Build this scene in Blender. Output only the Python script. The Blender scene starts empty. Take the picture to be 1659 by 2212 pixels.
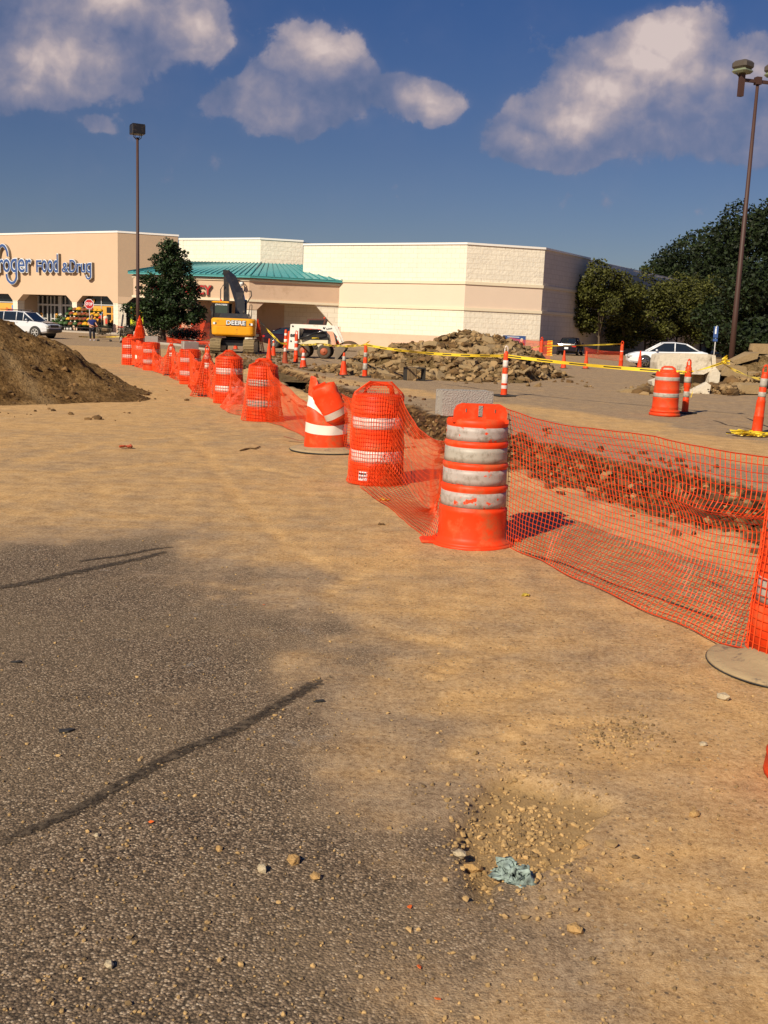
import bpy, math, random
import numpy as np
from mathutils import Vector, Matrix
R = math.radians
C = bpy.context.scene.collection
sc = bpy.context.scene
rnd = random.Random(7)

# ------------------------------------------------------------------ camera
F, CX, CY, EYE, ROLL = 2240.0, 829.5, 1106.0, 1.65, 0.0395
PITCH = math.atan((CY - 709) * math.cos(ROLL) / F)
_fw = Vector((0, math.cos(PITCH), -math.sin(PITCH)))
_up = Vector((0, math.sin(PITCH), math.cos(PITCH)))
_r = Vector((1, 0, 0)) * math.cos(ROLL) + _up * math.sin(ROLL)
_u = _up * math.cos(ROLL) - Vector((1, 0, 0)) * math.sin(ROLL)
cam = bpy.data.cameras.new('camera'); camo = bpy.data.objects.new('camera', cam); C.objects.link(camo)
m = Matrix(((_r.x, _u.x, -_fw.x, 0), (_r.y, _u.y, -_fw.y, 0), (_r.z, _u.z, -_fw.z, EYE), (0, 0, 0, 1)))
camo.matrix_world = m
cam.sensor_fit = 'VERTICAL'; cam.sensor_height = 24; cam.lens = F / 2212 * 24
cam.clip_end = 3000; cam.clip_start = 0.05
sc.camera = camo


def gp(x, y, z=0.0):
    """ground point seen at photo position x, y (used to survey where things stand)"""
    d = _fw + _r * ((x - CX) / F) - _u * ((y - CY) / F)
    t = (z - EYE) / d.z
    return Vector((0, 0, EYE)) + d * t


def at_depth(x, y, D):
    d = _fw + _r * ((x - CX) / F) - _u * ((y - CY) / F)
    return Vector((0, 0, EYE)) + d * (D / d.y)


# ------------------------------------------------------------------ light
SUN_AZ, SUN_EL = R(33.5), R(36)          # sun stands behind the camera to the left
sun = bpy.data.lights.new('sun', 'SUN'); sun.energy = 4.6; sun.angle = R(0.53); sun.color = (1.0, 0.885, 0.69)
suno = bpy.data.objects.new('sun', sun); C.objects.link(suno)
S = Vector((-math.sin(SUN_AZ) * math.cos(SUN_EL), -math.cos(SUN_AZ) * math.cos(SUN_EL), math.sin(SUN_EL)))
suno.rotation_euler = (-S).to_track_quat('-Z', 'Y').to_euler(); suno.location = S * 50
sc.view_settings.view_transform = 'Standard'; sc.view_settings.look = 'None'
sc.view_settings.gamma = 1; sc.view_settings.exposure = 0.28
sc.cycles.max_bounces = 5; sc.cycles.diffuse_bounces = 3; sc.cycles.transparent_max_bounces = 12

w = bpy.data.worlds.new('World'); sc.world = w; w.use_nodes = True
nt = w.node_tree; N = nt.nodes; L = nt.links
for n in list(N): N.remove(n)


def nd(t, **k):
    n = N.new(t)
    for a, b in k.items(): setattr(n, a, b)
    return n


def mth(op, a, b=None, c=None, clamp=False):
    n = nd('ShaderNodeMath', operation=op, use_clamp=clamp)
    for i, v in enumerate((a, b, c)):
        if v is None: continue
        if isinstance(v, (int, float)): n.inputs[i].default_value = v
        else: L.new(v, n.inputs[i])
    return n.outputs[0]


def vmth(op, a, b=None):
    n = nd('ShaderNodeVectorMath', operation=op)
    for i, v in enumerate((a, b)):
        if v is None: continue
        if isinstance(v, tuple): n.inputs[i].default_value = v
        else: L.new(v, n.inputs[i])
    return n.outputs['Value'] if op in ('LENGTH', 'DOT_PRODUCT') else n.outputs[0]


def mixc(f, a, b, mode='MIX'):
    n = nd('ShaderNodeMix', data_type='RGBA', blend_type=mode)
    if isinstance(f, (int, float)): n.inputs[0].default_value = f
    else: L.new(f, n.inputs[0])
    for i, v in ((6, a), (7, b)):
        if isinstance(v, tuple): n.inputs[i].default_value = (*v, 1)
        else: L.new(v, n.inputs[i])
    return n.outputs[2]


def ramp(f, stops):
    n = nd('ShaderNodeValToRGB'); L.new(f, n.inputs[0])
    e = n.color_ramp.elements
    while len(e) < len(stops): e.new(0.5)
    for i, (p, c) in enumerate(stops):
        e[i].position = p; e[i].color = (*c, 1)
    return n.outputs[0]


sky = nd('ShaderNodeTexSky', sky_type='NISHITA', sun_disc=False, sun_elevation=SUN_EL, sun_rotation=math.pi + SUN_AZ,
         altitude=200, air_density=1.0, dust_density=0.6, ozone_density=2.0)
geo = nd('ShaderNodeTexCoord')
dirv = geo.outputs['Generated']
sx = nd('ShaderNodeSeparateXYZ'); L.new(dirv, sx.inputs[0])
yy = mth('MAXIMUM', mth('ABSOLUTE', sx.outputs[1]), 0.05)
cu_ = mth('DIVIDE', sx.outputs[0], yy); cv_ = mth('DIVIDE', sx.outputs[2], yy)
# the air: a polarised deep blue overhead that greys towards the horizon
el = mth('MULTIPLY', sx.outputs[2], 1.0, clamp=True)
tint = ramp(el, [(0.0, (0.33, 0.325, 0.385)), (0.06, (0.30, 0.31, 0.38)), (0.16, (0.245, 0.28, 0.39)), (0.28, (0.185, 0.27, 0.44)), (0.42, (0.16, 0.28, 0.52)), (1, (0.2, 0.36, 0.7))])
blue = mixc(1.0, sky.outputs[0], tint, 'MULTIPLY')
# clouds: billows given by direction and angular size in the sky
uv = nd('ShaderNodeCombineXYZ'); L.new(cu_, uv.inputs[0]); L.new(cv_, uv.inputs[1])
n1 = nd('ShaderNodeTexNoise', noise_dimensions='3D'); L.new(uv.outputs[0], n1.inputs['Vector'])
n1.inputs['Scale'].default_value = 12; n1.inputs['Detail'].default_value = 8; n1.inputs['Roughness'].default_value = 0.56
off = vmth('ADD', uv.outputs[0], (-0.010, 0.016, 0.0))


def billow(vec, sc_, det):
    v = nd('ShaderNodeTexVoronoi', feature='SMOOTH_F1', voronoi_dimensions='2D'); L.new(vec, v.inputs['Vector'])
    v.inputs['Scale'].default_value = sc_; v.inputs['Detail'].default_value = det; v.inputs['Roughness'].default_value = 0.55
    v.inputs['Lacunarity'].default_value = 2.2; v.inputs['Smoothness'].default_value = 0.35; v.normalize = True
    return mth('SUBTRACT', 1.0, v.outputs['Distance'])


wn = nd('ShaderNodeTexNoise', noise_dimensions='3D'); L.new(uv.outputs[0], wn.inputs['Vector']); wn.inputs['Scale'].default_value = 30; wn.inputs['Detail'].default_value = 3
wv = vmth('SCALE', vmth('SUBTRACT', wn.outputs['Color'], (0.5, 0.5, 0.5))); wv.node.inputs['Scale'].default_value = 0.02
b1 = billow(vmth('ADD', uv.outputs[0], wv), 20, 4)
b2 = billow(vmth('ADD', off, wv), 20, 3)
n3 = nd('ShaderNodeTexNoise', noise_dimensions='3D'); L.new(uv.outputs[0], n3.inputs['Vector'])
n3.inputs['Scale'].default_value = 11; n3.inputs['Detail'].default_value = 3; n3.inputs['Roughness'].default_value = 0.5
n2 = nd('ShaderNodeTexNoise', noise_dimensions='3D'); L.new(off, n2.inputs['Vector'])
n2.inputs['Scale'].default_value = 11; n2.inputs['Detail'].default_value = 3; n2.inputs['Roughness'].default_value = 0.5
nf = nd('ShaderNodeTexNoise', noise_dimensions='3D'); L.new(uv.outputs[0], nf.inputs['Vector'])
nf.inputs['Scale'].default_value = 4.5; nf.inputs['Detail'].default_value = 3
warp = vmth('SCALE', vmth('SUBTRACT', n1.outputs['Color'], (0.5, 0.5, 0.5)))
warp.node.inputs['Scale'].default_value = 0.06
puv = vmth('ADD', uv.outputs[0], warp)


def blob(px, py, rx, ry, wgt):
    d = _fw + _r * ((px - CX) / F) - _u * ((py - CY) / F)
    q = vmth('SUBTRACT', puv, (d.x / d.y, d.z / d.y, 0.0))
    q = vmth('MULTIPLY', q, (F / rx / 1.3, F / ry / 1.3, 0.0))
    ln = vmth('LENGTH', q)
    return mth('MULTIPLY', mth('SUBTRACT', 1.0, ln, clamp=True), wgt)


BL = [  # x, y, rx, ry, weight
    (60, 50, 280, 150, .6), (200, 20, 260, 110, .75), (330, 50, 170, 95, .6), (430, 40, 80, 70, .85), (110, 140, 140, 100, .8),
    (60, 190, 130, 60, .6), (230, 130, 200, 110, .38), (330, 170, 170, 70, .25), (200, 255, 60, 24, .5),
    (690, 110, 95, 65, 1.0), (690, 165, 130, 80, 1.0), (560, 215, 120, 60, .85), (650, 222, 200, 62, .8), (850, 205, 110, 58, .8), (930, 215, 65, 45, .95), (450, 210, 40, 26, .35),
    (1430, 75, 90, 75, 1.15), (1400, 130, 130, 100, 1.25), (1480, 140, 120, 110, 1.1), (1320, 200, 140, 90, 1.25), (1440, 210, 200, 120, 1.1), (1230, 255, 130, 70, 1.1), (1560, 190, 130, 90, .9),
    (1140, 290, 90, 55, .9), (1250, 300, 200, 60, .7), (1450, 270, 260, 90, .65), (1640, 150, 90, 70, .8), (1630, 315, 80, 45, .75), (1110, 320, 70, 35, .5),
]
dens = None
for b in BL:
    o = blob(*b)
    if dens is None: dens = o
    else:
        mx = nd('ShaderNodeMath', operation='SMOOTH_MAX'); L.new(dens, mx.inputs[0]); L.new(o, mx.inputs[1]); mx.inputs[2].default_value = 0.12
        dens = mx.outputs[0]
dens2 = mth('ADD', mth('MULTIPLY_ADD', mth('SUBTRACT', n1.outputs['Fac'], 0.5), 0.30, dens), mth('MULTIPLY', mth('SUBTRACT', b1, 0.62), 0.50))
alpha = nd('ShaderNodeMapRange', interpolation_type='SMOOTHSTEP'); L.new(dens2, alpha.inputs[0])
alpha.inputs[1].default_value = 0.19; alpha.inputs[2].default_value = 0.33
soft = nd('ShaderNodeMapRange', interpolation_type='SMOOTHSTEP'); L.new(mth('MULTIPLY_ADD', mth('SUBTRACT', n3.outputs['Fac'], 0.5), 0.25, dens), soft.inputs[0])
soft.inputs[1].default_value = 0.0; soft.inputs[2].default_value = 0.6
alpha_o = mth('MAXIMUM', mth('MULTIPLY', alpha.outputs[0], 0.88), mth('MULTIPLY', soft.outputs[0], 0.55))
hi_ = None
for b in [(1430, 70, 120, 80, 1.1), (1390, 140, 130, 90, 1.0), (1310, 190, 120, 70, 1.0), (1230, 245, 110, 50, .9), (1500, 150, 90, 80, .6), (700, 95, 110, 60, .9), (930, 215, 75, 45, .8), (580, 205, 90, 50, .5), (430, 30, 110, 70, .8), (115, 120, 110, 80, .8), (60, 200, 80, 40, .5), (250, 10, 150, 60, .7), (1140, 285, 60, 40, .6), (1640, 140, 60, 50, .6)]:
    o = blob(*b); hi_ = o if hi_ is None else mth('MAXIMUM', hi_, o)
lit = mth('MULTIPLY_ADD', mth('ADD', mth('MULTIPLY', mth('SUBTRACT', n3.outputs['Fac'], n2.outputs['Fac']), 1.3), mth('MULTIPLY', mth('SUBTRACT', b1, b2), 0.75)), 0.9, mth('MULTIPLY_ADD', hi_, 0.85, 0.26), clamp=True)
ccol = ramp(lit, [(0.0, (0.10, 0.13, 0.22)), (0.3, (0.17, 0.18, 0.265)), (0.6, (0.29, 0.26, 0.305)), (0.85, (0.47, 0.385, 0.375)), (1.0, (0.60, 0.49, 0.45))])
skyv = nd('ShaderNodeMix', data_type='RGBA'); L.new(mth('MULTIPLY', alpha_o, mth('MULTIPLY_ADD', lit, 0.5, 0.62, clamp=True)), skyv.inputs[0])
sb = nd('ShaderNodeVectorMath', operation='SCALE'); L.new(blue, sb.inputs[0]); sb.inputs['Scale'].default_value = 1.0
L.new(sb.outputs[0], skyv.inputs[6])
cs = nd('ShaderNodeVectorMath', operation='SCALE'); L.new(ccol, cs.inputs[0]); cs.inputs['Scale'].default_value = 1 / 0.1
L.new(cs.outputs[0], skyv.inputs[7])
bg = nd('ShaderNodeBackground'); bg.inputs[1].default_value = 0.1
L.new(skyv.outputs[2], bg.inputs[0])
wo = nd('ShaderNodeOutputWorld'); L.new(bg.outputs[0], wo.inputs[0])
# ------------------------------------------------------------------ materials
def srgb(r, g, b):
    f = lambda c: (c / 255 / 12.92) if c / 255 <= 0.04045 else ((c / 255 + 0.055) / 1.055) ** 2.4
    return (f(r), f(g), f(b))


def mat(name, col, rough=0.6, var=0.12, scale=4.0, bump=0.0, bscale=None, metal=0.0, spec=0.5, dirt=None, dirt_amt=0.0, dirt_scale=2.0, island=0.0, trans=0.0):
    """painted or raw surface with broken-up colour, optional dirt of its own and relief"""
    global N, L
    m = bpy.data.materials.new(name); m.use_nodes = True
    N = m.node_tree.nodes; L = m.node_tree.links
    p = N['Principled BSDF']
    p.inputs['Roughness'].default_value = rough; p.inputs['Metallic'].default_value = metal
    p.inputs['Specular IOR Level'].default_value = spec
    tc = nd('ShaderNodeTexCoord')
    ns = nd('ShaderNodeTexNoise'); L.new(tc.outputs['Object'], ns.inputs['Vector'])
    ns.inputs['Scale'].default_value = scale; ns.inputs['Detail'].default_value = 6; ns.inputs['Roughness'].default_value = 0.6
    f = mth('MULTIPLY_ADD', mth('SUBTRACT', ns.outputs['Fac'], 0.5), var * 4, 1.0)
    if island:
        g = nd('ShaderNodeNewGeometry')
        f = mth('MULTIPLY', f, mth('MULTIPLY_ADD', mth('SUBTRACT', g.outputs['Random Per Island'], 0.5), island * 2, 1.0))
    v = nd('ShaderNodeVectorMath', operation='SCALE'); v.inputs[0].default_value = col; L.new(f, v.inputs['Scale'])
    c = v.outputs[0]
    if dirt:
        nn = nd('ShaderNodeTexNoise'); L.new(tc.outputs['Object'], nn.inputs['Vector'])
        nn.inputs['Scale'].default_value = dirt_scale; nn.inputs['Detail'].default_value = 8; nn.inputs['Roughness'].default_value = 0.7
        mr = nd('ShaderNodeMapRange'); L.new(nn.outputs['Fac'], mr.inputs[0]); mr.inputs[1].default_value = 0.62 - dirt_amt * 0.4; mr.inputs[2].default_value = 0.72
        c = mixc(mr.outputs[0], c, dirt)
    L.new(c, p.inputs['Base Color'])
    if bump:
        nb = nd('ShaderNodeTexNoise'); L.new(tc.outputs['Object'], nb.inputs['Vector'])
        nb.inputs['Scale'].default_value = bscale or scale * 4; nb.inputs['Detail'].default_value = 5
        bm_ = nd('ShaderNodeBump'); bm_.inputs['Strength'].default_value = min(1, bump); bm_.inputs['Distance'].default_value = 0.02 * max(1, bump)
        L.new(nb.outputs['Fac'], bm_.inputs['Height']); L.new(bm_.outputs[0], p.inputs['Normal'])
    if trans:
        p.inputs['Transmission Weight'].default_value = trans
    return m


DUST = (0.36, 0.25, 0.13)
M = {}
M['orange'] = mat('orange_plastic', (0.80, 0.052, 0.007), 0.5, 0.07, 4, dirt=(0.42, 0.14, 0.05), dirt_amt=0.32, dirt_scale=5, spec=0.3)
M['orange_dirty'] = mat('dirty_orange_plastic', (0.74, 0.058, 0.010), 0.55, 0.10, 5, dirt=(0.36, 0.12, 0.04), dirt_amt=0.28, dirt_scale=5, spec=0.3)
M['orange_old'] = mat('faded_brown_orange', (0.33, 0.05, 0.012), 0.7, 0.15, 6)
M['net'] = mat('orange_netting', (0.74, 0.064, 0.008), 0.5, 0.08, 8, spec=0.3)
M['white_band'] = mat('reflective_white', (0.70, 0.60, 0.54), 0.45, 0.06, 6, dirt=(0.42, 0.34, 0.25), dirt_amt=0.15, dirt_scale=9)
M['bright_band'] = mat('clean_reflective_white', (0.82, 0.76, 0.66), 0.3, 0.04, 6)
M['grey_band'] = mat('dirty_reflective_white', (0.40, 0.36, 0.30), 0.5, 0.12, 8, dirt=(0.18, 0.145, 0.10), dirt_amt=0.3, dirt_scale=14)
M['rubber'] = mat('black_rubber', (0.025, 0.023, 0.022), 0.8, 0.2, 8, dirt=(0.10, 0.08, 0.05), dirt_amt=0.25, dirt_scale=5)
M['dusty_rubber'] = mat('dust_covered_rubber', (0.36, 0.26, 0.14), 0.9, 0.10, 6, bump=0.4, bscale=20, dirt=(0.055, 0.045, 0.05), dirt_amt=0.14, dirt_scale=9)
M['block'] = mat('grey_concrete_block', (0.36, 0.32, 0.28), 0.95, 0.07, 12, bump=0.6, bscale=90)
M['concrete'] = mat('broken_concrete', (0.30, 0.205, 0.10), 0.95, 0.14, 2.2, bump=0.8, bscale=14, dirt=(0.20, 0.13, 0.06), dirt_amt=0.3, dirt_scale=1.4, island=0.3)
M['white_concrete'] = mat('white_painted_concrete', (0.66, 0.575, 0.44), 0.9, 0.10, 1.5, bump=0.8, bscale=9, dirt=(0.24, 0.18, 0.11), dirt_amt=0.28, dirt_scale=1.7)
M['rock'] = mat('tan_rock', (0.26, 0.165, 0.072), 0.95, 0.14, 6, bump=0.7, bscale=25, island=0.42)
M['clod'] = mat('brown_earth_clod', (0.14, 0.078, 0.028), 1.0, 0.2, 5, bump=0.8, bscale=18, island=0.45)
M['crumb'] = mat('dust_coloured_crumb', (0.40, 0.255, 0.105), 1.0, 0.12, 20, island=0.35)
M['trench_clod'] = mat('dark_red_earth_clod', (0.115, 0.050, 0.017), 1.0, 0.2, 6, bump=0.8, bscale=20, island=0.6)
M['stone_yellow'] = mat('ochre_stone', (0.42, 0.25, 0.09), 0.9, 0.15, 30, bump=0.6, bscale=80)
M['stone_pale'] = mat('pale_stone', (0.45, 0.36, 0.23), 0.9, 0.15, 30, bump=0.6, bscale=80)
M['tape'] = mat('yellow_barrier_tape', (0.80, 0.56, 0.035), 0.4, 0.06, 6)
M['black_ink'] = mat('black_print', (0.02, 0.018, 0.015), 0.5, 0.1, 5)
M['yellow'] = mat('machine_yellow', (0.82, 0.36, 0.012), 0.35, 0.05, 2, dirt=(0.30, 0.15, 0.04), dirt_amt=0.12, dirt_scale=2.2)
M['black_paint'] = mat('black_machine_paint', (0.016, 0.015, 0.016), 0.4, 0.2, 4, dirt=(0.07, 0.05, 0.035), dirt_amt=0.2, dirt_scale=3)
M['track'] = mat('muddy_steel_track', (0.30, 0.22, 0.11), 0.9, 0.22, 3, bump=0.8, bscale=16, dirt=(0.06, 0.045, 0.03), dirt_amt=0.3, dirt_scale=3)
M['steel'] = mat('worn_steel', (0.22, 0.17, 0.12), 0.6, 0.2, 4, metal=0.4)
M['chrome'] = mat('bright_chrome', (0.75, 0.75, 0.75), 0.15, 0.03, 3, metal=1.0)
M['glass'] = mat('dark_glass', (0.012, 0.016, 0.018), 0.06, 0.1, 2, spec=0.8)
M['greenglass'] = mat('green_cab_glass', (0.045, 0.065, 0.05), 0.08, 0.1, 2, spec=0.7)
M['white_paint'] = mat('white_machine_paint', (0.80, 0.77, 0.68), 0.4, 0.04, 3, dirt=(0.5, 0.4, 0.24), dirt_amt=0.12, dirt_scale=3)
M['cream_paint'] = mat('dusty_cream_paint', (0.72, 0.62, 0.40), 0.5, 0.06, 3)
M['red_rim'] = mat('rusty_red_rim', (0.40, 0.10, 0.04), 0.6, 0.15, 6)
M['tyre'] = mat('dusty_tyre', (0.085, 0.065, 0.045), 0.9, 0.2, 10, bump=0.6, bscale=30)
M['car_white'] = mat('white_car_paint', (0.78, 0.79, 0.80), 0.22, 0.02, 2, spec=0.6)
M['car_silver'] = mat('silver_white_car_paint', (0.66, 0.67, 0.69), 0.25, 0.02, 2, spec=0.6)
M['car_dark'] = mat('dark_navy_car_paint', (0.012, 0.010, 0.018), 0.15, 0.05, 2, spec=0.7)
M['car_maroon'] = mat('dark_maroon_car_paint', (0.022, 0.006, 0.010), 0.15, 0.05, 2, spec=0.7)
M['red_light'] = mat('red_lamp_lens', (0.5, 0.02, 0.015), 0.2, 0.03, 3)
M['clear_light'] = mat('clear_lamp_lens', (0.5, 0.5, 0.48), 0.12, 0.03, 3, spec=0.8)
M['stucco'] = mat('tan_stucco', (0.60, 0.425, 0.285), 0.95, 0.025, 0.8, bump=0.35, bscale=30)
M['stucco_dark'] = mat('stained_tan_stucco', (0.60, 0.42, 0.29), 0.95, 0.05, 0.6, bump=0.35, bscale=30, dirt=(0.46, 0.30, 0.19), dirt_amt=0.15, dirt_scale=0.7)
M['stucco_shadow'] = mat('shaded_tan_stucco', (0.46, 0.325, 0.215), 0.95, 0.03, 0.8, bump=0.35, bscale=30)  # facade tan with shade painted into the colour, for chamfer and recess walls
M['trim'] = mat('cream_trim', (0.74, 0.63, 0.45), 0.8, 0.03, 1.5)
M['coping'] = mat('white_metal_coping', (0.84, 0.80, 0.74), 0.4, 0.02, 2)
M['pinkbase'] = mat('pink_base_block', (0.66, 0.45, 0.32), 0.95, 0.06, 1.2, bump=0.8, bscale=9)
M['teal'] = mat('teal_metal_roof', (0.075, 0.34, 0.335), 0.45, 0.06, 0.8, dirt=(0.10, 0.36, 0.33), dirt_amt=0.15, dirt_scale=0.9)
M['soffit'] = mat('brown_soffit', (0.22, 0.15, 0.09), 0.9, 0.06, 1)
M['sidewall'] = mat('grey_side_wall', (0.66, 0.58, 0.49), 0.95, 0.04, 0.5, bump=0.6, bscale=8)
M['frame'] = mat('aluminium_frame', (0.55, 0.53, 0.50), 0.4, 0.04, 3)
M['signblue'] = mat('sign_blue', (0.045, 0.095, 0.26), 0.35, 0.03, 2)
M['signwhite'] = mat('sign_white', (0.80, 0.82, 0.84), 0.4, 0.02, 2)
M['signside'] = mat('sign_return_bronze', (0.24, 0.20, 0.15), 0.5, 0.05, 2)
M['signred'] = mat('sign_red', (0.45, 0.012, 0.012), 0.4, 0.04, 2)
M['poster_yellow'] = mat('yellow_poster', (0.80, 0.60, 0.03), 0.6, 0.05, 2)
M['poster_orange'] = mat('orange_poster', (0.75, 0.36, 0.06), 0.6, 0.08, 2)
M['poster_blue'] = mat('blue_poster', (0.06, 0.25, 0.50), 0.6, 0.1, 2)
M['poster_red'] = mat('red_print', (0.65, 0.05, 0.02), 0.6, 0.05, 2)
M['lime'] = mat('lime_banner', (0.72, 0.75, 0.04), 0.6, 0.05, 2)
M['pole'] = mat('brown_painted_pole', (0.060, 0.026, 0.018), 0.6, 0.1, 3)
M['lampgrey'] = mat('grey_lamp_housing', (0.085, 0.068, 0.052), 0.5, 0.08, 5)
M['lampglass'] = mat('green_tinted_lens', (0.20, 0.23, 0.15), 0.2, 0.1, 6, spec=0.8)
M['bark'] = mat('brown_bark', (0.10, 0.07, 0.045), 0.95, 0.2, 6, bump=0.8, bscale=20)
M['wood'] = mat('dirty_wood', (0.24, 0.16, 0.08), 0.9, 0.15, 4, bump=0.4)
M['mulch'] = mat('red_brown_mulch', (0.10, 0.035, 0.016), 1.0, 0.2, 5, bump=0.8)
M['curb'] = mat('concrete_curb', (0.40, 0.34, 0.27), 0.9, 0.08, 2)
M['leaf_deep'] = mat('deep_green_leaf', (0.018, 0.036, 0.007), 0.6, 0.25, 0.7, island=0.55, spec=0.35)
M['leaf_dark'] = mat('dark_green_leaf', (0.013, 0.022, 0.004), 0.65, 0.3, 0.3, island=0.6, spec=0.3)
M['leaf_olive'] = mat('olive_leaf', (0.060, 0.062, 0.009), 0.65, 0.25, 0.6, island=0.5, spec=0.3)
M['leaf_shrub'] = mat('shrub_leaf', (0.012, 0.020, 0.007), 0.7, 0.25, 1, island=0.5)
M['leaf_pot'] = mat('pot_plant_leaf', (0.045, 0.11, 0.02), 0.6, 0.2, 2, island=0.4)
M['mum_yellow'] = mat('yellow_flower', (0.80, 0.42, 0.015), 0.7, 0.1, 5, island=0.25)
M['mum_rust'] = mat('rust_flower', (0.30, 0.055, 0.012), 0.7, 0.1, 5, island=0.3)
M['mum_bronze'] = mat('bronze_flower', (0.24, 0.08, 0.025), 0.7, 0.1, 5, island=0.3)
M['skin'] = mat('skin', (0.50, 0.25, 0.15), 0.6, 0.03, 5)
M['shirt'] = mat('blue_shirt_cloth', (0.012, 0.022, 0.13), 0.9, 0.08, 6)
M['trousers'] = mat('dark_trouser_cloth', (0.02, 0.02, 0.03), 0.9, 0.08, 6)
M['hair'] = mat('brown_hair', (0.10, 0.05, 0.025), 0.7, 0.1, 20)
M['shoe'] = mat('pale_shoe', (0.55, 0.55, 0.60), 0.7, 0.05, 5)
M['crate'] = mat('dusty_black_crate', (0.03, 0.026, 0.02), 0.7, 0.2, 5)
M['rag'] = mat('pale_blue_green_rag', (0.30, 0.38, 0.34), 0.85, 0.25, 18, dirt=(0.05, 0.06, 0.045), dirt_amt=0.5, dirt_scale=26)
M['scrap_orange'] = mat('orange_scrap', (0.75, 0.14, 0.02), 0.6, 0.1, 9)
M['yellow_scrap'] = mat('dirty_yellow_scrap', (0.50, 0.36, 0.05), 0.6, 0.25, 20)
M['sandpile'] = None


# ------------------------------------------------------------------ mesh helpers
class MB:
    """collects shapes; build() links them as ONE mesh object"""

    def __init__(s): s.v = []; s.f = []; s.m = []; s.sm = []

    def add(s, vs, fs, mi=0, smooth=False):
        o = len(s.v); s.v += [tuple(p) for p in vs]
        for f in fs: s.f.append(tuple(i + o for i in f)); s.m.append(mi); s.sm.append(smooth)
        return s

    def box(s, c, d, rot=None, mi=0, taper=1.0):
        x, y, z = d[0] / 2, d[1] / 2, d[2] / 2; t = taper
        vs = [Vector(p) for p in ((-x, -y, -z), (x, -y, -z), (x, y, -z), (-x, y, -z), (-x * t, -y * t, z), (x * t, -y * t, z), (x * t, y * t, z), (-x * t, y * t, z))]
        if rot is not None:
            if not isinstance(rot, Matrix): rot = Matrix.Rotation(rot, 3, 'Z')
            vs = [rot @ p for p in vs]
        c = Vector(c)
        return s.add([p + c for p in vs], [(0, 3, 2, 1), (4, 5, 6, 7), (0, 1, 5, 4), (1, 2, 6, 5), (2, 3, 7, 6), (3, 0, 4, 7)], mi)

    def rbox(s, c, d, r=0.05, rot=None, mi=0):
        """box with chamfered edges"""
        x, y, z = d[0] / 2, d[1] / 2, d[2] / 2; r = min(r, x * .95, y * .95, z * .95)
        rings = []
        for zz, i in ((-z, r), (-z + r, 0), (z - r, 0), (z, r)):
            X, Y = x - i, y - i; q = r if i == 0 else r * 0.6
            rings.append([(-X + q, -Y, zz), (X - q, -Y, zz), (X, -Y + q, zz), (X, Y - q, zz), (X - q, Y, zz), (-X + q, Y, zz), (-X, Y - q, zz), (-X, -Y + q, zz)])
        return s.rings(rings, c, rot, mi, cap=True)

    def rings(s, rings, c=(0, 0, 0), rot=None, mi=0, cap=True, smooth=False, closed=True):
        n = len(rings[0]); vs = [Vector(p) for r_ in rings for p in r_]
        if rot is not None:
            if not isinstance(rot, Matrix): rot = Matrix.Rotation(rot, 3, 'Z')
            vs = [rot @ p for p in vs]
        c = Vector(c); vs = [p + c for p in vs]
        fs = []
        for k in range(len(rings) - 1):
            for i in range(n if closed else n - 1):
                j = (i + 1) % n
                fs.append((k * n + i, k * n + j, (k + 1) * n + j, (k + 1) * n + i))
        if cap:
            fs.append(tuple(reversed(range(n)))); fs.append(tuple(range((len(rings) - 1) * n, len(rings) * n)))
        return s.add(vs, fs, mi, smooth)

    def lathe(s, prof, n=32, c=(0, 0, 0), rot=None, mi=0, smooth=True, cap=True, a0=0, a1=2 * math.pi):
        rs = [[(r * math.cos(2 * math.pi * i / n), r * math.sin(2 * math.pi * i / n), z) for i in range(n)] for r, z in prof]
        return s.rings(rs, c, rot, mi, cap, smooth)

    def tube(s, path, r, n=8, mi=0, smooth=True, cap=True, closed=False):
        P = [Vector(p) for p in path]; rs = []
        for i, p in enumerate(P):
            a = P[i - 1] if (i or closed) else P[i]; b = P[(i + 1) % len(P)] if (i < len(P) - 1 or closed) else P[i]
            t = (b - a).normalized(); ref = Vector((0, 0, 1)) if abs(t.z) < 0.9 else Vector((1, 0, 0))
            x = t.cross(ref).normalized(); y = t.cross(x).normalized()
            rr = r[i] if isinstance(r, (list, tuple)) else r
            rs.append([p + x * rr * math.cos(2 * math.pi * k / n) + y * rr * math.sin(2 * math.pi * k / n) for k in range(n)])
        if closed: rs.append(rs[0]); cap = False
        return s.rings(rs, mi=mi, cap=cap, smooth=smooth)

    def prism(s, poly, z0, z1, mi=0, fn=None):
        """vertical extrusion of an XY polygon (counter-clockwise)"""
        a = sum(poly[i][0] * poly[(i + 1) % len(poly)][1] - poly[(i + 1) % len(poly)][0] * poly[i][1] for i in range(len(poly)))
        if a < 0: poly = poly[::-1]
        rs = [[(p[0], p[1], z0) for p in poly], [(p[0], p[1], z1) for p in poly]]
        if fn: rs = [[fn(*p) for p in q] for q in rs]
        return s.rings(rs, mi=mi)

    def build(s, name, mats, parent=None, smooth=None):
        me = bpy.data.meshes.new(name); me.from_pydata(s.v, [], s.f)
        if not isinstance(mats, (list, tuple)): mats = [mats]
        for q in mats: me.materials.append(q)
        me.polygons.foreach_set('material_index', s.m)
        me.polygons.foreach_set('use_smooth', [smooth if smooth is not None else x for x in s.sm])
        me.update()
        o = bpy.data.objects.new(name, me); C.objects.link(o)
        if parent is not None: o.parent = parent
        return o


def tag(o, label=None, cat=None, group=None, kind=None):
    if label: o['label'] = label
    if cat: o['category'] = cat
    if group: o['group'] = group
    if kind: o['kind'] = kind
    return o


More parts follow.
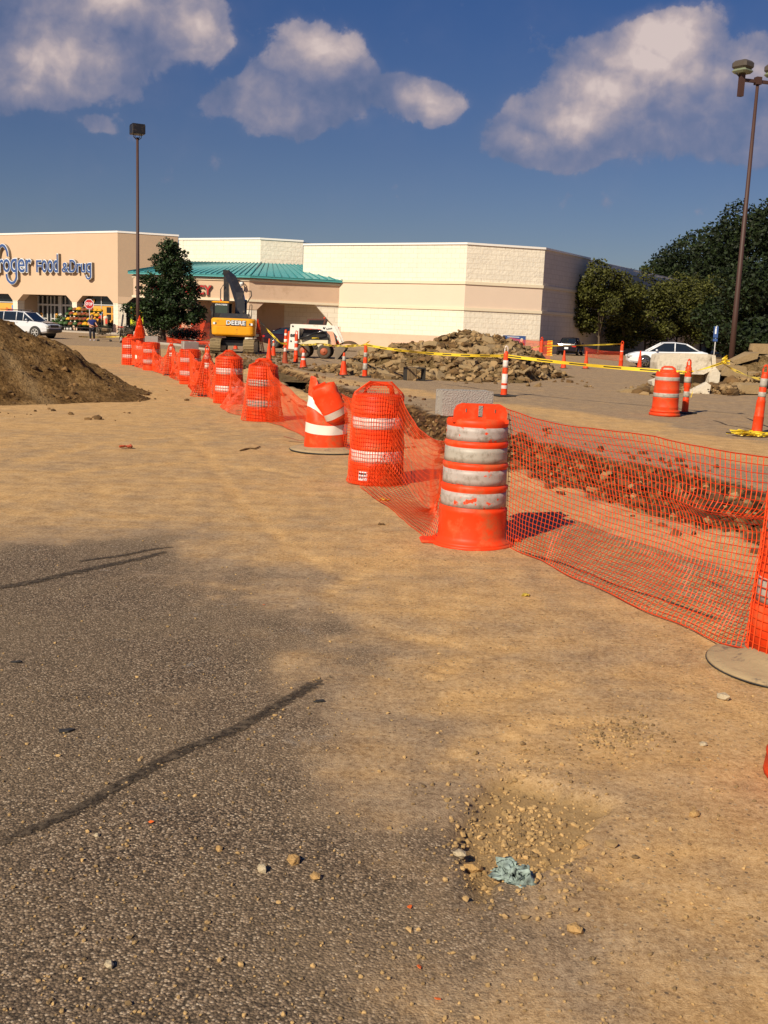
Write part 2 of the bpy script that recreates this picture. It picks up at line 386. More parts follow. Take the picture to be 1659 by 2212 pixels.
def thing(name, label, cat, loc=(0, 0, 0), rotz=0.0, group=None, scale=1.0):
    o = bpy.data.objects.new(name, None); C.objects.link(o); o.empty_display_size = 0.2
    o.location = loc; o.rotation_euler = (0, 0, rotz); o.scale = (scale,) * 3
    return tag(o, label, cat, group)


def copy_tree(o, parent=None):
    c = o.copy(); C.objects.link(c); c.parent = parent
    for ch in list(o.children): copy_tree(ch, c)
    return c


def dup(o, loc, rotz=0.0, label=None, scale=None):
    c = copy_tree(o); c.location = loc; c.rotation_euler = (0, 0, rotz)
    if scale: c.scale = (scale,) * 3
    if label: c['label'] = label
    return c


def text_mesh(s, size, extrude=0.0, offset=0.0, sx=1.0, align='LEFT', space=1.0):
    cu = bpy.data.curves.new('text', 'FONT'); cu.body = s; cu.size = size; cu.extrude = extrude; cu.offset = offset
    cu.align_x = align; cu.resolution_u = 4; cu.space_character = space
    o = bpy.data.objects.new('text', cu); C.objects.link(o)
    dg = bpy.context.evaluated_depsgraph_get(); dg.update()
    me = bpy.data.meshes.new_from_object(o.evaluated_get(dg))
    bpy.data.objects.remove(o); bpy.data.curves.remove(cu)
    vs = [(v.co.x * sx, v.co.y, v.co.z) for v in me.vertices]; fs = [tuple(p.vertices) for p in me.polygons]
    bpy.data.meshes.remove(me)
    return vs, fs


def add_text(mb, s, size, org, ux, uz, nrm, depth=0.02, offset=0.0, sx=1.0, align='LEFT', mi=0, space=1.0, width=None, height=None):
    """lettering laid on a plane: ux right, uz up, nrm towards the reader"""
    vs, fs = text_mesh(s, size, depth / 2, offset, sx, align, space)
    if width or height:
        xs = [v[0] for v in vs]; ys = [v[1] for v in vs]
        kx = width / (max(xs) - min(xs)) if width else 1; ky = height / max(ys) if height else 1
        x0 = min(xs) if align == 'LEFT' else 0
        vs = [((v[0] - x0) * kx, v[1] * ky, v[2]) for v in vs]
    org, ux, uz, nrm = map(Vector, (org, ux, uz, nrm))
    mb.add([org + ux * v[0] + uz * v[1] + nrm * (v[2] + depth / 2) for v in vs], fs, mi)
    return mb


# numpy value noise
def vnoise(x, y, seed=0):
    xi = np.floor(x).astype(np.int64); yi = np.floor(y).astype(np.int64); fx = x - xi; fy = y - yi

    def h(a, b):
        n = (a * 374761393 + b * 668265263 + seed * 1442695041) & 0x7fffffff
        n = ((n ^ (n >> 13)) * 1274126177) & 0x7fffffff
        return ((n ^ (n >> 16)) & 0xffff) / 65535.0
    u = fx * fx * (3 - 2 * fx); v = fy * fy * (3 - 2 * fy)
    return (h(xi, yi) * (1 - u) + h(xi + 1, yi) * u) * (1 - v) + (h(xi, yi + 1) * (1 - u) + h(xi + 1, yi + 1) * u) * v


def fbm(x, y, o=4, seed=0, gain=0.5):
    s = 0; a = 1; t = 0
    for i in range(o): s = s + a * vnoise(x * 2 ** i, y * 2 ** i, seed + i * 17); t += a; a *= gain
    return s / t


def sdist(X, Y, poly):
    """signed distance to a polygon, positive inside"""
    P = np.array(poly, float); d = np.full(X.shape, 1e9); ins = np.zeros(X.shape, bool)
    for i in range(len(P)):
        a = P[i]; b = P[(i + 1) % len(P)]; e = b - a
        t = np.clip(((X - a[0]) * e[0] + (Y - a[1]) * e[1]) / (e @ e + 1e-12), 0, 1)
        d = np.minimum(d, np.hypot(X - a[0] - t * e[0], Y - a[1] - t * e[1]))
        c = ((a[1] > Y) != (b[1] > Y)) & (X < (b[0] - a[0]) * (Y - a[1]) / (b[1] - a[1] + 1e-12) + a[0])
        ins ^= c
    return np.where(ins, d, -d)


def pdist(X, Y, pts):
    """distance to a polyline, and the share of the way along it"""
    d = np.full(X.shape, 1e9); tt = np.zeros(X.shape); sg = np.zeros(X.shape)
    n = len(pts) - 1
    for i in range(n):
        a = np.array(pts[i][:2], float); b = np.array(pts[i + 1][:2], float); e = b - a
        t = np.clip(((X - a[0]) * e[0] + (Y - a[1]) * e[1]) / (e @ e), 0, 1)
        q = np.hypot(X - a[0] - t * e[0], Y - a[1] - t * e[1]); k = q < d
        d = np.where(k, q, d); tt = np.where(k, (i + t) / n, tt)
        sg = np.where(k, np.sign(e[0] * (Y - a[1]) - e[1] * (X - a[0])), sg)
    return d, tt, sg


def sstep(a, b, x):
    t = np.clip((x - a) / (b - a), 0, 1); return t * t * (3 - 2 * t)


def grid_object(name, X, Y, Z, m, attrs=None, smooth=True):
    ny, nx = X.shape
    co = np.stack([X, Y, Z], -1).reshape(-1, 3).astype(np.float32)
    i = np.arange(ny * nx).reshape(ny, nx)
    q = np.stack([i[:-1, :-1], i[:-1, 1:], i[1:, 1:], i[1:, :-1]], -1).reshape(-1, 4)
    me = bpy.data.meshes.new(name)
    me.vertices.add(len(co)); me.vertices.foreach_set('co', co.ravel())
    me.loops.add(q.size); me.loops.foreach_set('vertex_index', q.ravel().astype(np.int32))
    me.polygons.add(len(q)); me.polygons.foreach_set('loop_start', np.arange(0, q.size, 4, dtype=np.int32))
    me.polygons.foreach_set('loop_total', np.full(len(q), 4, dtype=np.int32))
    me.polygons.foreach_set('use_smooth', np.full(len(q), smooth))
    for k, v in (attrs or {}).items():
        a = me.attributes.new(k, 'FLOAT', 'POINT'); a.data.foreach_set('value', v.ravel().astype(np.float32))
    me.materials.append(m); me.update(calc_edges=True); me.validate()
    o = bpy.data.objects.new(name, me); C.objects.link(o)
    return o


ICO_V = []
_t = (1 + 5 ** 0.5) / 2
for a, b in ((-1, _t), (1, _t), (-1, -_t), (1, -_t)): ICO_V.append(Vector((a, b, 0)).normalized())
for a, b in ((-1, _t), (1, _t), (-1, -_t), (1, -_t)): ICO_V.append(Vector((0, a, b)).normalized())
for a, b in ((_t, -1), (_t, 1), (-_t, -1), (-_t, 1)): ICO_V.append(Vector((a, 0, b)).normalized())
ICO_F = [(0, 11, 5), (0, 5, 1), (0, 1, 7), (0, 7, 10), (0, 10, 11), (1, 5, 9), (5, 11, 4), (11, 10, 2), (10, 7, 6), (7, 1, 8), (3, 9, 4), (3, 4, 2), (3, 2, 6), (3, 6, 8), (3, 8, 9), (4, 9, 5), (2, 4, 11), (6, 2, 10), (8, 6, 7), (9, 8, 1)]


def add_rock(mb, c, r, flat=0.7, rg=rnd, mi=0, jag=0.28, rot=None):
    rot = rot or Matrix.Rotation(rg.uniform(0, 6.3), 3, 'Z') @ Matrix.Rotation(rg.uniform(-.4, .4), 3, 'X')
    s = Vector((rg.uniform(.75, 1.3), rg.uniform(.7, 1.1), flat * rg.uniform(.8, 1.2)))
    vs = []
    for v in ICO_V:
        k = r * rg.uniform(1 - jag, 1 + jag)
        vs.append(Vector(c) + rot @ Vector((v.x * s.x * k, v.y * s.y * k, v.z * s.z * k)))
    mb.add(vs, ICO_F, mi)


def add_slab(mb, c, lx, ly, h, rot, rg=rnd, mi=0):
    """broken slab: irregular outline, flat faces, thickness h"""
    n = rg.randint(5, 7); out = []
    for i in range(n):
        a = 2 * math.pi * (i + rg.uniform(-.3, .3)) / n; k = rg.uniform(.75, 1.1)
        out.append((lx / 2 * k * math.cos(a), ly / 2 * k * math.sin(a)))
    j = lambda: rg.uniform(-.12, .12) * h
    rs = [[(x * .93, y * .93, -h / 2 + j()) for x, y in out], [(x + j(), y + j(), -h * .2) for x, y in out], [(x * .97, y * .97, h / 2 + j()) for x, y in out]]
    mb.rings(rs, c, rot, mi)


def rrot(rg, tilt=0.5):
    return Matrix.Rotation(rg.uniform(0, 6.28), 3, 'Z') @ Matrix.Rotation(rg.uniform(-tilt, tilt), 3, 'X') @ Matrix.Rotation(rg.uniform(-tilt, tilt), 3, 'Y')
# ------------------------------------------------------------------ ground
def steps(segs):
    out = [segs[0][0]]
    for a, b, d in segs:
        n = max(1, int(round((b - a) / d))); out += [a + (b - a) * (i + 1) / n for i in range(n)]
    return np.array(out)


gx = steps([(-600, -150, 60), (-150, -50, 10), (-50, -20, 1.2), (-20, -8, .3), (-8, -3, .1), (-3, 5, .04), (5, 9, .1), (9, 22, .3), (22, 60, 1.5), (60, 150, 10), (150, 600, 60)])
gy = steps([(-60, -10, 5), (-10, 0, .5), (0, 1.6, .1), (1.6, 7, .032), (7, 21, .05), (21, 42, .12), (42, 75, .35), (75, 130, 1.5), (130, 300, 15), (300, 1500, 120)])
GX, GY = np.meshgrid(gx, gy)
TR = [(9, -2), (7.2, 2.0), (5.4, 6.0), (3.85, 9.7), (2.9, 12.0), (1.75, 14.8), (.7, 18.6), (-1.0, 24.6), (-2.6, 30.5), (-5.0, 40.6), (-8.3, 51.2), (-10.2, 57.5)]
td, tt, tsg = pdist(GX, GY, TR)
HW = np.interp(tt, [0, .3, .5, .7, 1], [1.22, 1.18, .85, .65, .7])        # half width of the trench
edge = td - HW + (fbm(GX * 2.2, GY * 2.2, 4, 3) - .5) * .55
near_side = tsg > 0
depth = np.interp(tt, [0, .6, 1], [.68, .6, .9])
wallw = np.where(tsg > 0, .22, .62)
dig = sstep(0.02, -1, edge / wallw)
GZ = -depth * dig * (1 + .35 * (fbm(GX * 5, GY * 5, 3, 11) - .5) * 2)
GZ += sstep(.1, .5, dig) * ((fbm(GX * 6, GY * 6, 4, 5, .6) - .5) * .42)
GZ += sstep(.75, .0, np.abs(edge - .12)) * (1 - dig) * fbm(GX * 3, GY * 3, 3, 21) ** 2 * .10
trench_m = sstep(.12, -.06, edge)
# far lot behind the trench, worn asphalt under dust; swept sand track; bare asphalt near the camera
P2 = lambda pts: [tuple(gp(*p)[:2]) for p in pts]
AS = P2([(-500, 1160), (0, 1165), (300, 1150), (395, 1166), (430, 1222), (560, 1255), (660, 1315), (745, 1395), (775, 1440), (745, 1500), (785, 1600), (830, 1700), (850, 1760), (950, 1790), (985, 1900), (1000, 2000), (945, 2080), (900, 2150), (870, 2300), (860, 2700), (-700, 2700)])
asd = sdist(GX, GY, AS)
asph = sstep(-.45, .55, asd * np.interp(GY, [2, 8], [1.1, .55]) + (fbm(GX * 2.3, GY * 1.6, 4, 8) - .5) * .9 + (fbm(GX * 11, GY * 8, 3, 9) - .5) * .3)
SW = P2([(440, 778), (560, 786), (640, 800), (760, 822), (900, 838), (1090, 868), (1420, 912), (1659, 958), (2100, 1010), (2100, 1080), (1659, 1015), (1400, 965), (1100, 895), (870, 855), (640, 822), (480, 795)])
swd = sdist(GX, GY, SW)
swath = sstep(-.8, .8, swd + (fbm(GX * .8, GY * .8, 3, 31) - .5) * 1.2)
left = np.where(tsg > 0, 1, 0) * np.where(GY < 60, 1, 0)
dusty = np.clip(.35 + 1.1 * (fbm(GX * .9, GY * .45, 4, 41) - .32), 0, 1)
dmound = np.hypot(GX + 9.5, (GY - 21) * .8)
sand = np.clip(left * (.46 + .42 * dusty) * (.35 + .65 * sstep(.1, -.9, asd)) + swath * .95 + sstep(9, 4, dmound) * .3, 0, 1) * (1 - asph * .93)
sand = np.where(GY > 62, sand * .2, sand) - .5 * (1 - left) * (1 - swath)
# near right: yellowish loose dirt, and the pothole
HOLE = P2([(980, 1790), (1040, 1690), (1100, 1662), (1180, 1690), (1300, 1715), (1330, 1740), (1260, 1800), (1250, 1850), (1170, 1880), (1090, 1900), (1035, 1965)])
hd = sdist(GX, GY, HOLE)
hole = sstep(-.01, .035, hd + (fbm(GX * 14, GY * 14, 3, 51) - .5) * .06)
GZ -= hole * .045
GZ += (fbm(GX * 1.1, GY * 1.1, 3, 61) - .5) * .03 * (GY < 60) * sstep(130, 30, np.hypot(GX, GY))
GZ += (fbm(GX * 11, GY * 11, 3, 71) - .5) * .010 * (1 - asph) * (np.abs(GX) < 12) * (GY < 30)
# wheel ruts through the dust
for pts, wd in ((P2([(0, 1010), (200, 960), (420, 935), (700, 905)]), .18), (P2([(880, 1560), (1000, 1510), (1110, 1500), (1300, 1440)]), .16), (P2([(900, 1480), (1010, 1420), (1150, 1390)]), .12), (P2([(680, 1300), (790, 1230), (900, 1180)]), .14), (P2([(-50, 1060), (150, 1020), (380, 1000), (560, 1010), (700, 1040)]), .13), (P2([(380, 920), (450, 985), (520, 1090), (640, 1190), (820, 1290)]), .12), (P2([(760, 1330), (880, 1372), (1000, 1395), (1120, 1390)]), .15), (P2([(900, 1700), (1000, 1610), (1200, 1560), (1450, 1560)]), .10), (P2([(1250, 1900), (1400, 1850), (1560, 1830)]), .12)):
    rd, rt, _ = pdist(GX, GY, pts); k = sstep(wd, 0, rd) * sstep(0, .15, rt) * sstep(1, .8, rt)
    GZ -= k * .008 + k * .006 * np.sin(rt * 95 * (1 if wd > .13 else .6)); sand = np.clip(sand + k * .35, 0, 1)


def ground_material():
    global N, L
    m = bpy.data.materials.new('ground_dust_and_asphalt'); m.use_nodes = True
    N = m.node_tree.nodes; L = m.node_tree.links
    p = N['Principled BSDF']; p.inputs['Roughness'].default_value = 0.95; p.inputs['Specular IOR Level'].default_value = 0.15
    tc = nd('ShaderNodeTexCoord'); o = tc.outputs['Object']
    at = lambda n: nd('ShaderNodeAttribute', attribute_name=n).outputs['Fac']

    def noise(s, d=5, r=.6, vec=o):
        n = nd('ShaderNodeTexNoise'); L.new(vec, n.inputs['Vector']); n.inputs['Scale'].default_value = s; n.inputs['Detail'].default_value = d; n.inputs['Roughness'].default_value = r
        return n.outputs['Fac']
    A, Sn, T, Ho = at('asph'), at('sand'), at('trench'), at('hole')
    # stretch along the travel direction for swept dust streaks
    mp = nd('ShaderNodeMapping'); L.new(o, mp.inputs[0]); mp.inputs['Rotation'].default_value = (0, 0, R(-24)); mp.inputs['Scale'].default_value = (1.5, .5, 1)
    streak = noise(2.2, 6, .65, mp.outputs[0])
    mp2 = nd('ShaderNodeMapping'); L.new(o, mp2.inputs[0]); mp2.inputs['Rotation'].default_value = (0, 0, R(58)); mp2.inputs['Scale'].default_value = (.10, 2.2, 1)
    streak2 = noise(1.6, 6, .68, mp2.outputs[0])
    fine = mth('MULTIPLY_ADD', mth('SUBTRACT', noise(150, 3, .8), .5), .8, noise(38, 5, .75)); mid = noise(5, 5, .65); big = noise(.7, 4, .6)
    dust = ramp(mth('MULTIPLY_ADD', mth('SUBTRACT', fine, .5), 1.5, mth('MULTIPLY_ADD', mth('SUBTRACT', mid, .5), .9, .5)), [(.15, (.355, .20, .078)), (.5, (.57, .345, .143)), (.85, (.73, .475, .22))])
    grey = ramp(mth('MULTIPLY_ADD', mth('SUBTRACT', fine, .5), 1.7, mth('MULTIPLY_ADD', mth('SUBTRACT', mid, .5), .8, .5)), [(.15, (.18, .118, .068)), (.5, (.34, .234, .138)), (.85, (.48, .345, .21))])
    sf = mth('ADD', mth('MULTIPLY_ADD', mth('SUBTRACT', streak, .5), 1.5, Sn), mth('ADD', mth('MULTIPLY', mth('SUBTRACT', noise(1.3, 6, .7), .5), 1.2), mth('MULTIPLY', mth('SUBTRACT', streak2, .5), 1.5)), clamp=True)
    base = mixc(sf, grey, dust)
    # exposed stones of the worn asphalt
    vo = nd('ShaderNodeTexVoronoi'); L.new(o, vo.inputs['Vector']); vo.inputs['Scale'].default_value = 125
    vs = nd('ShaderNodeSeparateColor'); L.new(vo.outputs['Color'], vs.inputs[0])
    stone = ramp(vs.outputs[0], [(0, (.05, .034, .023)), (.25, (.125, .086, .056)), (.5, (.195, .136, .086)), (.7, (.27, .188, .12)), (.86, (.385, .272, .175)), (.97, (.57, .44, .30))])
    gap = nd('ShaderNodeMapRange'); L.new(vo.outputs['Distance'], gap.inputs[0]); gap.inputs[1].default_value = .45; gap.inputs[2].default_value = .85
    asp = mixc(gap.outputs[0], stone, (.035, .028, .022))
    asp = mixc(mth('MULTIPLY', mth('MULTIPLY_ADD', mth('SUBTRACT', big, .42), 2.4, .2, clamp=True), .55), asp, (.27, .195, .115))
    whit = nd('ShaderNodeMapRange'); L.new(noise(1.7, 8, .72), whit.inputs[0]); whit.inputs[1].default_value = .61; whit.inputs[2].default_value = .72
    asp = mixc(mth('MULTIPLY', whit.outputs[0], .7), asp, (.38, .34, .29))
    am = mth('MULTIPLY_ADD', mth('SUBTRACT', noise(24, 4, .7), .5), .9, A, clamp=True)
    am2 = nd('ShaderNodeMapRange', interpolation_type='SMOOTHSTEP'); L.new(am, am2.inputs[0]); am2.inputs[1].default_value = .3; am2.inputs[2].default_value = .75
    col = mixc(mth('MULTIPLY', am2.outputs[0], A), base, asp)
    # grit lying in the dust
    v2 = nd('ShaderNodeTexVoronoi'); L.new(o, v2.inputs['Vector']); v2.inputs['Scale'].default_value = 46
    v2c = nd('ShaderNodeSeparateColor'); L.new(v2.outputs['Color'], v2c.inputs[0])
    grit = mth('MULTIPLY', mth('LESS_THAN', v2.outputs['Distance'], .26), mth('GREATER_THAN', v2c.outputs[0], .62))
    gcol = ramp(v2c.outputs[1], [(0, (.08, .06, .045)), (.5, (.24, .17, .10)), (1, (.45, .35, .22))])
    col = mixc(mth('MULTIPLY', grit, mth('SUBTRACT', .75, mth('MULTIPLY', A, .6))), col, gcol)
    # raw earth in the trench and pothole
    v3 = nd('ShaderNodeTexVoronoi'); L.new(o, v3.inputs['Vector']); v3.inputs['Scale'].default_value = 13; v3.inputs['Randomness'].default_value = 1
    v3c = nd('ShaderNodeSeparateColor'); L.new(v3.outputs['Color'], v3c.inputs[0])
    earth = ramp(mth('ADD', mth('MULTIPLY_ADD', mth('SUBTRACT', noise(9, 7, .7), .5), 1.3, .42), mth('MULTIPLY', mth('SUBTRACT', v3c.outputs[0], .5), .55)), [(.2, (.028, .013, .005)), (.5, (.10, .050, .018)), (.8, (.25, .145, .06))])
    col = mixc(T, col, earth)
    hole = mixc(fine, (.27, .165, .065), (.42, .27, .115))
    col = mixc(mth('MULTIPLY', Ho, .8), col, hole)
    L.new(col, p.inputs['Base Color'])
    h = mth('ADD', mth('MULTIPLY', mth('MULTIPLY', mth('SUBTRACT', 1.0, vo.outputs['Distance']), A), .55), mth('MULTIPLY', fine, .5))
    h = mth('ADD', h, mth('MULTIPLY', grit, .5)); h = mth('ADD', h, mth('MULTIPLY', T, mth('MULTIPLY', mth('SUBTRACT', 1.0, v3.outputs['Distance']), 5.0))); h = mth('ADD', h, mth('MULTIPLY', noise(130, 3, .7), .25))
    b = nd('ShaderNodeBump'); b.inputs['Strength'].default_value = .8; b.inputs['Distance'].default_value = .009
    L.new(h, b.inputs['Height']); L.new(b.outputs[0], p.inputs['Normal'])
    return m


gm = ground_material()
g = grid_object('ground', GX, GY, GZ, gm, dict(asph=asph, sand=sand, trench=trench_m, hole=hole)); tag(g, kind='structure')


def ground_z(x, y):
    i = min(max(int(np.searchsorted(gy, y)) - 1, 0), len(gy) - 2); j = min(max(int(np.searchsorted(gx, x)) - 1, 0), len(gx) - 2)
    u = (x - gx[j]) / (gx[j + 1] - gx[j]); v = (y - gy[i]) / (gy[i + 1] - gy[i])
    return float((GZ[i, j] * (1 - u) + GZ[i, j + 1] * u) * (1 - v) + (GZ[i + 1, j] * (1 - u) + GZ[i + 1, j + 1] * u) * v)


def on(p, dz=0.0):
    return Vector((p[0], p[1], ground_z(p[0], p[1]) + dz))


# tar filled cracks: thin ragged strips laid on the asphalt
def tar_material():
    global N, L
    m = bpy.data.materials.new('crack_tar'); m.use_nodes = True; N = m.node_tree.nodes; L = m.node_tree.links
    p = N['Principled BSDF']; p.inputs['Roughness'].default_value = .8; p.inputs['Specular IOR Level'].default_value = .2
    tc = nd('ShaderNodeTexCoord'); n = nd('ShaderNodeTexNoise'); L.new(tc.outputs['Object'], n.inputs['Vector']); n.inputs['Scale'].default_value = 21; n.inputs['Detail'].default_value = 9; n.inputs['Roughness'].default_value = .8
    L.new(ramp(n.outputs['Fac'], [(.32, (.014, .010, .007)), (.48, (.035, .026, .018)), (.6, (.15, .11, .07))]), p.inputs['Base Color'])
    e = nd('ShaderNodeAttribute', attribute_name='edge').outputs['Fac']
    a = mth('MULTIPLY_ADD', mth('SUBTRACT', n.outputs['Fac'], .5), 4.6, mth('MULTIPLY_ADD', e, 1.35, -.62))
    mr = nd('ShaderNodeMapRange', interpolation_type='SMOOTHSTEP'); L.new(a, mr.inputs[0]); mr.inputs[1].default_value = .1; mr.inputs[2].default_value = .7
    L.new(mth('MULTIPLY', mr.outputs[0], .92), p.inputs['Alpha'])
    return m


tarm = tar_material()


def tar_strip(pts, wd, m_=None, name='tar_strip'):
    P = [gp(*p) for p in pts]; fine_ = []
    for a, b in zip(P, P[1:]):
        n = max(2, int((b - a).length / .05)); fine_ += [a.lerp(b, i / n) for i in range(n)]
    fine_.append(P[-1]); rows = []; ed = []
    for i, p in enumerate(fine_):
        t = (fine_[min(i + 1, len(fine_) - 1)] - fine_[max(i - 1, 0)]).normalized(); s_ = Vector((-t.y, t.x, 0))
        k = i / (len(fine_) - 1); ww = (wd[0] * (1 - k) + wd[1] * k) * (.8 + .5 * float(fbm(np.array([i * .11]), np.array([wd[0] * 90]), 3, 5)[0]))
        p = p + s_ * .09 * (float(fbm(np.array([i * .06]), np.array([3.1]), 3, 9)[0]) - .5)
        for j in range(5):
            q = p + s_ * ww * (j / 2 - 1); rows.append(on(q, .004)); ed.append([0, .8, 1, .8, 0][j] * min(1, k * 8, (1 - k) * 6))
    ny = len(fine_); X = np.array([r_.x for r_ in rows]).reshape(ny, 5); Y = np.array([r_.y for r_ in rows]).reshape(ny, 5); Z = np.array([r_.z for r_ in rows]).reshape(ny, 5)
    tag(grid_object(name, X, Y, Z, m_ or tarm, dict(edge=np.array(ed).reshape(ny, 5))), kind='structure')


tar_strip([(-160, 1878), (0, 1818), (110, 1775), (215, 1728), (300, 1682), (400, 1625), (480, 1590), (560, 1548), (640, 1505), (700, 1468), (775, 1435)], (.050, .055))
tar_strip([(-60, 1283), (60, 1258), (180, 1233), (290, 1208), (400, 1182)], (.075, .05))
tar_strip([(150, 1215), (250, 1200), (330, 1186), (400, 1178)], (.04, .03))
tar_strip([(1090, 1182), (1200, 1215), (1330, 1262), (1450, 1305), (1640, 1370)], (.03, .03))
tar_strip([(1530, 905), (1570, 918), (1659, 935), (1760, 955)], (.05, .05))


# sand pile: a soft crested heap of loose dirt
def heap_material(name, cols, sc_=2.0, streak=None):
    global N, L
    m = bpy.data.materials.new(name); m.use_nodes = True; N = m.node_tree.nodes; L = m.node_tree.links
    p = N['Principled BSDF']; p.inputs['Roughness'].default_value = 1; p.inputs['Specular IOR Level'].default_value = .1
    tc = nd('ShaderNodeTexCoord')

    def noise(s, d=6, r=.65):
        n = nd('ShaderNodeTexNoise'); L.new(tc.outputs['Object'], n.inputs['Vector']); n.inputs['Scale'].default_value = s; n.inputs['Detail'].default_value = d; n.inputs['Roughness'].default_value = r
        return n.outputs['Fac']
    a = mth('MULTIPLY_ADD', mth('SUBTRACT', noise(sc_), .5), 1.3, mth('MULTIPLY_ADD', mth('SUBTRACT', noise(sc_ * 8), .5), 1.0, .5))
    c = ramp(a, [(.22, cols[0]), (.5, cols[1]), (.78, cols[2])])
    if streak:
        s_ = nd('ShaderNodeAttribute', attribute_name='streak').outputs['Fac']
        c = mixc(mth('MULTIPLY', mth('MULTIPLY_ADD', noise(9), 1.6, -.1, clamp=True), s_, clamp=True), c, streak)
    L.new(c, p.inputs['Base Color'])
    b = nd('ShaderNodeBump'); b.inputs['Strength'].default_value = 1; b.inputs['Distance'].default_value = .13
    L.new(mth('ADD', noise(sc_ * 5), mth('MULTIPLY', noise(sc_ * 18), .4)), b.inputs['Height']); L.new(b.outputs[0], p.inputs['Normal'])
    return m


def heap(name, x0, x1, y0, y1, step, fn, m, attrs=None):
    X, Y = np.meshgrid(np.arange(x0, x1 + step, step), np.arange(y0, y1 + step, step)); Z = fn(X, Y)
    return grid_object(name, X, Y, Z, m, attrs(X, Y) if attrs else None)


def cone_h(X, Y, crest, hts, run):
    d, t, sg = pdist(X, Y, crest); h = np.interp(t, np.linspace(0, 1, len(hts)), hts)
    return h * np.clip(1.03 - np.sqrt((d / run) ** 2 + .012), -.1, 1)


def sand_fn(X, Y):
    a = cone_h(X, Y, [(-24, 24.5), (-14, 23.2), (-9.5, 22.6), (-8.0, 22.2), (-7.2, 21.9), (-6.2, 21.5)], [1.5, 1.62, 1.60, 1.56, 1.12, .45], np.interp(X, [-12, -7.9, -5.8], [4.9, 4.2, 1.4]))
    b = cone_h(X, Y, [(-11, 27.5), (-8.7, 26.4), (-8.0, 25.4), (-7.4, 24.4), (-6.7, 23.2)], [1.05, 1.2, 1.0, .72, .4], 1.55)
    z = np.maximum(a, b)
    nz = (fbm(X * .9, Y * .9, 4, 81) - .5) * .5 + (fbm(X * 3.5, Y * 3.5, 4, 82, .6) - .5) * .34
    return z + nz * sstep(-.02, .5, z) - .05


sp = heap('sand_pile', -26, -3.2, 15.5, 33, .09, sand_fn, heap_material('brown_sand', [(.075, .038, .012), (.195, .108, .038), (.33, .20, .082)], 1.6, (.36, .24, .115)),
          lambda X, Y: dict(streak=sstep(.26, .03, pdist(X, Y, [(-8.6, 21.7), (-7.4, 20.6), (-6.4, 19.5), (-5.7, 18.0)])[0]) * .8))
tag(sp, 'smooth brown heap of loose sand with a pale gravel streak down its slope', 'sand pile')


mbr = MB(); rg = random.Random(31); n = 0
while n < 700:
    x = rg.uniform(-12, -3.8); y = rg.uniform(16.6, 25); z = float(sand_fn(np.array([[x]]), np.array([[y]]))[0, 0])
    if z < -.03 and rg.random() > .10: continue
    r_ = rg.choice([.015, .02, .03, .04, .06]) * rg.uniform(.7, 1.4)
    add_rock(mbr, (x, y, max(z, 0) + r_ * .2), r_, .7, rg); n += 1
tag(mbr.build('clods', mat('sand_clod', (.15, .082, .028), 1, .2, 5, island=.5)), 'small brown clods on and around the loose sand heap', 'soil', kind='stuff')


# rubble pile: earth core with broken pavement on it
def rub_fn(X, Y):
    z = cone_h(X, Y, [(-1.4, 39.2), (.1, 40.2), (1.4, 40.5), (2.9, 40.8), (4.2, 41.2), (5.4, 41.8), (6.3, 42.6)], [.25, .95, 1.38, 1.78, 1.62, .95, .2], np.interp(X, [-2, 0, 4.5, 6.5], [2.4, 6.2, 5.6, 1.6]))
    return z + ((fbm(X * 1.1, Y * 1.1, 4, 91) - .5) * .6 + (fbm(X * 4.5, Y * 4.5, 3, 92) - .5) * .35) * sstep(0, .4, z) - .06


rb = heap('rubble_pile', -6.5, 11, 32, 50, .11, rub_fn, heap_material('rubble_earth', [(.09, .055, .020), (.215, .138, .058), (.35, .24, .115)], 2.2))
tag(rb, 'long tan heap of dug up earth and crushed pavement in front of the cream wall', 'rubble pile')
mbr = MB(); rg = random.Random(21)
cnt = 0
while cnt < 3200:
    x = rg.uniform(-2.8, 7.2); y = rg.uniform(33.4, 44); z = float(rub_fn(np.array([[x]]), np.array([[y]]))[0, 0])
    if z < .0 and rg.random() > .03: continue
    r_ = rg.choice([.04, .05, .07, .07, .1, .13]) * rg.uniform(.8, 1.4)
    if cnt % 2: add_rock(mbr, (x, y, max(z, 0) + r_ * .25), r_, .65, rg, mi=rg.choice([0, 1, 1]), jag=.38)
    else: add_slab(mbr, (x, y, max(z, 0) + r_ * .25), r_ * 2.6, r_ * 1.8, r_ * .8, rrot(rg, .7), rg, rg.choice([0, 0, 1]))
    cnt += 1
o = mbr.build('rubble', [M['rock'], M['clod']]); tag(o, 'loose crushed pavement lying over the long tan rubble heap', 'rubble', kind='stuff')
# the larger broken slabs, each one its own thing
slab_protos = []
for k in range(7):
    mb = MB(); add_slab(mb, (0, 0, 0), rg.uniform(.55, .95), rg.uniform(.4, .65), rg.uniform(.10, .2), Matrix.Identity(3), rg)
    slab_protos.append(mb.build('concrete_slab', M['concrete'])); tag(slab_protos[-1], 'broken concrete slab sticking out of the long tan rubble heap', 'slab', 'broken slabs on the rubble heap')
n = 0
while n < 95:
    x = rg.uniform(-1.6, 6.6); y = rg.uniform(33.8, 41.5); z = float(rub_fn(np.array([[x]]), np.array([[y]]))[0, 0])
    if z < -.02: continue
    o = slab_protos[n] if n < 7 else slab_protos[n % 7].copy()
    if n >= 7: C.objects.link(o)
    o.location = (x, y, z + .05); o.rotation_euler = (rg.uniform(-.7, .7), rg.uniform(-.5, .5), rg.uniform(0, 6.3)); o.scale = (rg.uniform(.5, 1.0),) * 3
    n += 1

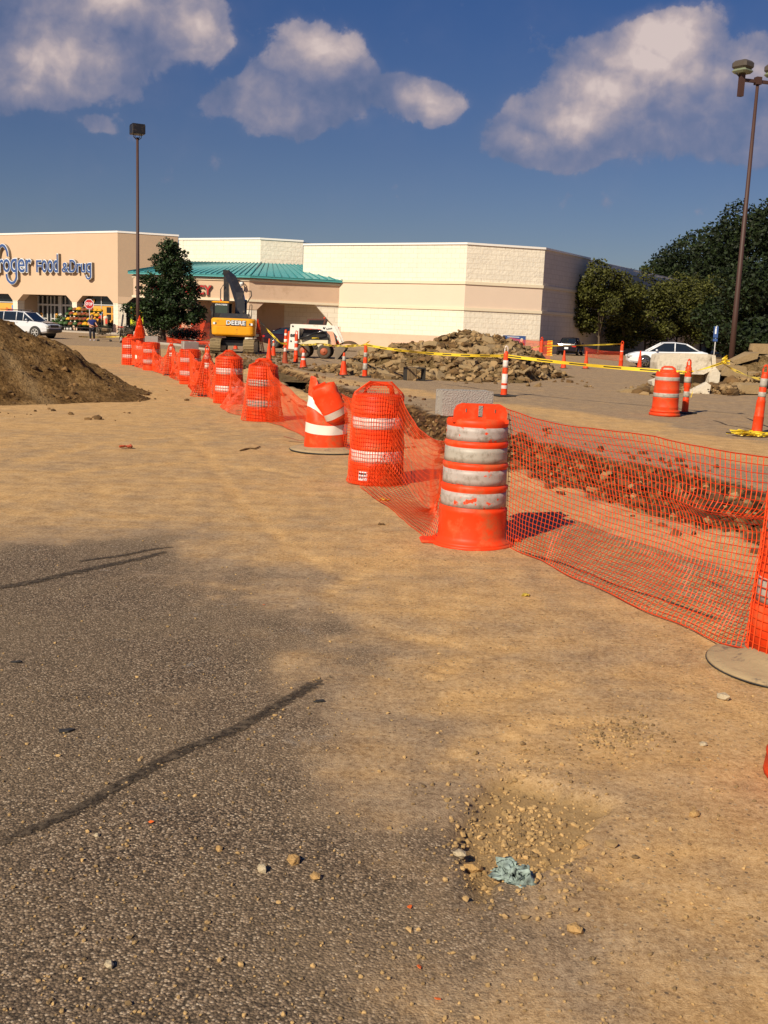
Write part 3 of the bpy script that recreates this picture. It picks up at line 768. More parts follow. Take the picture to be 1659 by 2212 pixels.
# broken stone and clods in the trench
mbr = MB(); n = 0
while n < 15000:
    t = rg.random() ** 1.2; k = t * (len(TR) - 1) * .62 + 2.0; i = min(int(k), len(TR) - 2); f = k - i
    a, b = Vector((*TR[i], 0)), Vector((*TR[i + 1], 0)); q = a.lerp(b, min(f, 1)); d = (b - a).normalized(); s_ = Vector((-d.y, d.x, 0))
    p = q + s_ * rg.uniform(-2.0, 1.7); z = ground_z(p.x, p.y)
    if z > -.07 and rg.random() > .015: continue
    r_ = rg.choice([.015, .02, .025, .03, .035, .045, .06]) * rg.uniform(.8, 1.5)
    if n % 6 < 5: add_rock(mbr, (p.x, p.y, z + r_ * .2), r_, .7, rg, mi=rg.choice([0, 1, 1, 1, 1, 1, 1]), jag=.38)
    else: add_slab(mbr, (p.x, p.y, z + r_ * .2), r_ * 2.4, r_ * 1.7, r_ * .8, rrot(rg, .6), rg, rg.choice([0, 1, 1, 1, 1, 1]))
    n += 1
o = mbr.build('rubble', [M['rock'], M['trench_clod']]); tag(o, 'stones and clods covering the walls and floor of the trench', 'rubble', kind='stuff')

# spilled clods on the far lip of the trench, by the excavator
mbr = MB()
for n in range(420):
    q = gp(rg.uniform(420, 650), rg.uniform(760, 800)); x, y = q.x + rg.gauss(0, .5), q.y
    r_ = rg.uniform(.03, .12)
    add_rock(mbr, (x, y, ground_z(x, y) + r_ * .2), r_, .7, rg, mi=1)
o = mbr.build('rubble', [M['rock'], M['clod']]); tag(o, 'dark clods scattered along the trench end beside the yellow excavator', 'rubble', kind='stuff')

# grit and small stones around the camera
mbr = MB()
for n in range(1700):
    q = gp(rg.uniform(-60, 1720), 1150 + 1100 * rg.random() ** .8); r_ = rg.choice([.003, .004, .005, .007]) * rg.uniform(.7, 1.3)
    add_rock(mbr, on(q, r_ * .35), r_, .7, rg, mi=rg.choice([0, 0, 1]))
for n in range(1250):
    q = gp(rg.gauss(1130, 80), rg.gauss(1790, 75)); r_ = rg.choice([.003, .004, .005, .006, .010]) * rg.uniform(.7, 1.3)
    add_rock(mbr, on(q, r_ * .35), r_, .75, rg, mi=rg.choice([0, 0, 0, 1]))
for n in range(260):
    q = gp(rg.gauss(1330, 60), rg.gauss(1590, 25)); r_ = rg.choice([.004, .006, .009]) * rg.uniform(.7, 1.3)
    add_rock(mbr, on(q, r_ * .35), r_, .75, rg, mi=rg.choice([0, 1]))
o = mbr.build('gravel', [M['crumb'], M['rock']]); tag(o, 'loose grit and crumbs strewn over the dusty ground', 'gravel', kind='stuff')
stones = [(635, 1864, .028, 'stone_yellow', 'largest ochre stone on the bare asphalt'), (566, 1884, .022, 'stone_pale', 'pale grey angular stone beside the largest ochre stone'), (680, 1900, .020, 'stone_yellow', 'crumbly ochre stone just right of the largest ochre stone'),
          (474, 1836, .014, 'stone_yellow', 'small ochre pebble below the wide tar crack'), (209, 1808, .012, 'stone_pale', 'tiny flat pale stone beside the left end of the tar crack'), (236, 2090, .018, 'stone_pale', 'flat cream stone at the bottom of the bare asphalt'),
          (1242, 2012, .024, 'stone_yellow', 'lone ochre stone on the dirt below the pothole'), (1500, 1762, .024, 'stone_yellow', 'lone flat tan stone right of the pothole'), (1520, 1998 - 390, .022, 'stone_pale', 'dark flat stone between pothole and rubber base'),
          (1562, 1522 - 12, .035, 'stone_pale', 'pale pebble at the rim of the round rubber base'), (1020, 1856, .035, 'stone_yellow', 'big tan stone in the pothole beside the rag'), (994, 1845, .026, 'stone_pale', 'grey stone at the pothole edge'),
          (1258, 1818, .026, 'stone_yellow', 'tan stone on the right edge of the pothole'), (1322, 1825, .022, 'rock', 'thin dark stone at the right end of the pothole'), (260, 2048 - 500, .001, None, '')]
for x, y, r_, mt, lb in stones:
    if not mt: continue
    mb = MB(); add_rock(mb, (0, 0, 0), r_, .6, rg, jag=.22); o = mb.build('stone', M[mt]); o.location = on(gp(x, y), r_ * .35); tag(o, lb, 'stone')

# crumpled rag in the pothole
mb = MB(); n = 46; rows = []
for j in range(n):
    row = []
    for i in range(n):
        u, v = i / (n - 1) * 2 - 1, j / (n - 1) * 2 - 1
        a = np.array([u * 3.6 + 9]); b = np.array([v * 3.6 + 4])
        k = float(fbm(a, b, 3, 5)[0]); k2 = float(fbm(a * 1.3 + 7, b * 1.3, 3, 6)[0]); k3 = float(fbm(a * 1.2, b * 1.2 + 5, 3, 7)[0])
        lim = 1 - .45 * abs(v) * abs(u)
        row.append((u * .058 * lim + (k2 - .5) * .15, v * .036 * lim + (k3 - .5) * .10, .004 + abs(k - .5) * .27 * (1.1 - max(abs(u), abs(v)))))
    rows.append(row)
mb.rings(rows, cap=False, closed=False, smooth=True)
rag = mb.build('rag', M['rag']); so = rag.modifiers.new('thick', 'SOLIDIFY'); so.thickness = .003
rag.location = on(gp(1112, 1893), .012); rag.rotation_euler = (0, 0, -.35); rag.scale = (.85, .85, 1.0); tag(rag, 'crumpled pale blue green rag lying in the pothole', 'rag')
for k, (x, y, lb) in enumerate([(326, 1780, 'orange plastic chip on bare asphalt below the tar crack'), (885, 1962, 'orange chip at the edge of the bare asphalt left of the pothole'), (905, 2090, 'orange leaf scrap near the bottom edge of the asphalt'), (945, 2160, 'lowest orange scrap on the ground'), (570, 1306, 'small tan and white litter scrap where asphalt turns to dust')]):
    mb = MB(); add_slab(mb, (0, 0, 0), .022, .013, .002, Matrix.Rotation(k, 3, 'Z') @ Matrix.Rotation(.3, 3, 'X'), rg); o = mb.build('litter_scrap', M['scrap_orange']); o.location = on(gp(x, y), .006); tag(o, lb, 'litter')
for k, (x, y, sz, lb) in enumerate([(828, 1080, .10, 'torn yellow tape scrap on dust beside netted drum'), (1138, 1287, .05, 'small torn yellow scrap on the dust in front of clean drum'), (822, 1134, .05, 'small brown twig clump on the dust between the two front drums')]):
    mb = MB()
    for q in range(6):
        add_slab(mb, (rg.uniform(-sz, sz) * .45, rg.uniform(-sz, sz) * .15, .008), sz * .9, sz * .35, .010, rrot(rg, .5), rg)
    o = mb.build('tape_scrap' if k < 2 else 'twig_clump', M['yellow_scrap'] if k < 2 else M['clod']); o.location = on(gp(x, y)); tag(o, lb, 'litter')
mb = MB(); mb.tube([on(gp(x, y), .012) for x, y in ((518, 975), (530, 972), (541, 970), (550, 971), (562, 967))], [.008, .014, .007, .012, .006], 6)
tag(mb.build('twig', M['clod']), 'thin dark twig lying on the dusty ground', 'twig')
mb = MB()
for k in range(4): add_slab(mb, (rg.uniform(-.06, .06), rg.uniform(-.06, .06), .03), .1, .06, .02, rrot(rg, .6), rg)
o = mb.build('litter_scrap', M['orange_old']); o.location = on(gp(275, 968)); tag(o, 'rust brown crumpled scrap on the dust near the sand pile', 'litter')
for k, (x, y, r_, lb) in enumerate([(38, 1433, .03, 'leftmost dark leaf bit on the asphalt'), (143, 1580, .045, 'dark crushed leaf on asphalt above the wide tar crack'), (690, 1516, .03, 'dark leaf bit beside the upper end of the tar crack')]):
    mb = MB(); add_slab(mb, (0, 0, 0), r_ * 2, r_ * .8, .006, Matrix.Rotation(.4, 3, 'Z'), rg); o = mb.build('dead_leaf', M['rubber']); o.location = on(gp(x, y), .006); tag(o, lb, 'leaf')
# ------------------------------------------------------------------ supermarket
store = thing('supermarket', 'long cream and tan supermarket with teal roofed pharmacy canopy', 'building')


def quad_wall(mb, a, b, z0, z1, th, mi=0):
    """upright slab whose outer face runs a -> b (outside on the right of a -> b)"""
    a = Vector((a[0], a[1], 0)); b = Vector((b[0], b[1], 0)); d = (b - a).normalized(); n = Vector((-d.y, d.x, 0)) * th
    return mb.prism([(a.x, a.y), (b.x, b.y), (b.x + n.x, b.y + n.y), (a.x + n.x, a.y + n.y)], z0, z1, mi)


def along(a, b, s, out=0.0):
    a = Vector((a[0], a[1], 0)); b = Vector((b[0], b[1], 0)); d = (b - a).normalized()
    return a + d * s + Vector((d.y, -d.x, 0)) * out


# main block: cream above, tan belt between two trims, cream below, pink base course
M0, M1, M2 = (-8.18, 96.05), (5.99, 87.92), (12.69, 89.93)
SD = Vector((math.sin(R(30.4)), math.cos(R(30.4)), 0))
M3 = (M2[0] + SD.x * 62, M2[1] + SD.y * 62)
MB0 = (M0[0] - .6 + SD.x * 60, M0[1] + SD.y * 60)
X0 = (-12.5, 98.55)                                  # main wall line carried on behind the canopy
X1 = (-21.0, 103.4)


def coursed(m, rot, stain=.16):
    """block courses and faint rain streaks on a wall running at angle rot"""
    global N, L
    N = m.node_tree.nodes; L = m.node_tree.links; p = N['Principled BSDF']; old = p.inputs['Base Color'].links[0].from_socket
    tc = nd('ShaderNodeTexCoord'); mp = nd('ShaderNodeMapping'); L.new(tc.outputs['Object'], mp.inputs[0]); mp.inputs['Rotation'].default_value = (0, 0, -rot)
    sp_ = nd('ShaderNodeSeparateXYZ'); L.new(mp.outputs[0], sp_.inputs[0]); cb = nd('ShaderNodeCombineXYZ'); L.new(sp_.outputs[0], cb.inputs[0]); L.new(sp_.outputs[2], cb.inputs[1])
    br = nd('ShaderNodeTexBrick'); L.new(cb.outputs[0], br.inputs['Vector']); br.inputs['Scale'].default_value = 1; br.inputs['Brick Width'].default_value = .8; br.inputs['Row Height'].default_value = .4
    br.inputs['Mortar Size'].default_value = .022; br.inputs['Mortar Smooth'].default_value = .3
    br.inputs['Color1'].default_value = (1, 1, 1, 1); br.inputs['Color2'].default_value = (.93, .93, .94, 1); br.inputs['Mortar'].default_value = (.80, .77, .73, 1)
    c = mixc(1.0, old, br.outputs['Color'], 'MULTIPLY')
    m2 = nd('ShaderNodeMapping'); L.new(cb.outputs[0], m2.inputs[0]); m2.inputs['Scale'].default_value = (1.6, .09, 1)
    ns = nd('ShaderNodeTexNoise'); L.new(m2.outputs[0], ns.inputs['Vector']); ns.inputs['Scale'].default_value = 1.5; ns.inputs['Detail'].default_value = 6; ns.inputs['Roughness'].default_value = .7
    mr = nd('ShaderNodeMapRange'); L.new(ns.outputs['Fac'], mr.inputs[0]); mr.inputs[1].default_value = .52; mr.inputs[2].default_value = .75
    c = mixc(mth('MULTIPLY', mr.outputs[0], stain), c, (.30, .22, .14)); L.new(c, p.inputs['Base Color'])
    return m


cream = coursed(mat('cream_split_block', (0.82, 0.745, 0.60), 0.95, 0.03, 0.7, bump=1.0, bscale=7), R(-29.85))
cream2 = coursed(mat('cream_rough_block', (0.82, 0.735, 0.59), 0.95, 0.04, 0.9, bump=2.2, bscale=4.5), R(16.7))
belt = mat('tan_belt', (0.73, 0.57, 0.435), 0.95, 0.02, 0.8, bump=0.3, bscale=20)
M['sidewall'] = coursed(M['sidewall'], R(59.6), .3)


def ring(off):
    """main block outline pushed out by off"""
    n1 = Vector((math.sin(R(-29.85)), -math.cos(R(29.85)), 0)); n2 = Vector((math.sin(R(16.7)), -math.cos(R(16.7)), 0)); n3 = Vector((SD.y, -SD.x, 0))

    def corner(p, a, b):
        k = (a + b); k = k / (k.length ** 2 / 2); return (p[0] + k.x * off, p[1] + k.y * off)
    return [(X0[0] + n1.x * off, X0[1] + n1.y * off), (M0[0] + n1.x * off, M0[1] + n1.y * off), corner(M1, n1, n2), corner(M2, n2, n3), (M3[0] + n3.x * off, M3[1] + n3.y * off)]


def outline(off, z0, z1, name, m_front, m_ch=None, x0=False, last=None):
    P = ring(off); mb = MB()
    start = 0 if x0 else 1
    back = Vector((-40, 0, 0))
    for i in range(start, 4):
        a, b = P[i], P[i + 1]
        if i == 3 and last: b = along(a, b, last)
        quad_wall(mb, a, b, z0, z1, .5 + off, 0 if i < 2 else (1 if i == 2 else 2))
    return mb.build(name, [m_front, m_ch or m_front, M['sidewall']], store)


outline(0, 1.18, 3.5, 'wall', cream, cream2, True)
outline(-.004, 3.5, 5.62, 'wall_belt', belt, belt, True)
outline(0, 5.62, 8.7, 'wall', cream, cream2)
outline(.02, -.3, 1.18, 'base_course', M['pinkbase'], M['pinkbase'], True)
for z in (3.50, 5.62):
    P = ring(.09); mb = MB()
    for i in (0, 1, 2, 3): quad_wall(mb, P[i], P[i + 1], z - .12, z + .12, .12)
    mb.build('trim', M['trim'], store)
# coping steps down along the side
P = ring(.10); mb = MB()
quad_wall(mb, P[1], P[2], 8.70, 8.86, .7); quad_wall(mb, P[2], P[3], 8.70, 8.862, .7)
s0 = Vector((*P[3], 0)); e0 = Vector((*P[4], 0))
for a, b, z in ((0, 11, 8.86), (11, 24, 8.66), (24, 42, 8.46), (42, 62, 8.2)):
    quad_wall(mb, along(s0, e0, a), along(s0, e0, b), 8.05 if a else 8.70, z, .7)
mb.build('coping', M['coping'], store)
# upper side wall piece closing the stepped parapet and left return
mb = MB(); quad_wall(mb, (M0[0] + SD.x * 40, M0[1] + SD.y * 40), M0, 0, 8.72, .4); mb.build('wall', cream, store)
mb = MB(); mb.prism([(M0[0] + .6, M0[1] + .4), (M1[0] + .3, M1[1] + .6), (M2[0] - .3, M2[1] + .5), (M2[0] + 29, M2[1] + 51), (M0[0] + 29, M0[1] + 51)], 7.9, 7.98); mb.build('roof', M['sidewall'], store)

# middle tower with chamfered right end
T0, T1, T2 = (-21.04, 104.21), (-12.53, 99.78), (-8.63, 100.78)
mb = MB(); poly = [T0, T1, T2, (T2[0] + 6, T2[1] + 10), (T0[0] + 6, T0[1] + 10)]
quad_wall(mb, T0, T1, 0, 9.36, .5); quad_wall(mb, T1, T2, 0, 9.36, .5, 1); quad_wall(mb, T2, poly[3], 0, 9.36, .5); quad_wall(mb, poly[4], T0, 0, 9.36, .5)
mb.build('wall', [cream, cream2], store)
mb = MB(); quad_wall(mb, along(T0, T1, 0, .08), along(T0, T1, 9.62, .08), 9.36, 9.52, .7); quad_wall(mb, along(T1, T2, 0, .08), along(T1, T2, 4.05, .08), 9.36, 9.522, .7)
mb.build('coping', M['coping'], store)

# entrance block (left): facade in the plane K0-K1, chamfer K1-K2
K1, K2 = Vector((-28.37, 109.30, 0)), Vector((-22.56, 111.24, 0))
UA = Vector((math.cos(R(-32)), math.sin(R(-32)), 0)); NA = Vector((-UA.y, UA.x, 0))      # along, inward
UC = (K2 - K1).normalized(); NC = Vector((-UC.y, UC.x, 0))
fa = lambda a, b, z: tuple(K1 + UA * a + NA * b + Vector((0, 0, z)))
fc = lambda a, b, z: tuple(K1 + UC * a + NC * b + Vector((0, 0, z)))


def fbox(mb, fn, a0, a1, b0, b1, z0, z1, mi=0):
    return mb.rings([[fn(a0, b0, z0), fn(a1, b0, z0), fn(a1, b1, z0), fn(a0, b1, z0)], [fn(a0, b0, z1), fn(a1, b0, z1), fn(a1, b1, z1), fn(a0, b1, z1)]], mi=mi)


mb = MB()
A0 = -34.0
mb.prism([fa(A0, 0, 0)[:2], fa(0, 0, 0)[:2], fa(0, .9, 0)[:2], fa(A0, .9, 0)[:2]], 3.81, 10.22)
mb.prism([fa(A0, .9, 0)[:2], fa(-.55, .9, 0)[:2], fa(3, 16, 0)[:2], fa(A0, 16, 0)[:2]], 3.81, 9.6, 3)
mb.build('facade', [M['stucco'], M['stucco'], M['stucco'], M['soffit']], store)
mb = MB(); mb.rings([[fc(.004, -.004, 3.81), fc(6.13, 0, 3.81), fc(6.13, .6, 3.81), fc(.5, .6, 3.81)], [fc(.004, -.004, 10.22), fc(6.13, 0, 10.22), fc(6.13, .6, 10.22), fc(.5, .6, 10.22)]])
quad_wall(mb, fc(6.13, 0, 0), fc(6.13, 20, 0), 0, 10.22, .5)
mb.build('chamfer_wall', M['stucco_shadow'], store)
mb = MB(); mb.prism([fa(A0, -.06, 0)[:2], fa(.02, -.06, 0)[:2], fc(6.2, -.06, 0)[:2], fc(6.2, .6, 0)[:2], fa(-.2, .6, 0)[:2], fa(A0, .6, 0)[:2]], 10.22, 10.40)
mb.build('coping', M['coping'], store)
# arcade: openings (a0 bottom-left, a1 bottom-right, chamfer width)
ops = [(-25.6, -16.56, .8), (-15.77, -6.92, .95), (-6.19, -.68, .9)]
cols = [(-33.9, -25.6), (-16.56, -15.77), (-6.92, -6.19), (-.68, -.001)]
for a0, a1, c in ops:
    for sgn, e in ((1, a0), (-1, a1)):
        mb = MB()
        q = [(e, 3.08), (e, 3.81), (e + sgn * c, 3.81)]
        if sgn < 0: q = q[::-1]
        # triangle bracket under the lintel
        mb.rings([[fa(x, 0, z) for x, z in q], [fa(x, .9, z) for x, z in q]]); mb.build('arch_bracket', M['stucco'], store)
for a0, a1 in cols:
    mb = MB(); fbox(mb, fa, a0, a1, 0, .9, 3.08, 3.81); mb.build('pier_head', M['stucco'], store)
mb = MB(); mb.rings([[fc(.008, -.004, 3.08), fc(.81, 0, 3.08), fc(.81, .8, 3.08), fc(.5, .8, 3.08)], [fc(.008, -.004, 3.81), fc(.81, 0, 3.81), fc(.81, .8, 3.81), fc(.5, .8, 3.81)]])
mb.rings([[fc(x, 0, z) for x, z in [(.81, 3.08), (1.6, 3.81), (.81, 3.81)]], [fc(x, .6, z) for x, z in [(.81, 3.08), (1.6, 3.81), (.81, 3.81)]]])
mb.build('arcade_lintel', M['stucco'], store)
for a0, a1 in cols:
    mb = MB(); fbox(mb, fa, a0, a1 if a1 < -.1 else a1, -.012, .9, .9, 3.05, 0); fbox(mb, fa, a0 - .03, min(a1 + .03, 0), -.045, .93, .12, .9, 1)
    fbox(mb, fa, a0 - .02, min(a1 + .02, 0), -.035, .92, 3.0, 3.082, 0)
    if a1 > -.1:
        mb.rings([[fc(.01, -.012, .12), fc(.80, -.012, .12), fc(.80, .8, .12), fc(.5, .8, .12)], [fc(.01, -.012, 3.04), fc(.80, -.012, 3.04), fc(.80, .8, 3.04), fc(.5, .8, 3.04)]])
    mb.build('column', [cream2, M['pinkbase']], store)
# recessed entrance behind the middle opening: side walls, doors, ceiling lamp
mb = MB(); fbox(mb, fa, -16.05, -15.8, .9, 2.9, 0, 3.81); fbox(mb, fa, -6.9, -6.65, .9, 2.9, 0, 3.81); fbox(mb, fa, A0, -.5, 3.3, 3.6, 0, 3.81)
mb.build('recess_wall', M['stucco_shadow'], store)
ent = MB(); fbox(ent, fa, -15.8, -6.9, 2.9, 2.95, .15, 3.78); dr = ent.build('entrance_glazing', M['glass'], store)
mb = MB()
for a in (-15.74, -15.0, -14.2, -13.6, -13.0, -12.3, -11.2, -10.4, -9.2, -8.1, -6.98): fbox(mb, fa, a - .06, a + .06, 2.76, 2.9, .15, 3.75)
for z0, z1 in ((2.68, 2.90), (1.22, 1.32), (.15, .32)):
    fbox(mb, fa, -15.7, -14.26, 2.79, 2.88, z0, z1); fbox(mb, fa, -13.54, -7.02, 2.79, 2.88, z0, z1)
fbox(mb, fa, -15.8, -6.95, 2.75, 2.89, 2.70, 2.86); fbox(mb, fa, -12.1, -11.75, 2.68, 2.9, .15, 3.75)
mb.build('door_frame', M['frame'], dr)
for a in (-15.3, -12.8, -10.9):
    mb = MB(); fbox(mb, fa, a, a + .32, 2.72, 2.75, 1.36, 1.85); fbox(mb, fa, a + .1, a + .22, 2.70, 2.72, 1.5, 1.72, 1); mb.build('door_notice', [M['poster_orange'], M['black_ink']], dr)
# shop windows in the right and left openings
for (a0, a1, split) in ((-6.19, -.68, -3.2), (-25.6, -16.56, -20)):
    mb = MB(); fbox(mb, fa, a0, a1, .75, .8, .15, 3.81); gl = mb.build('shop_window', M['glass'], store)
    mb = MB(); fbox(mb, fa, a0, a1, .68, .75, 2.86, 2.96)
    for a in (a0 + .04, split, a1 - .04): fbox(mb, fa, a - .04, a + .04, .66, .748, .15, 3.8)
    mb.build('frame', M['frame'], gl)
    mb = MB(); fbox(mb, fa, a0 + .15, a1 - .15, .72, .745, 1.1, 2.8)
    for k in range(3):
        b = a0 + .25 + k * 1.05
        if a0 < -10: continue
    if a0 > -10:
        for b, c_ in ((-6.0, 2.72), (-5.2, 2.72), (-2.45, 2.72), (-1.55, 2.72)):
            for q in range(2): fbox(mb, fa, b, b + .68, .70, .72, 1.35 + q * .75, 1.95 + q * .75, 1)
        fbox(mb, fa, -4.2, -2.6, .70, .72, 1.5, 1.82, 2); fbox(mb, fa, -3.5, -3.05, .695, .72, 1.85, 2.45, 3)
        fbox(mb, fa, -5.0, -4.2, .6, .66, 3.15, 3.5, 0); fbox(mb, fa, -4.92, -4.28, .58, .6, 3.22, 3.43, 1)
        mb.build('window_poster', [M['poster_orange'], M['black_ink'], M['poster_red'], M['poster_blue']], gl)
    else:
        fbox(mb, fa, -17.7, -16.85, .70, .72, 1.2, 2.6, 3)
        add_text(mb, 'Open!', .5, fa(-18.75, .715, 1.95), UA, (0, 0, 1), -NA, .02, .012, mi=2)
        fbox(mb, fa, -19.2, -17.8, .70, .72, 1.3, 1.62, 1)
        mb.build('window_poster', [M['poster_orange'], M['black_ink'], M['poster_red'], M['poster_blue']], gl)
# chamfer window and its low wall
mb = MB(); fbox(mb, fc, .81, 5.2, .35, .4, .84, 3.81); gl = mb.build('shop_window', M['glass'], store)
mb = MB(); fbox(mb, fc, .8, 5.2, .28, .35, 2.84, 2.92); fbox(mb, fc, .8, .88, .28, .35, .84, 3.8); fbox(mb, fc, .8, 5.2, -.06, .35, .78, .86); mb.build('frame', M['frame'], gl)
mb = MB(); fbox(mb, fc, .81, 6, 0, .5, -.1, .8); fbox(mb, fc, 5.2, 6, .02, .5, .8, 3.81); mb.build('low_wall', M['pinkbase'], store)
# entrance pavement with its kerb
mb = MB(); fbox(mb, fa, A0, 9, -4.4, 6, -.2, .14); pv = mb.build('pavement', M['curb']); tag(pv, kind='structure')

# window banner
ban = MB(); fbox(ban, fc, 1.25, 2.55, .20, .24, .92, 2.86)
bn = ban.build('banner', M['lime']); tag(bn, 'lime yellow NOW HIRING banner behind the lamp post in the shop window', 'banner')
mb = MB()
for s, z, h, m_ in (('NOW', 2.38, .34, 0), ('HIRING', 1.95, .34, 0)):
    add_text(mb, s, .4, fc(1.32, .19, z), UC, (0, 0, 1), -NC, .02, .014, mi=m_, width=1.15 if s == 'HIRING' else .75, height=h)
for s, z in (('Apply', 1.42), ('Today', 1.02)):
    add_text(mb, s, .36, fc(1.38, .19, z), UC + Vector((0, 0, .12)), (.12 * UC.x, .12 * UC.y, 1), -NC, .02, .008, mi=1, width=.95, height=.32)
mb.build('lettering', [M['poster_red'], M['black_ink']], bn)

# ---- big sign letters on the entrance block, standing off the wall
sg = thing('store_sign', 'blue and white raised letters reading Kroger Food & Drug on the tan facade', 'sign', tuple(K1))


def letters(name, calls, ribbons=()):
    front, rim, side = MB(), MB(), MB()
    for s, a, z, wd, ht in calls:
        for mb, off, cen, dep in ((side, .04, .19, .30), (rim, .04, .37, .05), (front, .006, .42, .04)):
            vs, fs = text_mesh(s, 1.0, dep / 2, off * .8, 1.0)
            v0, _ = text_mesh(s, 1.0, 0, 0); xs = [v[0] for v in v0]; x0, x1 = min(xs), max(xs)
            cap = max(v[1] for v in text_mesh(s[0], 1.0, 0, 0)[0])
            kx = wd / (x1 - x0); kz = ht / cap
            base = Vector(fa(a, 0, z)) - K1
            mb.add([base + UA * ((v[0] - x0) * kx) + Vector((0, 0, v[1] * kz)) - NA * (cen + v[2]) for v in vs], fs)
    for pts, wd in ribbons:
        for mb, w_, b0, b1 in ((side, wd + .09, .04, .33), (rim, wd + .09, .33, .39), (front, wd, .38, .43)):
            P = [Vector((p[0], p[1])) for p in pts]; Q = []
            for i in range(len(P) - 1):                                   # smooth the stroke
                p0, p1, p2, p3 = P[max(i - 1, 0)], P[i], P[i + 1], P[min(i + 2, len(P) - 1)]
                for k in range(6):
                    t = k / 6; Q.append(.5 * ((2 * p1) + (p2 - p0) * t + (2 * p0 - 5 * p1 + 4 * p2 - p3) * t * t + (3 * p1 - p0 - 3 * p2 + p3) * t ** 3))
            Q.append(P[-1]); rs = []
            for i, p in enumerate(Q):
                t = (Q[min(i + 1, len(Q) - 1)] - Q[max(i - 1, 0)]).normalized(); n = Vector((-t.y, t.x)) * w_ / 2
                e = t * ((w_ - wd) / 2) * (-1 if i == 0 else (1 if i == len(Q) - 1 else 0))
                l, r_ = p + n + e, p - n + e
                rs.append([Vector(fa(q.x, -b, q.y)) - K1 for q, b in ((l, b0), (l, b1), (r_, b1), (r_, b0))])
            mb.rings(rs)
    par = rim.build(name, M['signwhite'], sg); front.build('letter_face', M['signblue'], par); side.build('letter_return', M['signside'], par)


letters('lettering', [('F', -12.04, 6.20, .82, 1.24), ('ood', -11.15, 6.20, 2.55, 1.24), ('&', -7.95, 6.20, 1.0, .98), ('D', -6.75, 6.20, .92, 1.28), ('ru', -5.65, 6.20, 1.28, 1.24 * .72), ('q', -4.22, 6.20, .72, .95)],
        [([(-3.56, 6.15), (-3.60, 5.75), (-3.85, 5.56), (-4.15, 5.62), (-4.32, 5.90)], .16)])
letters('lettering', [('r', -18.32, 6.20, .75, 1.32), ('o', -17.55, 6.20, 1.12, 1.36), ('q', -16.28, 6.20, 1.02, 1.40), ('e', -15.05, 6.20, 1.08, 1.36), ('r', -13.72, 6.20, .78, 1.32)],
        [([(-15.36, 6.1), (-15.40, 5.55), (-15.75, 5.10), (-16.3, 5.0), (-16.85, 5.35), (-17.05, 5.95)], .26),
         ([(-16.78, 7.88), (-16.90, 8.45), (-17.3, 8.95), (-17.8, 9.05), (-18.25, 8.7), (-18.5, 8.0), (-18.6, 7.2), (-18.75, 6.2), (-19.1, 5.5)], .26),
         ([(-19.9, 8.9), (-19.9, 6.2)], .3), ([(-19.75, 7.4), (-19.1, 7.0), (-18.55, 6.1)], .26)])

# ---- pharmacy canopy
CL, CC, CR = Vector((-22.76, 92.90, 0)), Vector((-12.36, 91.23, 0)), Vector((-4.69, 94.10, 0))
CBk = Vector((-19.5, 103.0, 0)); CBl = CL + Vector((SD.x, SD.y, 0)) * 10
cp = [tuple(CL[:2]), tuple(CC[:2]), tuple(CR[:2]), (-8.4, 97), (-12, 99.4), tuple(CBl[:2])]
UL = (CC - CL).normalized(); NL = Vector((-UL.y, UL.x, 0)); UR = (CR - CC).normalized(); NR = Vector((-UR.y, UR.x, 0))
gl_ = lambda a, b, z: tuple(CL + UL * a + NL * b + Vector((0, 0, z)))
gr = lambda a, b, z: tuple(CC + UR * a + NR * b + Vector((0, 0, z)))
LL, LR = (CC - CL).length, (CR - CC).length
mb = MB()
mb.rings([[gl_(0, 0, 3.5), gl_(LL, 0, 3.5), gl_(LL, .4, 3.5), gl_(0, .4, 3.5)], [gl_(0, 0, 5.62), gl_(LL, 0, 5.62), gl_(LL, .4, 5.62), gl_(0, .4, 5.62)]])
mb.build('canopy_fascia', M['stucco'], store)
mb = MB(); mb.rings([[gr(.0, .003, 3.5), gr(LR, 0, 3.5), gr(LR, .4, 3.5), gr(.3, .4, 3.5)], [gr(.0, .003, 5.62), gr(LR, 0, 5.62), gr(LR, .4, 5.62), gr(.3, .4, 5.62)]])
mb.build('canopy_fascia', M['stucco_dark'], store)
mb = MB(); quad_wall(mb, CBl, CL, 3.5, 5.62, .4); mb.build('canopy_fascia', M['stucco_dark'], store)
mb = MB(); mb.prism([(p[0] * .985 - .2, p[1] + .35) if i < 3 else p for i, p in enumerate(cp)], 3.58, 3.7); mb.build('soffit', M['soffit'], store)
for z0, z1, o_, nm in ((5.18, 5.36, .10, 'cornice'), (3.46, 3.66, .12, 'cornice')):
    mb = MB()
    mb.rings([[gl_(-.1, -o_, z), gl_(LL + .02, -o_, z), gl_(LL, .1, z), gl_(-.1, .1, z)] for z in (z0, z1)])
    mb.rings([[gr(-.02, -o_, z), gr(LR, -o_, z), gr(LR, .1, z), gr(0, .1, z)] for z in (z0 + .002, z1 - .002)])
    mb.build(nm, M['trim'], store)
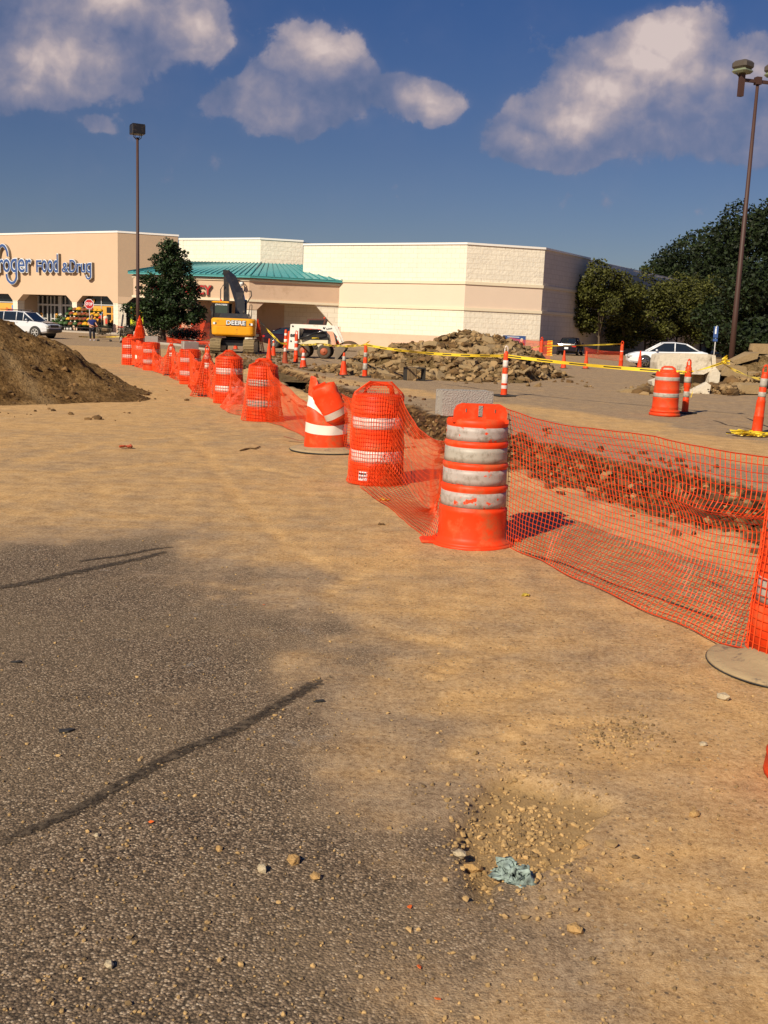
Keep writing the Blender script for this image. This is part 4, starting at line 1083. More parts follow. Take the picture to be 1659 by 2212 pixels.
# corner column with its two brackets, end brackets
mb = MB(); cc = [gl_(LL - .55, .004, 0)[:2], gl_(LL, .004, 0)[:2], gr(.70, .004, 0)[:2], gr(.70, .55, 0)[:2], gl_(LL - .55, .75, 0)[:2]]
mb.prism(cc, .0, 2.74); mb.build('column', cream2, store)
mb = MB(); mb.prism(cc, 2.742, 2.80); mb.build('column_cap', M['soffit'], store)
mb = MB(); mb.prism(cc, 2.80, 3.5)
mb.rings([[gl_(LL - .55, b, 2.8), gl_(LL - .55, b, 3.5), gl_(LL - 1.15, b, 3.5)] for b in (.5, .01)])
mb.build('bracket', M['stucco'], store)
mb = MB(); mb.rings([[gr(.70, b, 2.8), gr(.70, b, 3.5), gr(1.42, b, 3.5)] for b in (.01, .5)])
mb.build('bracket', M['stucco_dark'], store)
mb = MB(); mb.rings([[gr(LR - .02, b, 3.5), gr(LR - 2.3, b, 3.5), gr(LR - .02, b, 1.2)] for b in (.02, .35)]); mb.build('bracket', cream, store)
# back wall beneath the canopy
mb = MB(); quad_wall(mb, (-21.5, 101.2), (-8.1, 96.4), -.2, 3.6, .3); mb.build('porch_wall', M['stucco_dark'], store)
mb = MB(); quad_wall(mb, (-24.5, 98.5), (-13.5, 95.3), -.2, .95, .25); mb.build('low_wall', M['pinkbase'], store)
# hipped standing seam roof
e0, e1, e2 = CL + UL * -.35 - NL * .35, CC + (UL - NL).normalized() * .0 + Vector((.12, -.42, 0)), CR + UR * .1 - NR * .35
ZE = 5.66
E0, E1, E2 = [Vector((p.x, p.y, ZE)) for p in (e0, e1, e2)]
Tl, Tm, Tr = Vector((-20.2, 103.4, 7.25)), Vector((-12.40, 99.55, 7.22)), Vector((-8.35, 99.7, 7.18)); Tw = Vector((-7.6, 95.75, 6.4))
E3 = Vector((CBl.x, CBl.y, ZE))


def slope(quad, n, m_):
    mb = MB(); a, b, c, d = quad       # a-b eave, d-c top
    nr = (b - a).cross(d - a).normalized(); dn = Vector((0, 0, -.10))
    mb.rings([[a, b, c, d], [p + dn for p in (a, b, c, d)]][::-1])
    for i in range(n + 1):
        t = i / n; p, q = a.lerp(b, t), d.lerp(c, t); s_ = (b - a).normalized() * .025
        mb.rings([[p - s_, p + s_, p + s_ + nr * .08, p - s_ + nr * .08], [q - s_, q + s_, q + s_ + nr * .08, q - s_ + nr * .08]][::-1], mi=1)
    return mb


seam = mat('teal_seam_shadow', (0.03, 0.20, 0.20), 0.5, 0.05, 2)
slope((E0, E1, Tm, Tl), 22, 0).build('canopy_roof', [M['teal'], seam], store)
slope((E1, E2, Tr, Tm), 12, 0).build('canopy_roof', [M['teal'], seam], store)
slope((E3, E0, Tl, Tl + Vector((-.3, .5, 0))), 8, 0).build('canopy_roof', [M['teal'], seam], store)
mb = MB(); mb.tube([E1 + Vector((0, 0, .05)), Tm + Vector((0, 0, .06))], .08, 6); mb.build('roof_ridge', M['teal'], store)
mb = MB()
for a, b in ((E0, E1), (E1, E2)): mb.rings([[p + Vector((0, 0, z)) for p in (a, b, b + Vector((0, .2, 0)), a + Vector((0, .2, 0)))] for z in (-.2, -.02)])
mb.build('eave_board', M['teal'], store)
# red sign letters
ps = thing('pharmacy_sign', 'red raised letters reading PHARMACY above the canopy opening, half behind the tree', 'sign', gl_(0, 0, 0))
mb = MB(); mb2 = MB()
for off, dep, b, tgt in ((.05, .14, -.14, mb2), (.02, .04, -.235, mb)):
    vs, fs = text_mesh('PHARMACY', 1.0, dep / 2, off, 1.0); xs = [v[0] for v in vs]; x0, x1 = min(xs), max(xs)
    wd, ht = 5.4, .80
    tgt.add([Vector(gl_(LL - 3.3 - wd + (v[0] - x0) / (x1 - x0) * wd, b - v[2], 3.93 + v[1] / .73 * ht)) - CL for v in vs], fs)
mb.build('letter_face', M['signred'], ps); mb2.build('letter_return', M['signside'], ps)
# dome camera on its bracket
cam_ = thing('security_camera', 'white dome security camera on a curved arm at the canopy corner', 'camera', gl_(LL - .42, -.02, 5.0))
mb = MB(); mb.tube([(0, 0, -.05), (0, -.25, -.02), (-.05, -.42, .05), (-.18, -.50, .03)], .045, 8); mb.build('arm', M['coping'], cam_)
mb = MB(); mb.lathe([(.02, .12), (.14, .08), (.17, 0), (.17, -.1)], 16, (-.2, -.5, -.05)); mb.build('housing', M['coping'], cam_)
mb = MB(); mb.lathe([(.155, -.1), (.13, -.19), (.06, -.25), (.005, -.26)], 16, (-.2, -.5, -.05)); mb.build('dome', M['frame'], cam_)


# ------------------------------------------------------------------ lamp posts
p = gp(298, 742)
lp = thing('lamp_post', 'tall slim brown lamp post with a single square black box lamp on top', 'lamp post', p)
mb = MB(); mb.lathe([(.13, 0), (.12, 3), (.085, 13.2)], 12); mb.build('pole', M['pole'], lp)
mb = MB(); mb.lathe([(.30, -.1), (.30, .75), (.27, .8)], 20); mb.build('concrete_base', M['curb'], lp)
H0 = 13.25
mb = MB()
for a in range(4):
    q = R(45 + 90 * a); mb.tube([(0, 0, H0 - .25), (.28 * math.cos(q), .28 * math.sin(q), H0 - .05), (.30 * math.cos(q), .30 * math.sin(q), H0 + .12)], .025, 6)
mb.build('bracket', M['black_paint'], lp)
mb = MB(); mb.rbox((0, 0, H0 + .42), (.84, .84, .58), .03, R(28)); mb.box((0, 0, H0 + .73), (.80, .80, .04), R(28)); mb.build('lamp_head', M['black_paint'], lp)

p = at_depth(1578, 790, 46); p.z = 0
top = at_depth(1641, 178, 46); HH = top.z
lp2 = thing('lamp_post', 'dark brown lamp post with twin square grey lamp heads beside the dark trees', 'lamp post', p)
mb = MB(); mb.lathe([(.125, 0), (.115, 3), (.065, HH)], 12); mb.build('pole', M['pole'], lp2)
mb = MB(); mb.lathe([(.3, -.1), (.3, .3)], 16); mb.build('concrete_base', M['curb'], lp2)
ax = Vector((math.cos(R(14)), math.sin(R(14)), 0))
mb = MB(); mb.box((0, 0, HH + .05), (.24, .24, .30), R(14)); mb.box((0, 0, HH + .03), (1.7, .12, .12), R(14)); mb.build('crossarm', M['pole'], lp2)
for s_ in (-1, 1):
    c = ax * s_ * .76
    mb = MB(); mb.box((c.x, c.y, HH - .15), (.20, .2, .95), R(14)); arm = mb.build('upright', M['pole'], lp2)
    mb = MB()
    mb.rbox((c.x, c.y, HH + .60), (.70, .70, .34), .09, R(38)); mb.build('lamp_head', M['lampgrey'], lp2)
    mb = MB(); mb.rbox((c.x, c.y, HH + .36), (.68, .68, .18), .08, R(38)); mb.build('lens', M['lampglass'], lp2)
    mb = MB(); mb.tube([(c.x - .3, c.y - .1, HH + .28), (c.x - .12, c.y, HH + .16), (c.x, c.y, HH + .2)], .03, 6); mb.build('hinge_arm', M['black_paint'], lp2)


# ------------------------------------------------------------------ trees and shrubs
def leaf_mesh(blobs, n, size, seed, shell=.55, flat=False):
    """leaf sized faces spread through a crown made of uneven clumps"""
    g_ = np.random.default_rng(seed)
    B = np.array(blobs, float)                       # x y z rx ry rz
    vol = (B[:, 3] * B[:, 4] * B[:, 5]) ** (2 / 3); k = g_.choice(len(B), n, p=vol / vol.sum())
    d = g_.normal(size=(n, 3)); d /= np.linalg.norm(d, axis=1, keepdims=True)
    r_ = shell + (1.06 - shell) * g_.random(n) ** .6
    # sub-clumps: push leaves toward twig ends
    cen = B[k, :3] + d * r_[:, None] * B[k, 3:6]
    cl = g_.normal(size=(n // 14 + 1, 3)); tw = g_.integers(0, len(cl), n)
    cen = cen + g_.normal(size=(n, 3)) * size * .6
    s = size * (.6 + .8 * g_.random(n))
    a = g_.normal(size=(n, 3)); a[:, 2] *= .55; a /= np.linalg.norm(a, axis=1, keepdims=True)
    b = np.cross(a, g_.normal(size=(n, 3)) + d * .8); b /= np.linalg.norm(b, axis=1, keepdims=True)
    a, b = a * s[:, None], b * s[:, None] * .62
    c_ = np.cross(a, b) / s[:, None] * .5
    co = np.stack([cen - a, cen + b * .9 + c_, cen + a, cen - b * .9 + c_], 1).reshape(-1, 3)
    return co


def build_leaves(name, co, m_, parent):
    n = len(co) // 4; me = bpy.data.meshes.new(name)
    me.vertices.add(len(co)); me.vertices.foreach_set('co', co.astype(np.float32).ravel())
    me.loops.add(len(co)); me.loops.foreach_set('vertex_index', np.arange(len(co), dtype=np.int32))
    me.polygons.add(n); me.polygons.foreach_set('loop_start', np.arange(0, len(co), 4, dtype=np.int32)); me.polygons.foreach_set('loop_total', np.full(n, 4, dtype=np.int32))
    me.materials.append(m_); me.update(calc_edges=True)
    o = bpy.data.objects.new(name, me); C.objects.link(o); o.parent = parent
    return o


def tree(name, label, loc, h, crown, n, leaf, m_, seed, trunk_h, tr=.12, nclump=26, group=None, clump=.24, limbs=6):
    """crown = (cz, rx, ry, rz) overall ellipsoid filled with uneven clumps"""
    rg = random.Random(seed); t = thing(name, label, 'tree', loc, 0, group)
    cz, rx, ry, rz = crown; bl = []
    for i in range(nclump):
        while True:
            q = Vector((rg.uniform(-1, 1), rg.uniform(-1, 1), rg.uniform(-1, 1)))
            if .25 < q.length < 1: break
        e = 1.0 if q.z < 0 else (1 - .35 * q.z)
        k = clump * rg.uniform(.65, 1.35)
        bl.append((q.x * rx * e, q.y * ry * e, cz + q.z * rz, rx * k * 1.15, ry * k * 1.15, rz * k))
    build_leaves('crown', leaf_mesh(bl, n, leaf, seed), m_, t)
    mb = MB(); mb.tube([(0, 0, -.1), (.02, 0, trunk_h * .5), (-.03, .02, trunk_h), (.02, 0, cz)], [tr * 1.25, tr, tr * .85, tr * .35], 10)
    for i in range(limbs):
        b = bl[rg.randrange(len(bl))]; z0 = trunk_h * rg.uniform(.75, 1.1)
        mb.tube([(0, 0, z0), (b[0] * .45, b[1] * .45, z0 + (b[2] - z0) * .55), (b[0], b[1], b[2])], [tr * .5, tr * .3, tr * .1], 6)
    mb.build('trunk', M['bark'], t)
    return t


# maple in front of the canopy: pyramid of clumps
loc = at_depth(353, 736, 78); loc.z = 0
t = thing('maple_tree', 'bushy dark green maple tree standing in front of the pharmacy canopy', 'tree', loc)
prof = [(1.55, 1.9), (2.1, 2.45), (2.8, 2.5), (3.6, 2.15), (4.4, 1.95), (5.2, 1.6), (6.0, 1.15), (6.6, .65)]
rg = random.Random(5); bl = []
for z, r_ in prof:
    k = max(4, int(r_ * 4.2))
    for i in range(k):
        a = 6.283 * (i + rg.uniform(-.4, .4)) / k; q = r_ * rg.uniform(.55, .95)
        bl.append((.12 + z * .085 + q * math.cos(a), q * math.sin(a), z + rg.uniform(-.35, .35), rg.uniform(.36, .68), rg.uniform(.36, .68), rg.uniform(.3, .52)))
    bl.append((.12 + z * .085, 0, z, r_ * .55, r_ * .55, .6))
bl += [(-2.5, -.2, 2.4, .6, .5, .4), (-2.0, 0, 1.8, .5, .5, .3), (2.6, 0, 1.8, .6, .5, .35), (2.7, .3, 2.3, .5, .5, .4), (.75, -.3, 7.0, .4, .4, .32), (.35, 0, 7.15, .36, .36, .36)]
build_leaves('crown', leaf_mesh(bl, 19000, .105, 3), M['leaf_deep'], t)
mb = MB(); mb.tube([(0, 0, -.1), (0, 0, 1), (.05, 0, 3), (0, 0, 6.4)], [.19, .15, .13, .03], 10)
for i in range(12):
    b = bl[rg.randrange(len(bl))]; mb.tube([(0, 0, max(1.3, b[2] - 1.4)), (b[0] * .5, b[1] * .5, b[2] - .4), b[:3]], [.06, .035, .015], 6)
mb.build('trunk', M['bark'], t)


def shrub(label, x, y, D, rx, rz, seed):
    p = at_depth(x, y, D); p.z = .0; t = thing('shrub', label, 'shrub', p, 0, None); bl = []
    rg = random.Random(seed)
    for i in range(16):
        a = rg.uniform(0, 6.28); q = rg.uniform(.2, .75)
        bl.append((q * rx * math.cos(a), q * rx * math.sin(a), rz * rg.uniform(.35, .75), rx * .4, rx * .4, rz * .36))
    build_leaves('crown', leaf_mesh(bl, 2600, .06, seed, .3), M['leaf_shrub'], t)
    mb = MB(); mb.tube([(0, 0, -.1), (0, 0, rz * .6)], .05, 6); mb.build('stem', M['bark'], t)


shrub('dark rounded shrub left of the maple trunk by the tall slim lamp post', 283, 735, 84, 1.0, 1.25, 1)
shrub('dark clipped shrub wrapped round the foot of the maple trunk', 348, 733, 84.5, 1.6, 1.35, 2)
shrub('dark oval shrub between the maple trunk and the yellow excavator', 404, 738, 82, 1.45, 1.1, 3)
shrub('small dark shrub at the pavement edge below the flower display', 222, 728, 98, 1.0, .9, 4)
# planting island with its kerb
mb = MB(); isl = [gp(x, y)[:2] for x, y in ((262, 741), (300, 741), (380, 748), (455, 757), (452, 744), (400, 733), (330, 727), (262, 729))]
mb.prism(isl, -.1, .12); o = mb.build('planting_bed', M['mulch']); tag(o, kind='structure')
mb = MB(); mb.tube([Vector((p[0], p[1], .07)) for p in isl], .12, 6, closed=True); o = mb.build('kerb', M['curb']); tag(o, kind='structure')

# honey locust row along the side wall
for k, (x, D, h, rx, n, lb) in enumerate([(1292, 97, 8.3, 2.9, 5200, 'leftmost olive green tree against the grey side wall'), (1392, 106, 8.2, 3.3, 5200, 'second olive green tree from the left along the grey side wall'), (1460, 112, 8.0, 3.0, 4600, 'olive green tree behind the white car roof'),
                                          (1512, 118, 8.8, 3.2, 4600, 'olive green tree behind the white car boot'), (1562, 126, 9.8, 3.4, 4600, 'olive green tree left of the twin lamp post'), (1345, 101, 7.0, 2.4, 3600, 'low olive tree between the first two along the side wall')]):
    b = at_depth(x, 760, D); b.z = 0
    tree('honey_locust_tree', lb, b, h, (h * .58, rx, rx, h * .40), int(n * 1.9), .14, M['leaf_olive'], 40 + k, h * .22, .10, 30, 'olive trees along the side wall', .27)
# dark wood beyond
for k, (x, D, top_, rx, n, lb) in enumerate([(1395, 150, 545, 5.0, 4200, 'lowest leftmost dark tree rising behind the side wall roofline'), (1458, 148, 515, 6.0, 5200, 'second dark tree from the left behind the side wall'), (1530, 140, 488, 6.2, 6000, 'broad dark tree with a pale lit top left of the twin lamp post'), (1592, 132, 445, 6.5, 6500, 'tall dark tree behind the twin lamp post'),
                                             (1655, 126, 432, 6.2, 6500, 'tallest dark tree at the right edge'), (1640, 100, 560, 5.5, 5200, 'dark leafy tree filling the right edge below the tall ones'), (1600, 108, 620, 4.4, 4200, 'low dark tree beside the foot of the twin lamp post'), (1700, 96, 520, 6.0, 4500, 'dark tree just leaving the right edge'), (1660, 84, 690, 4.0, 4200, 'dark bushy undergrowth tree at the right edge behind the rubble')]):
    b = at_depth(x, 760, D); t_ = at_depth(x, top_, D).z; b.z = 0
    tree('dark_tree', lb, b, t_, (t_ * .55, rx, rx, t_ * .46), int(n * 1.7), .25 if D > 110 else .19, M['leaf_dark'], 70 + k, t_ * .25, .25, 34, 'dark trees beyond the lot', .26)
# ------------------------------------------------------------------ traffic drums, posts, cones
def lathe_bands(prof, bands, n=40, dent=0.0, seed=0, tilt=None):
    """returns body MB and one MB per band; profile of (r, z)"""
    rg = random.Random(seed)

    def rad(z):
        for (r0, z0), (r1, z1) in zip(prof, prof[1:]):
            if z0 <= z <= z1: return r0 + (r1 - r0) * ((z - z0) / (z1 - z0) if z1 > z0 else 0)
        return prof[-1][0]
    body = MB(); body.lathe(prof, n)
    bl = []
    for z0, z1 in bands:
        mb = MB(); k = [(rad(z0 + (z1 - z0) * i / 3) + .0025, z0 + (z1 - z0) * i / 3) for i in range(4)]
        mb.lathe([(k[0][0] - .004, z0)] + k + [(k[-1][0] - .004, z1)], n, cap=False); bl.append(mb)
    return body, bl


def handle_plate(w_=.40, h=.125, z=.97, th=.045):
    """upright drum handle: rounded plate with three slots"""
    mb = MB(); out = []
    for i in range(9): a = math.pi * (1 - i / 16) ; out.append((-w_ / 2 + .05 + .05 * math.cos(a), h - .05 + .05 * math.sin(a)))
    for i in range(9): a = math.pi / 2 * (1 - i / 8); out.append((w_ / 2 - .05 + .05 * math.cos(a), h - .05 + .05 * math.sin(a)))
    # build from boxes round the slots, then a rounded rim
    xs = [-w_ / 2, -.118, -.106, -.020, .020, .106, .118, w_ / 2]
    for i in range(7):
        x0, x1 = xs[i], xs[i + 1]
        if i in (1, 5): segs = [(0, .05), (.080, h - .002)]
        elif i == 3: segs = [(0, .015), (.105, h)]
        else: segs = [(0, h)]
        for a, b in segs:
            if i in (0, 6) and b == h:
                p = [(x0, a), (x1, a), (x1, b)] + ([(x0 + .06, b), (x0 + .02, b - .02), (x0, b - .06)] if i == 0 else [])
                if i == 6: p = [(x0, a), (x1, a), (x1, b - .06), (x1 - .02, b - .02), (x1 - .06, b), (x0, b)]
            else: p = [(x0, a), (x1, a), (x1, b), (x0, b)]
            mb.rings([[(x, th / 2, z + zz) for x, zz in p], [(x, -th / 2, z + zz) for x, zz in p]])
    mb.box((0, 0, z - .01), (w_ + .02, th + .03, .03))
    return mb


def peeled_band():
    """old sheeting: scuffed grey white with the orange showing where it peeled"""
    global N, L
    m = mat('peeling_reflective_sheet', (.43, .37, .33), .5, .10, 7, dirt=(.21, .16, .12), dirt_amt=.32, dirt_scale=16)
    N = m.node_tree.nodes; L = m.node_tree.links; p = N['Principled BSDF']; old = p.inputs['Base Color'].links[0].from_socket
    tc = nd('ShaderNodeTexCoord'); n = nd('ShaderNodeTexNoise'); L.new(tc.outputs['Object'], n.inputs['Vector']); n.inputs['Scale'].default_value = 11; n.inputs['Detail'].default_value = 5; n.inputs['Roughness'].default_value = .6
    mr = nd('ShaderNodeMapRange'); L.new(n.outputs['Fac'], mr.inputs[0]); mr.inputs[1].default_value = .60; mr.inputs[2].default_value = .615
    L.new(mixc(mr.outputs[0], old, (.80, .06, .01)), p.inputs['Base Color'])
    return m


M['peeled'] = peeled_band()

# --- the clean four band drum in front
pA = on((.70, 8.07))
drA = thing('traffic_drum', 'orange drum with four worn grey bands and slotted handle, carrying a concrete block', 'traffic drum', pA, R(4))
prof = [(.30, 0), (.315, .012), (.30, .03), (.275, .045), (.268, .07), (.266, .262), (.270, .272), (.262, .288), (.256, .295), (.254, .425), (.262, .44), (.263, .462), (.252, .474), (.249, .475), (.247, .60), (.256, .614), (.257, .632), (.247, .645), (.244, .646), (.241, .768), (.250, .78), (.250, .80), (.240, .812), (.237, .813), (.235, .925), (.242, .94), (.240, .968), (.228, .982), (.05, .986)]
body, bl = lathe_bands(prof, [(.305, .42), (.48, .595), (.65, .765), (.816, .922)], 56)
body.build('body', M['orange'], drA)
for k, b in enumerate(bl): b.build('reflective_band', M['peeled'] if k != 2 else M['grey_band'], drA)
hp = handle_plate(.41, .12, .98); o = hp.build('handle', M['orange'], drA); o.location = (0, -.115, 0)
mb = MB(); mb.lathe([(.29, -.012), (.335, -.008), (.335, .010), (.29, .02)], 40); mb.rbox((-.33, -.02, .008), (.16, .2, .03), .02); mb.rbox((.33, .10, .008), (.16, .16, .03), .02); mb.build('base_flange', M['orange'], drA)


def cmu(label, loc, rot, tilt=0.0):
    """hollow concrete block: shell with end flanges and two cores"""
    t = MB(); lx, ly, lz = .40, .195, .195
    for y in (-ly / 2 + .017, ly / 2 - .017): t.box((0, y, 0), (lx, .034, lz))
    for x in (-lx / 2 + .03, 0, lx / 2 - .03): t.box((x, 0, 0), (.034, ly - .069, lz - .001))
    for x in (-lx / 2 + .006, lx / 2 - .006):
        for y in (-.078, .078): t.box((x * 1.01, y, 0), (.02, .036, lz - .003))
    o = t.build('concrete_block', M['block']); o.location = loc; o.rotation_euler = (tilt, 0, rot); return tag(o, label, 'concrete block', 'concrete blocks holding the drums down')


cmu('grey concrete block on its side on the clean four band drum', pA + Vector((-.105, .10, 1.088)), R(13), R(0))


# --- two band drums
PROF2 = [(.285, 0), (.292, .01), (.290, .05), (.284, .19), (.288, .20), (.280, .215), (.276, .38), (.282, .395), (.274, .41), (.270, .56), (.274, .58), (.268, .595), (.264, .75), (.270, .77), (.262, .785), (.258, .90), (.252, .935), (.235, .955), (.04, .965)]


def drum(name_label, loc, rotz=0, bands=((.243, .365), (.60, .72)), mats=('orange', 'white_band'), scale=1.0, group='netted drums along the trench', loops=True, base=False):
    t = thing('traffic_drum', name_label, 'traffic drum', loc, rotz, group, scale)
    body, bl = lathe_bands(PROF2, bands, 40); body.build('body', M[mats[0]], t)
    for b in bl: b.build('reflective_band', M[mats[1]], t)
    if loops:
        mb = MB()
        mb.tube([(-.15, 0, .95), (-.13, 0, 1.03), (-.08, 0, 1.065), (.08, 0, 1.065), (.13, 0, 1.03), (.15, 0, .95)], [.03, .026, .022, .022, .026, .03], 8); mb.build('handle', M[mats[0]], t)
    if base:
        mb = MB(); mb.lathe([(.30, .0), (.335, .015), (.34, .06), (.30, .085)], 36); mb.lathe([(.31, .085), (.325, .10), (.315, .13), (.29, .14)], 36); mb.build('base_ring', M['orange_dirty'], t)
    return t


def pos(x, y): return on(gp(x, y))


dB2 = drum('netted orange drum with two pale bands and a white label near its foot', pos(811, 1043), R(10))
# white information label low on its left side
rr = .287; lab = MB(); a0, a1 = R(232 - 10), R(252 - 10)
for z0, z1, mi in ((.055, .15, 0),):
    ring_ = lambda z, q: [((rr + q) * math.cos(a0 + (a1 - a0) * i / 6), (rr + q) * math.sin(a0 + (a1 - a0) * i / 6), z) for i in range(7)]
    lab.rings([ring_(z0, .004), ring_(z1, .002)], cap=False, closed=False)
for k in range(5):
    a = a0 + (a1 - a0) * (.12 + .17 * k); lab.box(((rr + .005) * math.cos(a), (rr + .005) * math.sin(a), .128 - .004 * (k % 2)), (.004, .013, .02), a, 1)
for k in range(3):
    a = a0 + (a1 - a0) * (.2 + .25 * k); lab.box(((rr + .006) * math.cos(a), (rr + .006) * math.sin(a), .088), (.004, .009, .03), a, 1)
lab.build('label_sticker', [M['signwhite'], M['black_ink']], dB2)

# --- the crushed drum on its round rubber base
pC = pos(706, 973)
cr = thing('crushed_drum', 'crumpled orange drum with clean white bands, its top folded over', 'traffic drum', pC, 0)


def crush_grid():
    n, rows = 64, []
    zs = np.linspace(0, 1, 44)
    for t in zs:
        row = []
        for i in range(n):
            a = 2 * math.pi * i / n; ca, sa = math.cos(a), math.sin(a)
            r_ = .285 - .025 * t
            x, y, z = r_ * ca * 1.02, r_ * sa * .92, .05 + .92 * t
            L_ = sstep(.35, -.9, np.array([ca]))[0]                     # 1 at the left, 0 at the right
            low = 1 - sstep(.30, .62, np.array([t]))[0]
            # right side sinks and is pulled back, left stays upright and pinched
            z2 = z - (1 - L_) * max(0, t - .38) * .55
            x2 = x + max(0, t - .45) * (.10 * L_ - .10 * (1 - L_)) - .02
            y2 = y * (1 - .55 * max(0, t - .55) * L_ * 2) + (1 - L_) * max(0, t - .4) * .25
            wob = .018 * math.sin(3 * a + 5 * t) * (1 - abs(2 * t - 1)) + .012 * math.sin(7 * a - 9 * t) * t
            x2 += wob * ca; y2 += wob * sa; z2 += .022 * math.sin(a * 2 + 1.2) * (t > .1) * min(1, t * 2)
            row.append((x2, y2, z2))
        rows.append(row)
    return rows


rows = crush_grid(); mb = MB(); n = len(rows[0])
mb.rings(rows, smooth=True)
for fi in range(len(mb.f)):
    k = fi // n / 43
    if .20 <= k <= .345 or .565 <= k <= .70: mb.m[fi] = 1
# folded upper piece leaning across the front
rot = Matrix.Rotation(R(-26), 3, 'Y') @ Matrix.Rotation(R(14), 3, 'X')
pr = [(.10, -.02), (.14, .0), (.162, .05), (.162, .065), (.165, .07), (.165, .16), (.171, .172), (.163, .185), (.162, .34), (.156, .38), (.164, .41), (.156, .50), (.10, .52)]
seg = MB(); seg.lathe(pr, 44)
vs = []
for x, y, z in seg.v:
    k = 1 - .25 * max(0, (z - .25) / .3); y2 = y * (.62 + .1 * math.sin(z * 9)) * k
    vs.append(Vector((x * (1 - .08 * math.sin(z * 11 + 1)) + .012 * math.sin(y * 30 + z * 14), y2 + .012 * math.sin(x * 22 + z * 9), z)))
vs = [rot @ p + Vector((.150, -.17, .43)) for p in vs]
o0 = len(mb.f); mb.add(vs, seg.f, 0, True)
for q in range(len(seg.f)):
    if 4 <= q // 44 <= 4: mb.m[o0 + q] = 1
mb.build('body', [M['orange'], M['bright_band']], cr)
mb = MB(); mb.rings([[rot @ Vector((x, y, z)) + Vector((.150, -.17, .43)) for x, y in ((-.12, -.02), (.06, -.02), (.06, .02), (-.12, .02))] for z in (.50, .55)]); mb.build('handle', M['orange'], cr)
bs = thing('rubber_base', 'round dusty rubber base ring lying under the crumpled drum', 'drum base', pC)
mb = MB(); mb.lathe([(.47, .0), (.50, .012), (.49, .03), (.44, .045), (.30, .055), (.22, .085), (.1, .09)], 56); mb.build('ring', M['dusty_rubber'], bs)
mb = MB(); mb.lathe([(.472, .004), (.505, .008), (.505, .018), (.475, .022)], 56, cap=False); mb.build('rim', M['rubber'], bs)
mb = MB(); mb.rings([[(-.62, .05 + q, .08), (-.42, .02 + q, .035), (-.3, .02 + q, .04)] for q in (0, .03, .06)], cap=False, closed=False); o = mb.build('strap', M['orange_old']); o.location = pos(706, 960); tag(o, 'thin rusty orange strap sticking out left of the crumpled drum', 'strap')

dB4 = drum('netted drum just left of the crumpled drum', pos(567, 908), .3, scale=.98, mats=('orange', 'grey_band'))
dB5 = drum('wide netted drum with pale bands, second to the left of the crumpled drum', pos(494, 871), .8)
dB7 = drum('netted drum carrying an upright concrete block, before the excavator', pos(410, 829), 1.2, scale=.95, loops=False)
dB9 = drum('netted drum with a concrete block on top, third from the far end', pos(327, 800), .4, scale=.95, loops=False)
dB11 = drum('last drum at the far left end of the netted row', pos(282, 788), .9, scale=1.0, mats=('orange', 'white_band'))
cmu('grey concrete block standing tilted on the drum before the excavator', dB7.location + Vector((0, 0, 1.01)), R(35), R(6))
cmu('grey concrete block lying on the third drum from the far end', dB9.location + Vector((.0, 0, 1.005)), R(12), 0)


def post(label, loc, h=1.05, r0=.085, r1=.055, bands=((.62, .74), (.82, .94)), bm='bright_band', mats='orange', loop=True, base='rubber', lean=0.0, group=None, sleeve=None, bsize=.40):
    """slim tube delineator on a flat rubber base with a loop on top"""
    t = thing('delineator_post', label, 'delineator post', loc, rnd.uniform(0, 1), group)
    pr = [(r0 * 1.12, .03), (r0 * 1.05, .06), (r0, .10), (r0 * .97, h * .28), (r0 * 1.0, h * .285), (r0 * .90, h * .30), (r0 * .84, h * .52), (r0 * .87, h * .53), (r1 * 1.15, h * .56), (r1 * 1.05, h * .9), (r1, h * .95), (r1 * .6, h)]
    body, bl = lathe_bands(pr, [(a * h, b * h) for a, b in bands], 20); b_ = body.build('body', M[mats], t)
    parts = [b_] + [q.build('reflective_band', M[bm], t) for q in bl]
    if loop:
        mb = MB(); w_ = r1 * .75
        mb.tube([(-w_, 0, h * .95), (-w_, 0, h * 1.05), (-w_ * .7, 0, h * 1.095), (0, 0, h * 1.115), (w_ * .7, 0, h * 1.095), (w_, 0, h * 1.05), (w_, 0, h * .95)], r1 * .28, 8)
        parts.append(mb.build('loop', M[mats if not sleeve else 'white_band'], t))
    for q in parts: q.rotation_euler = (0, lean, 0)
    mb = MB(); s_ = bsize / 2
    mb.rbox((0, 0, .02), (s_ * 2, s_ * 2, .045), .015); mb.build('base', M[base], t)
    return t


post('netted post tied with net between the two left wide drums', pos(447, 856), 1.0, group='netted posts in the row')
post('thin netted post left of the drum with the upright block', pos(370, 811), .92, .075, .05, group='netted posts in the row')
post('far netted post with two white bands and a bunched net tip', pos(302, 792), 1.45, .16, .11, bands=((.18, .27), (.40, .49)), bm='bright_band', group='netted posts in the row')

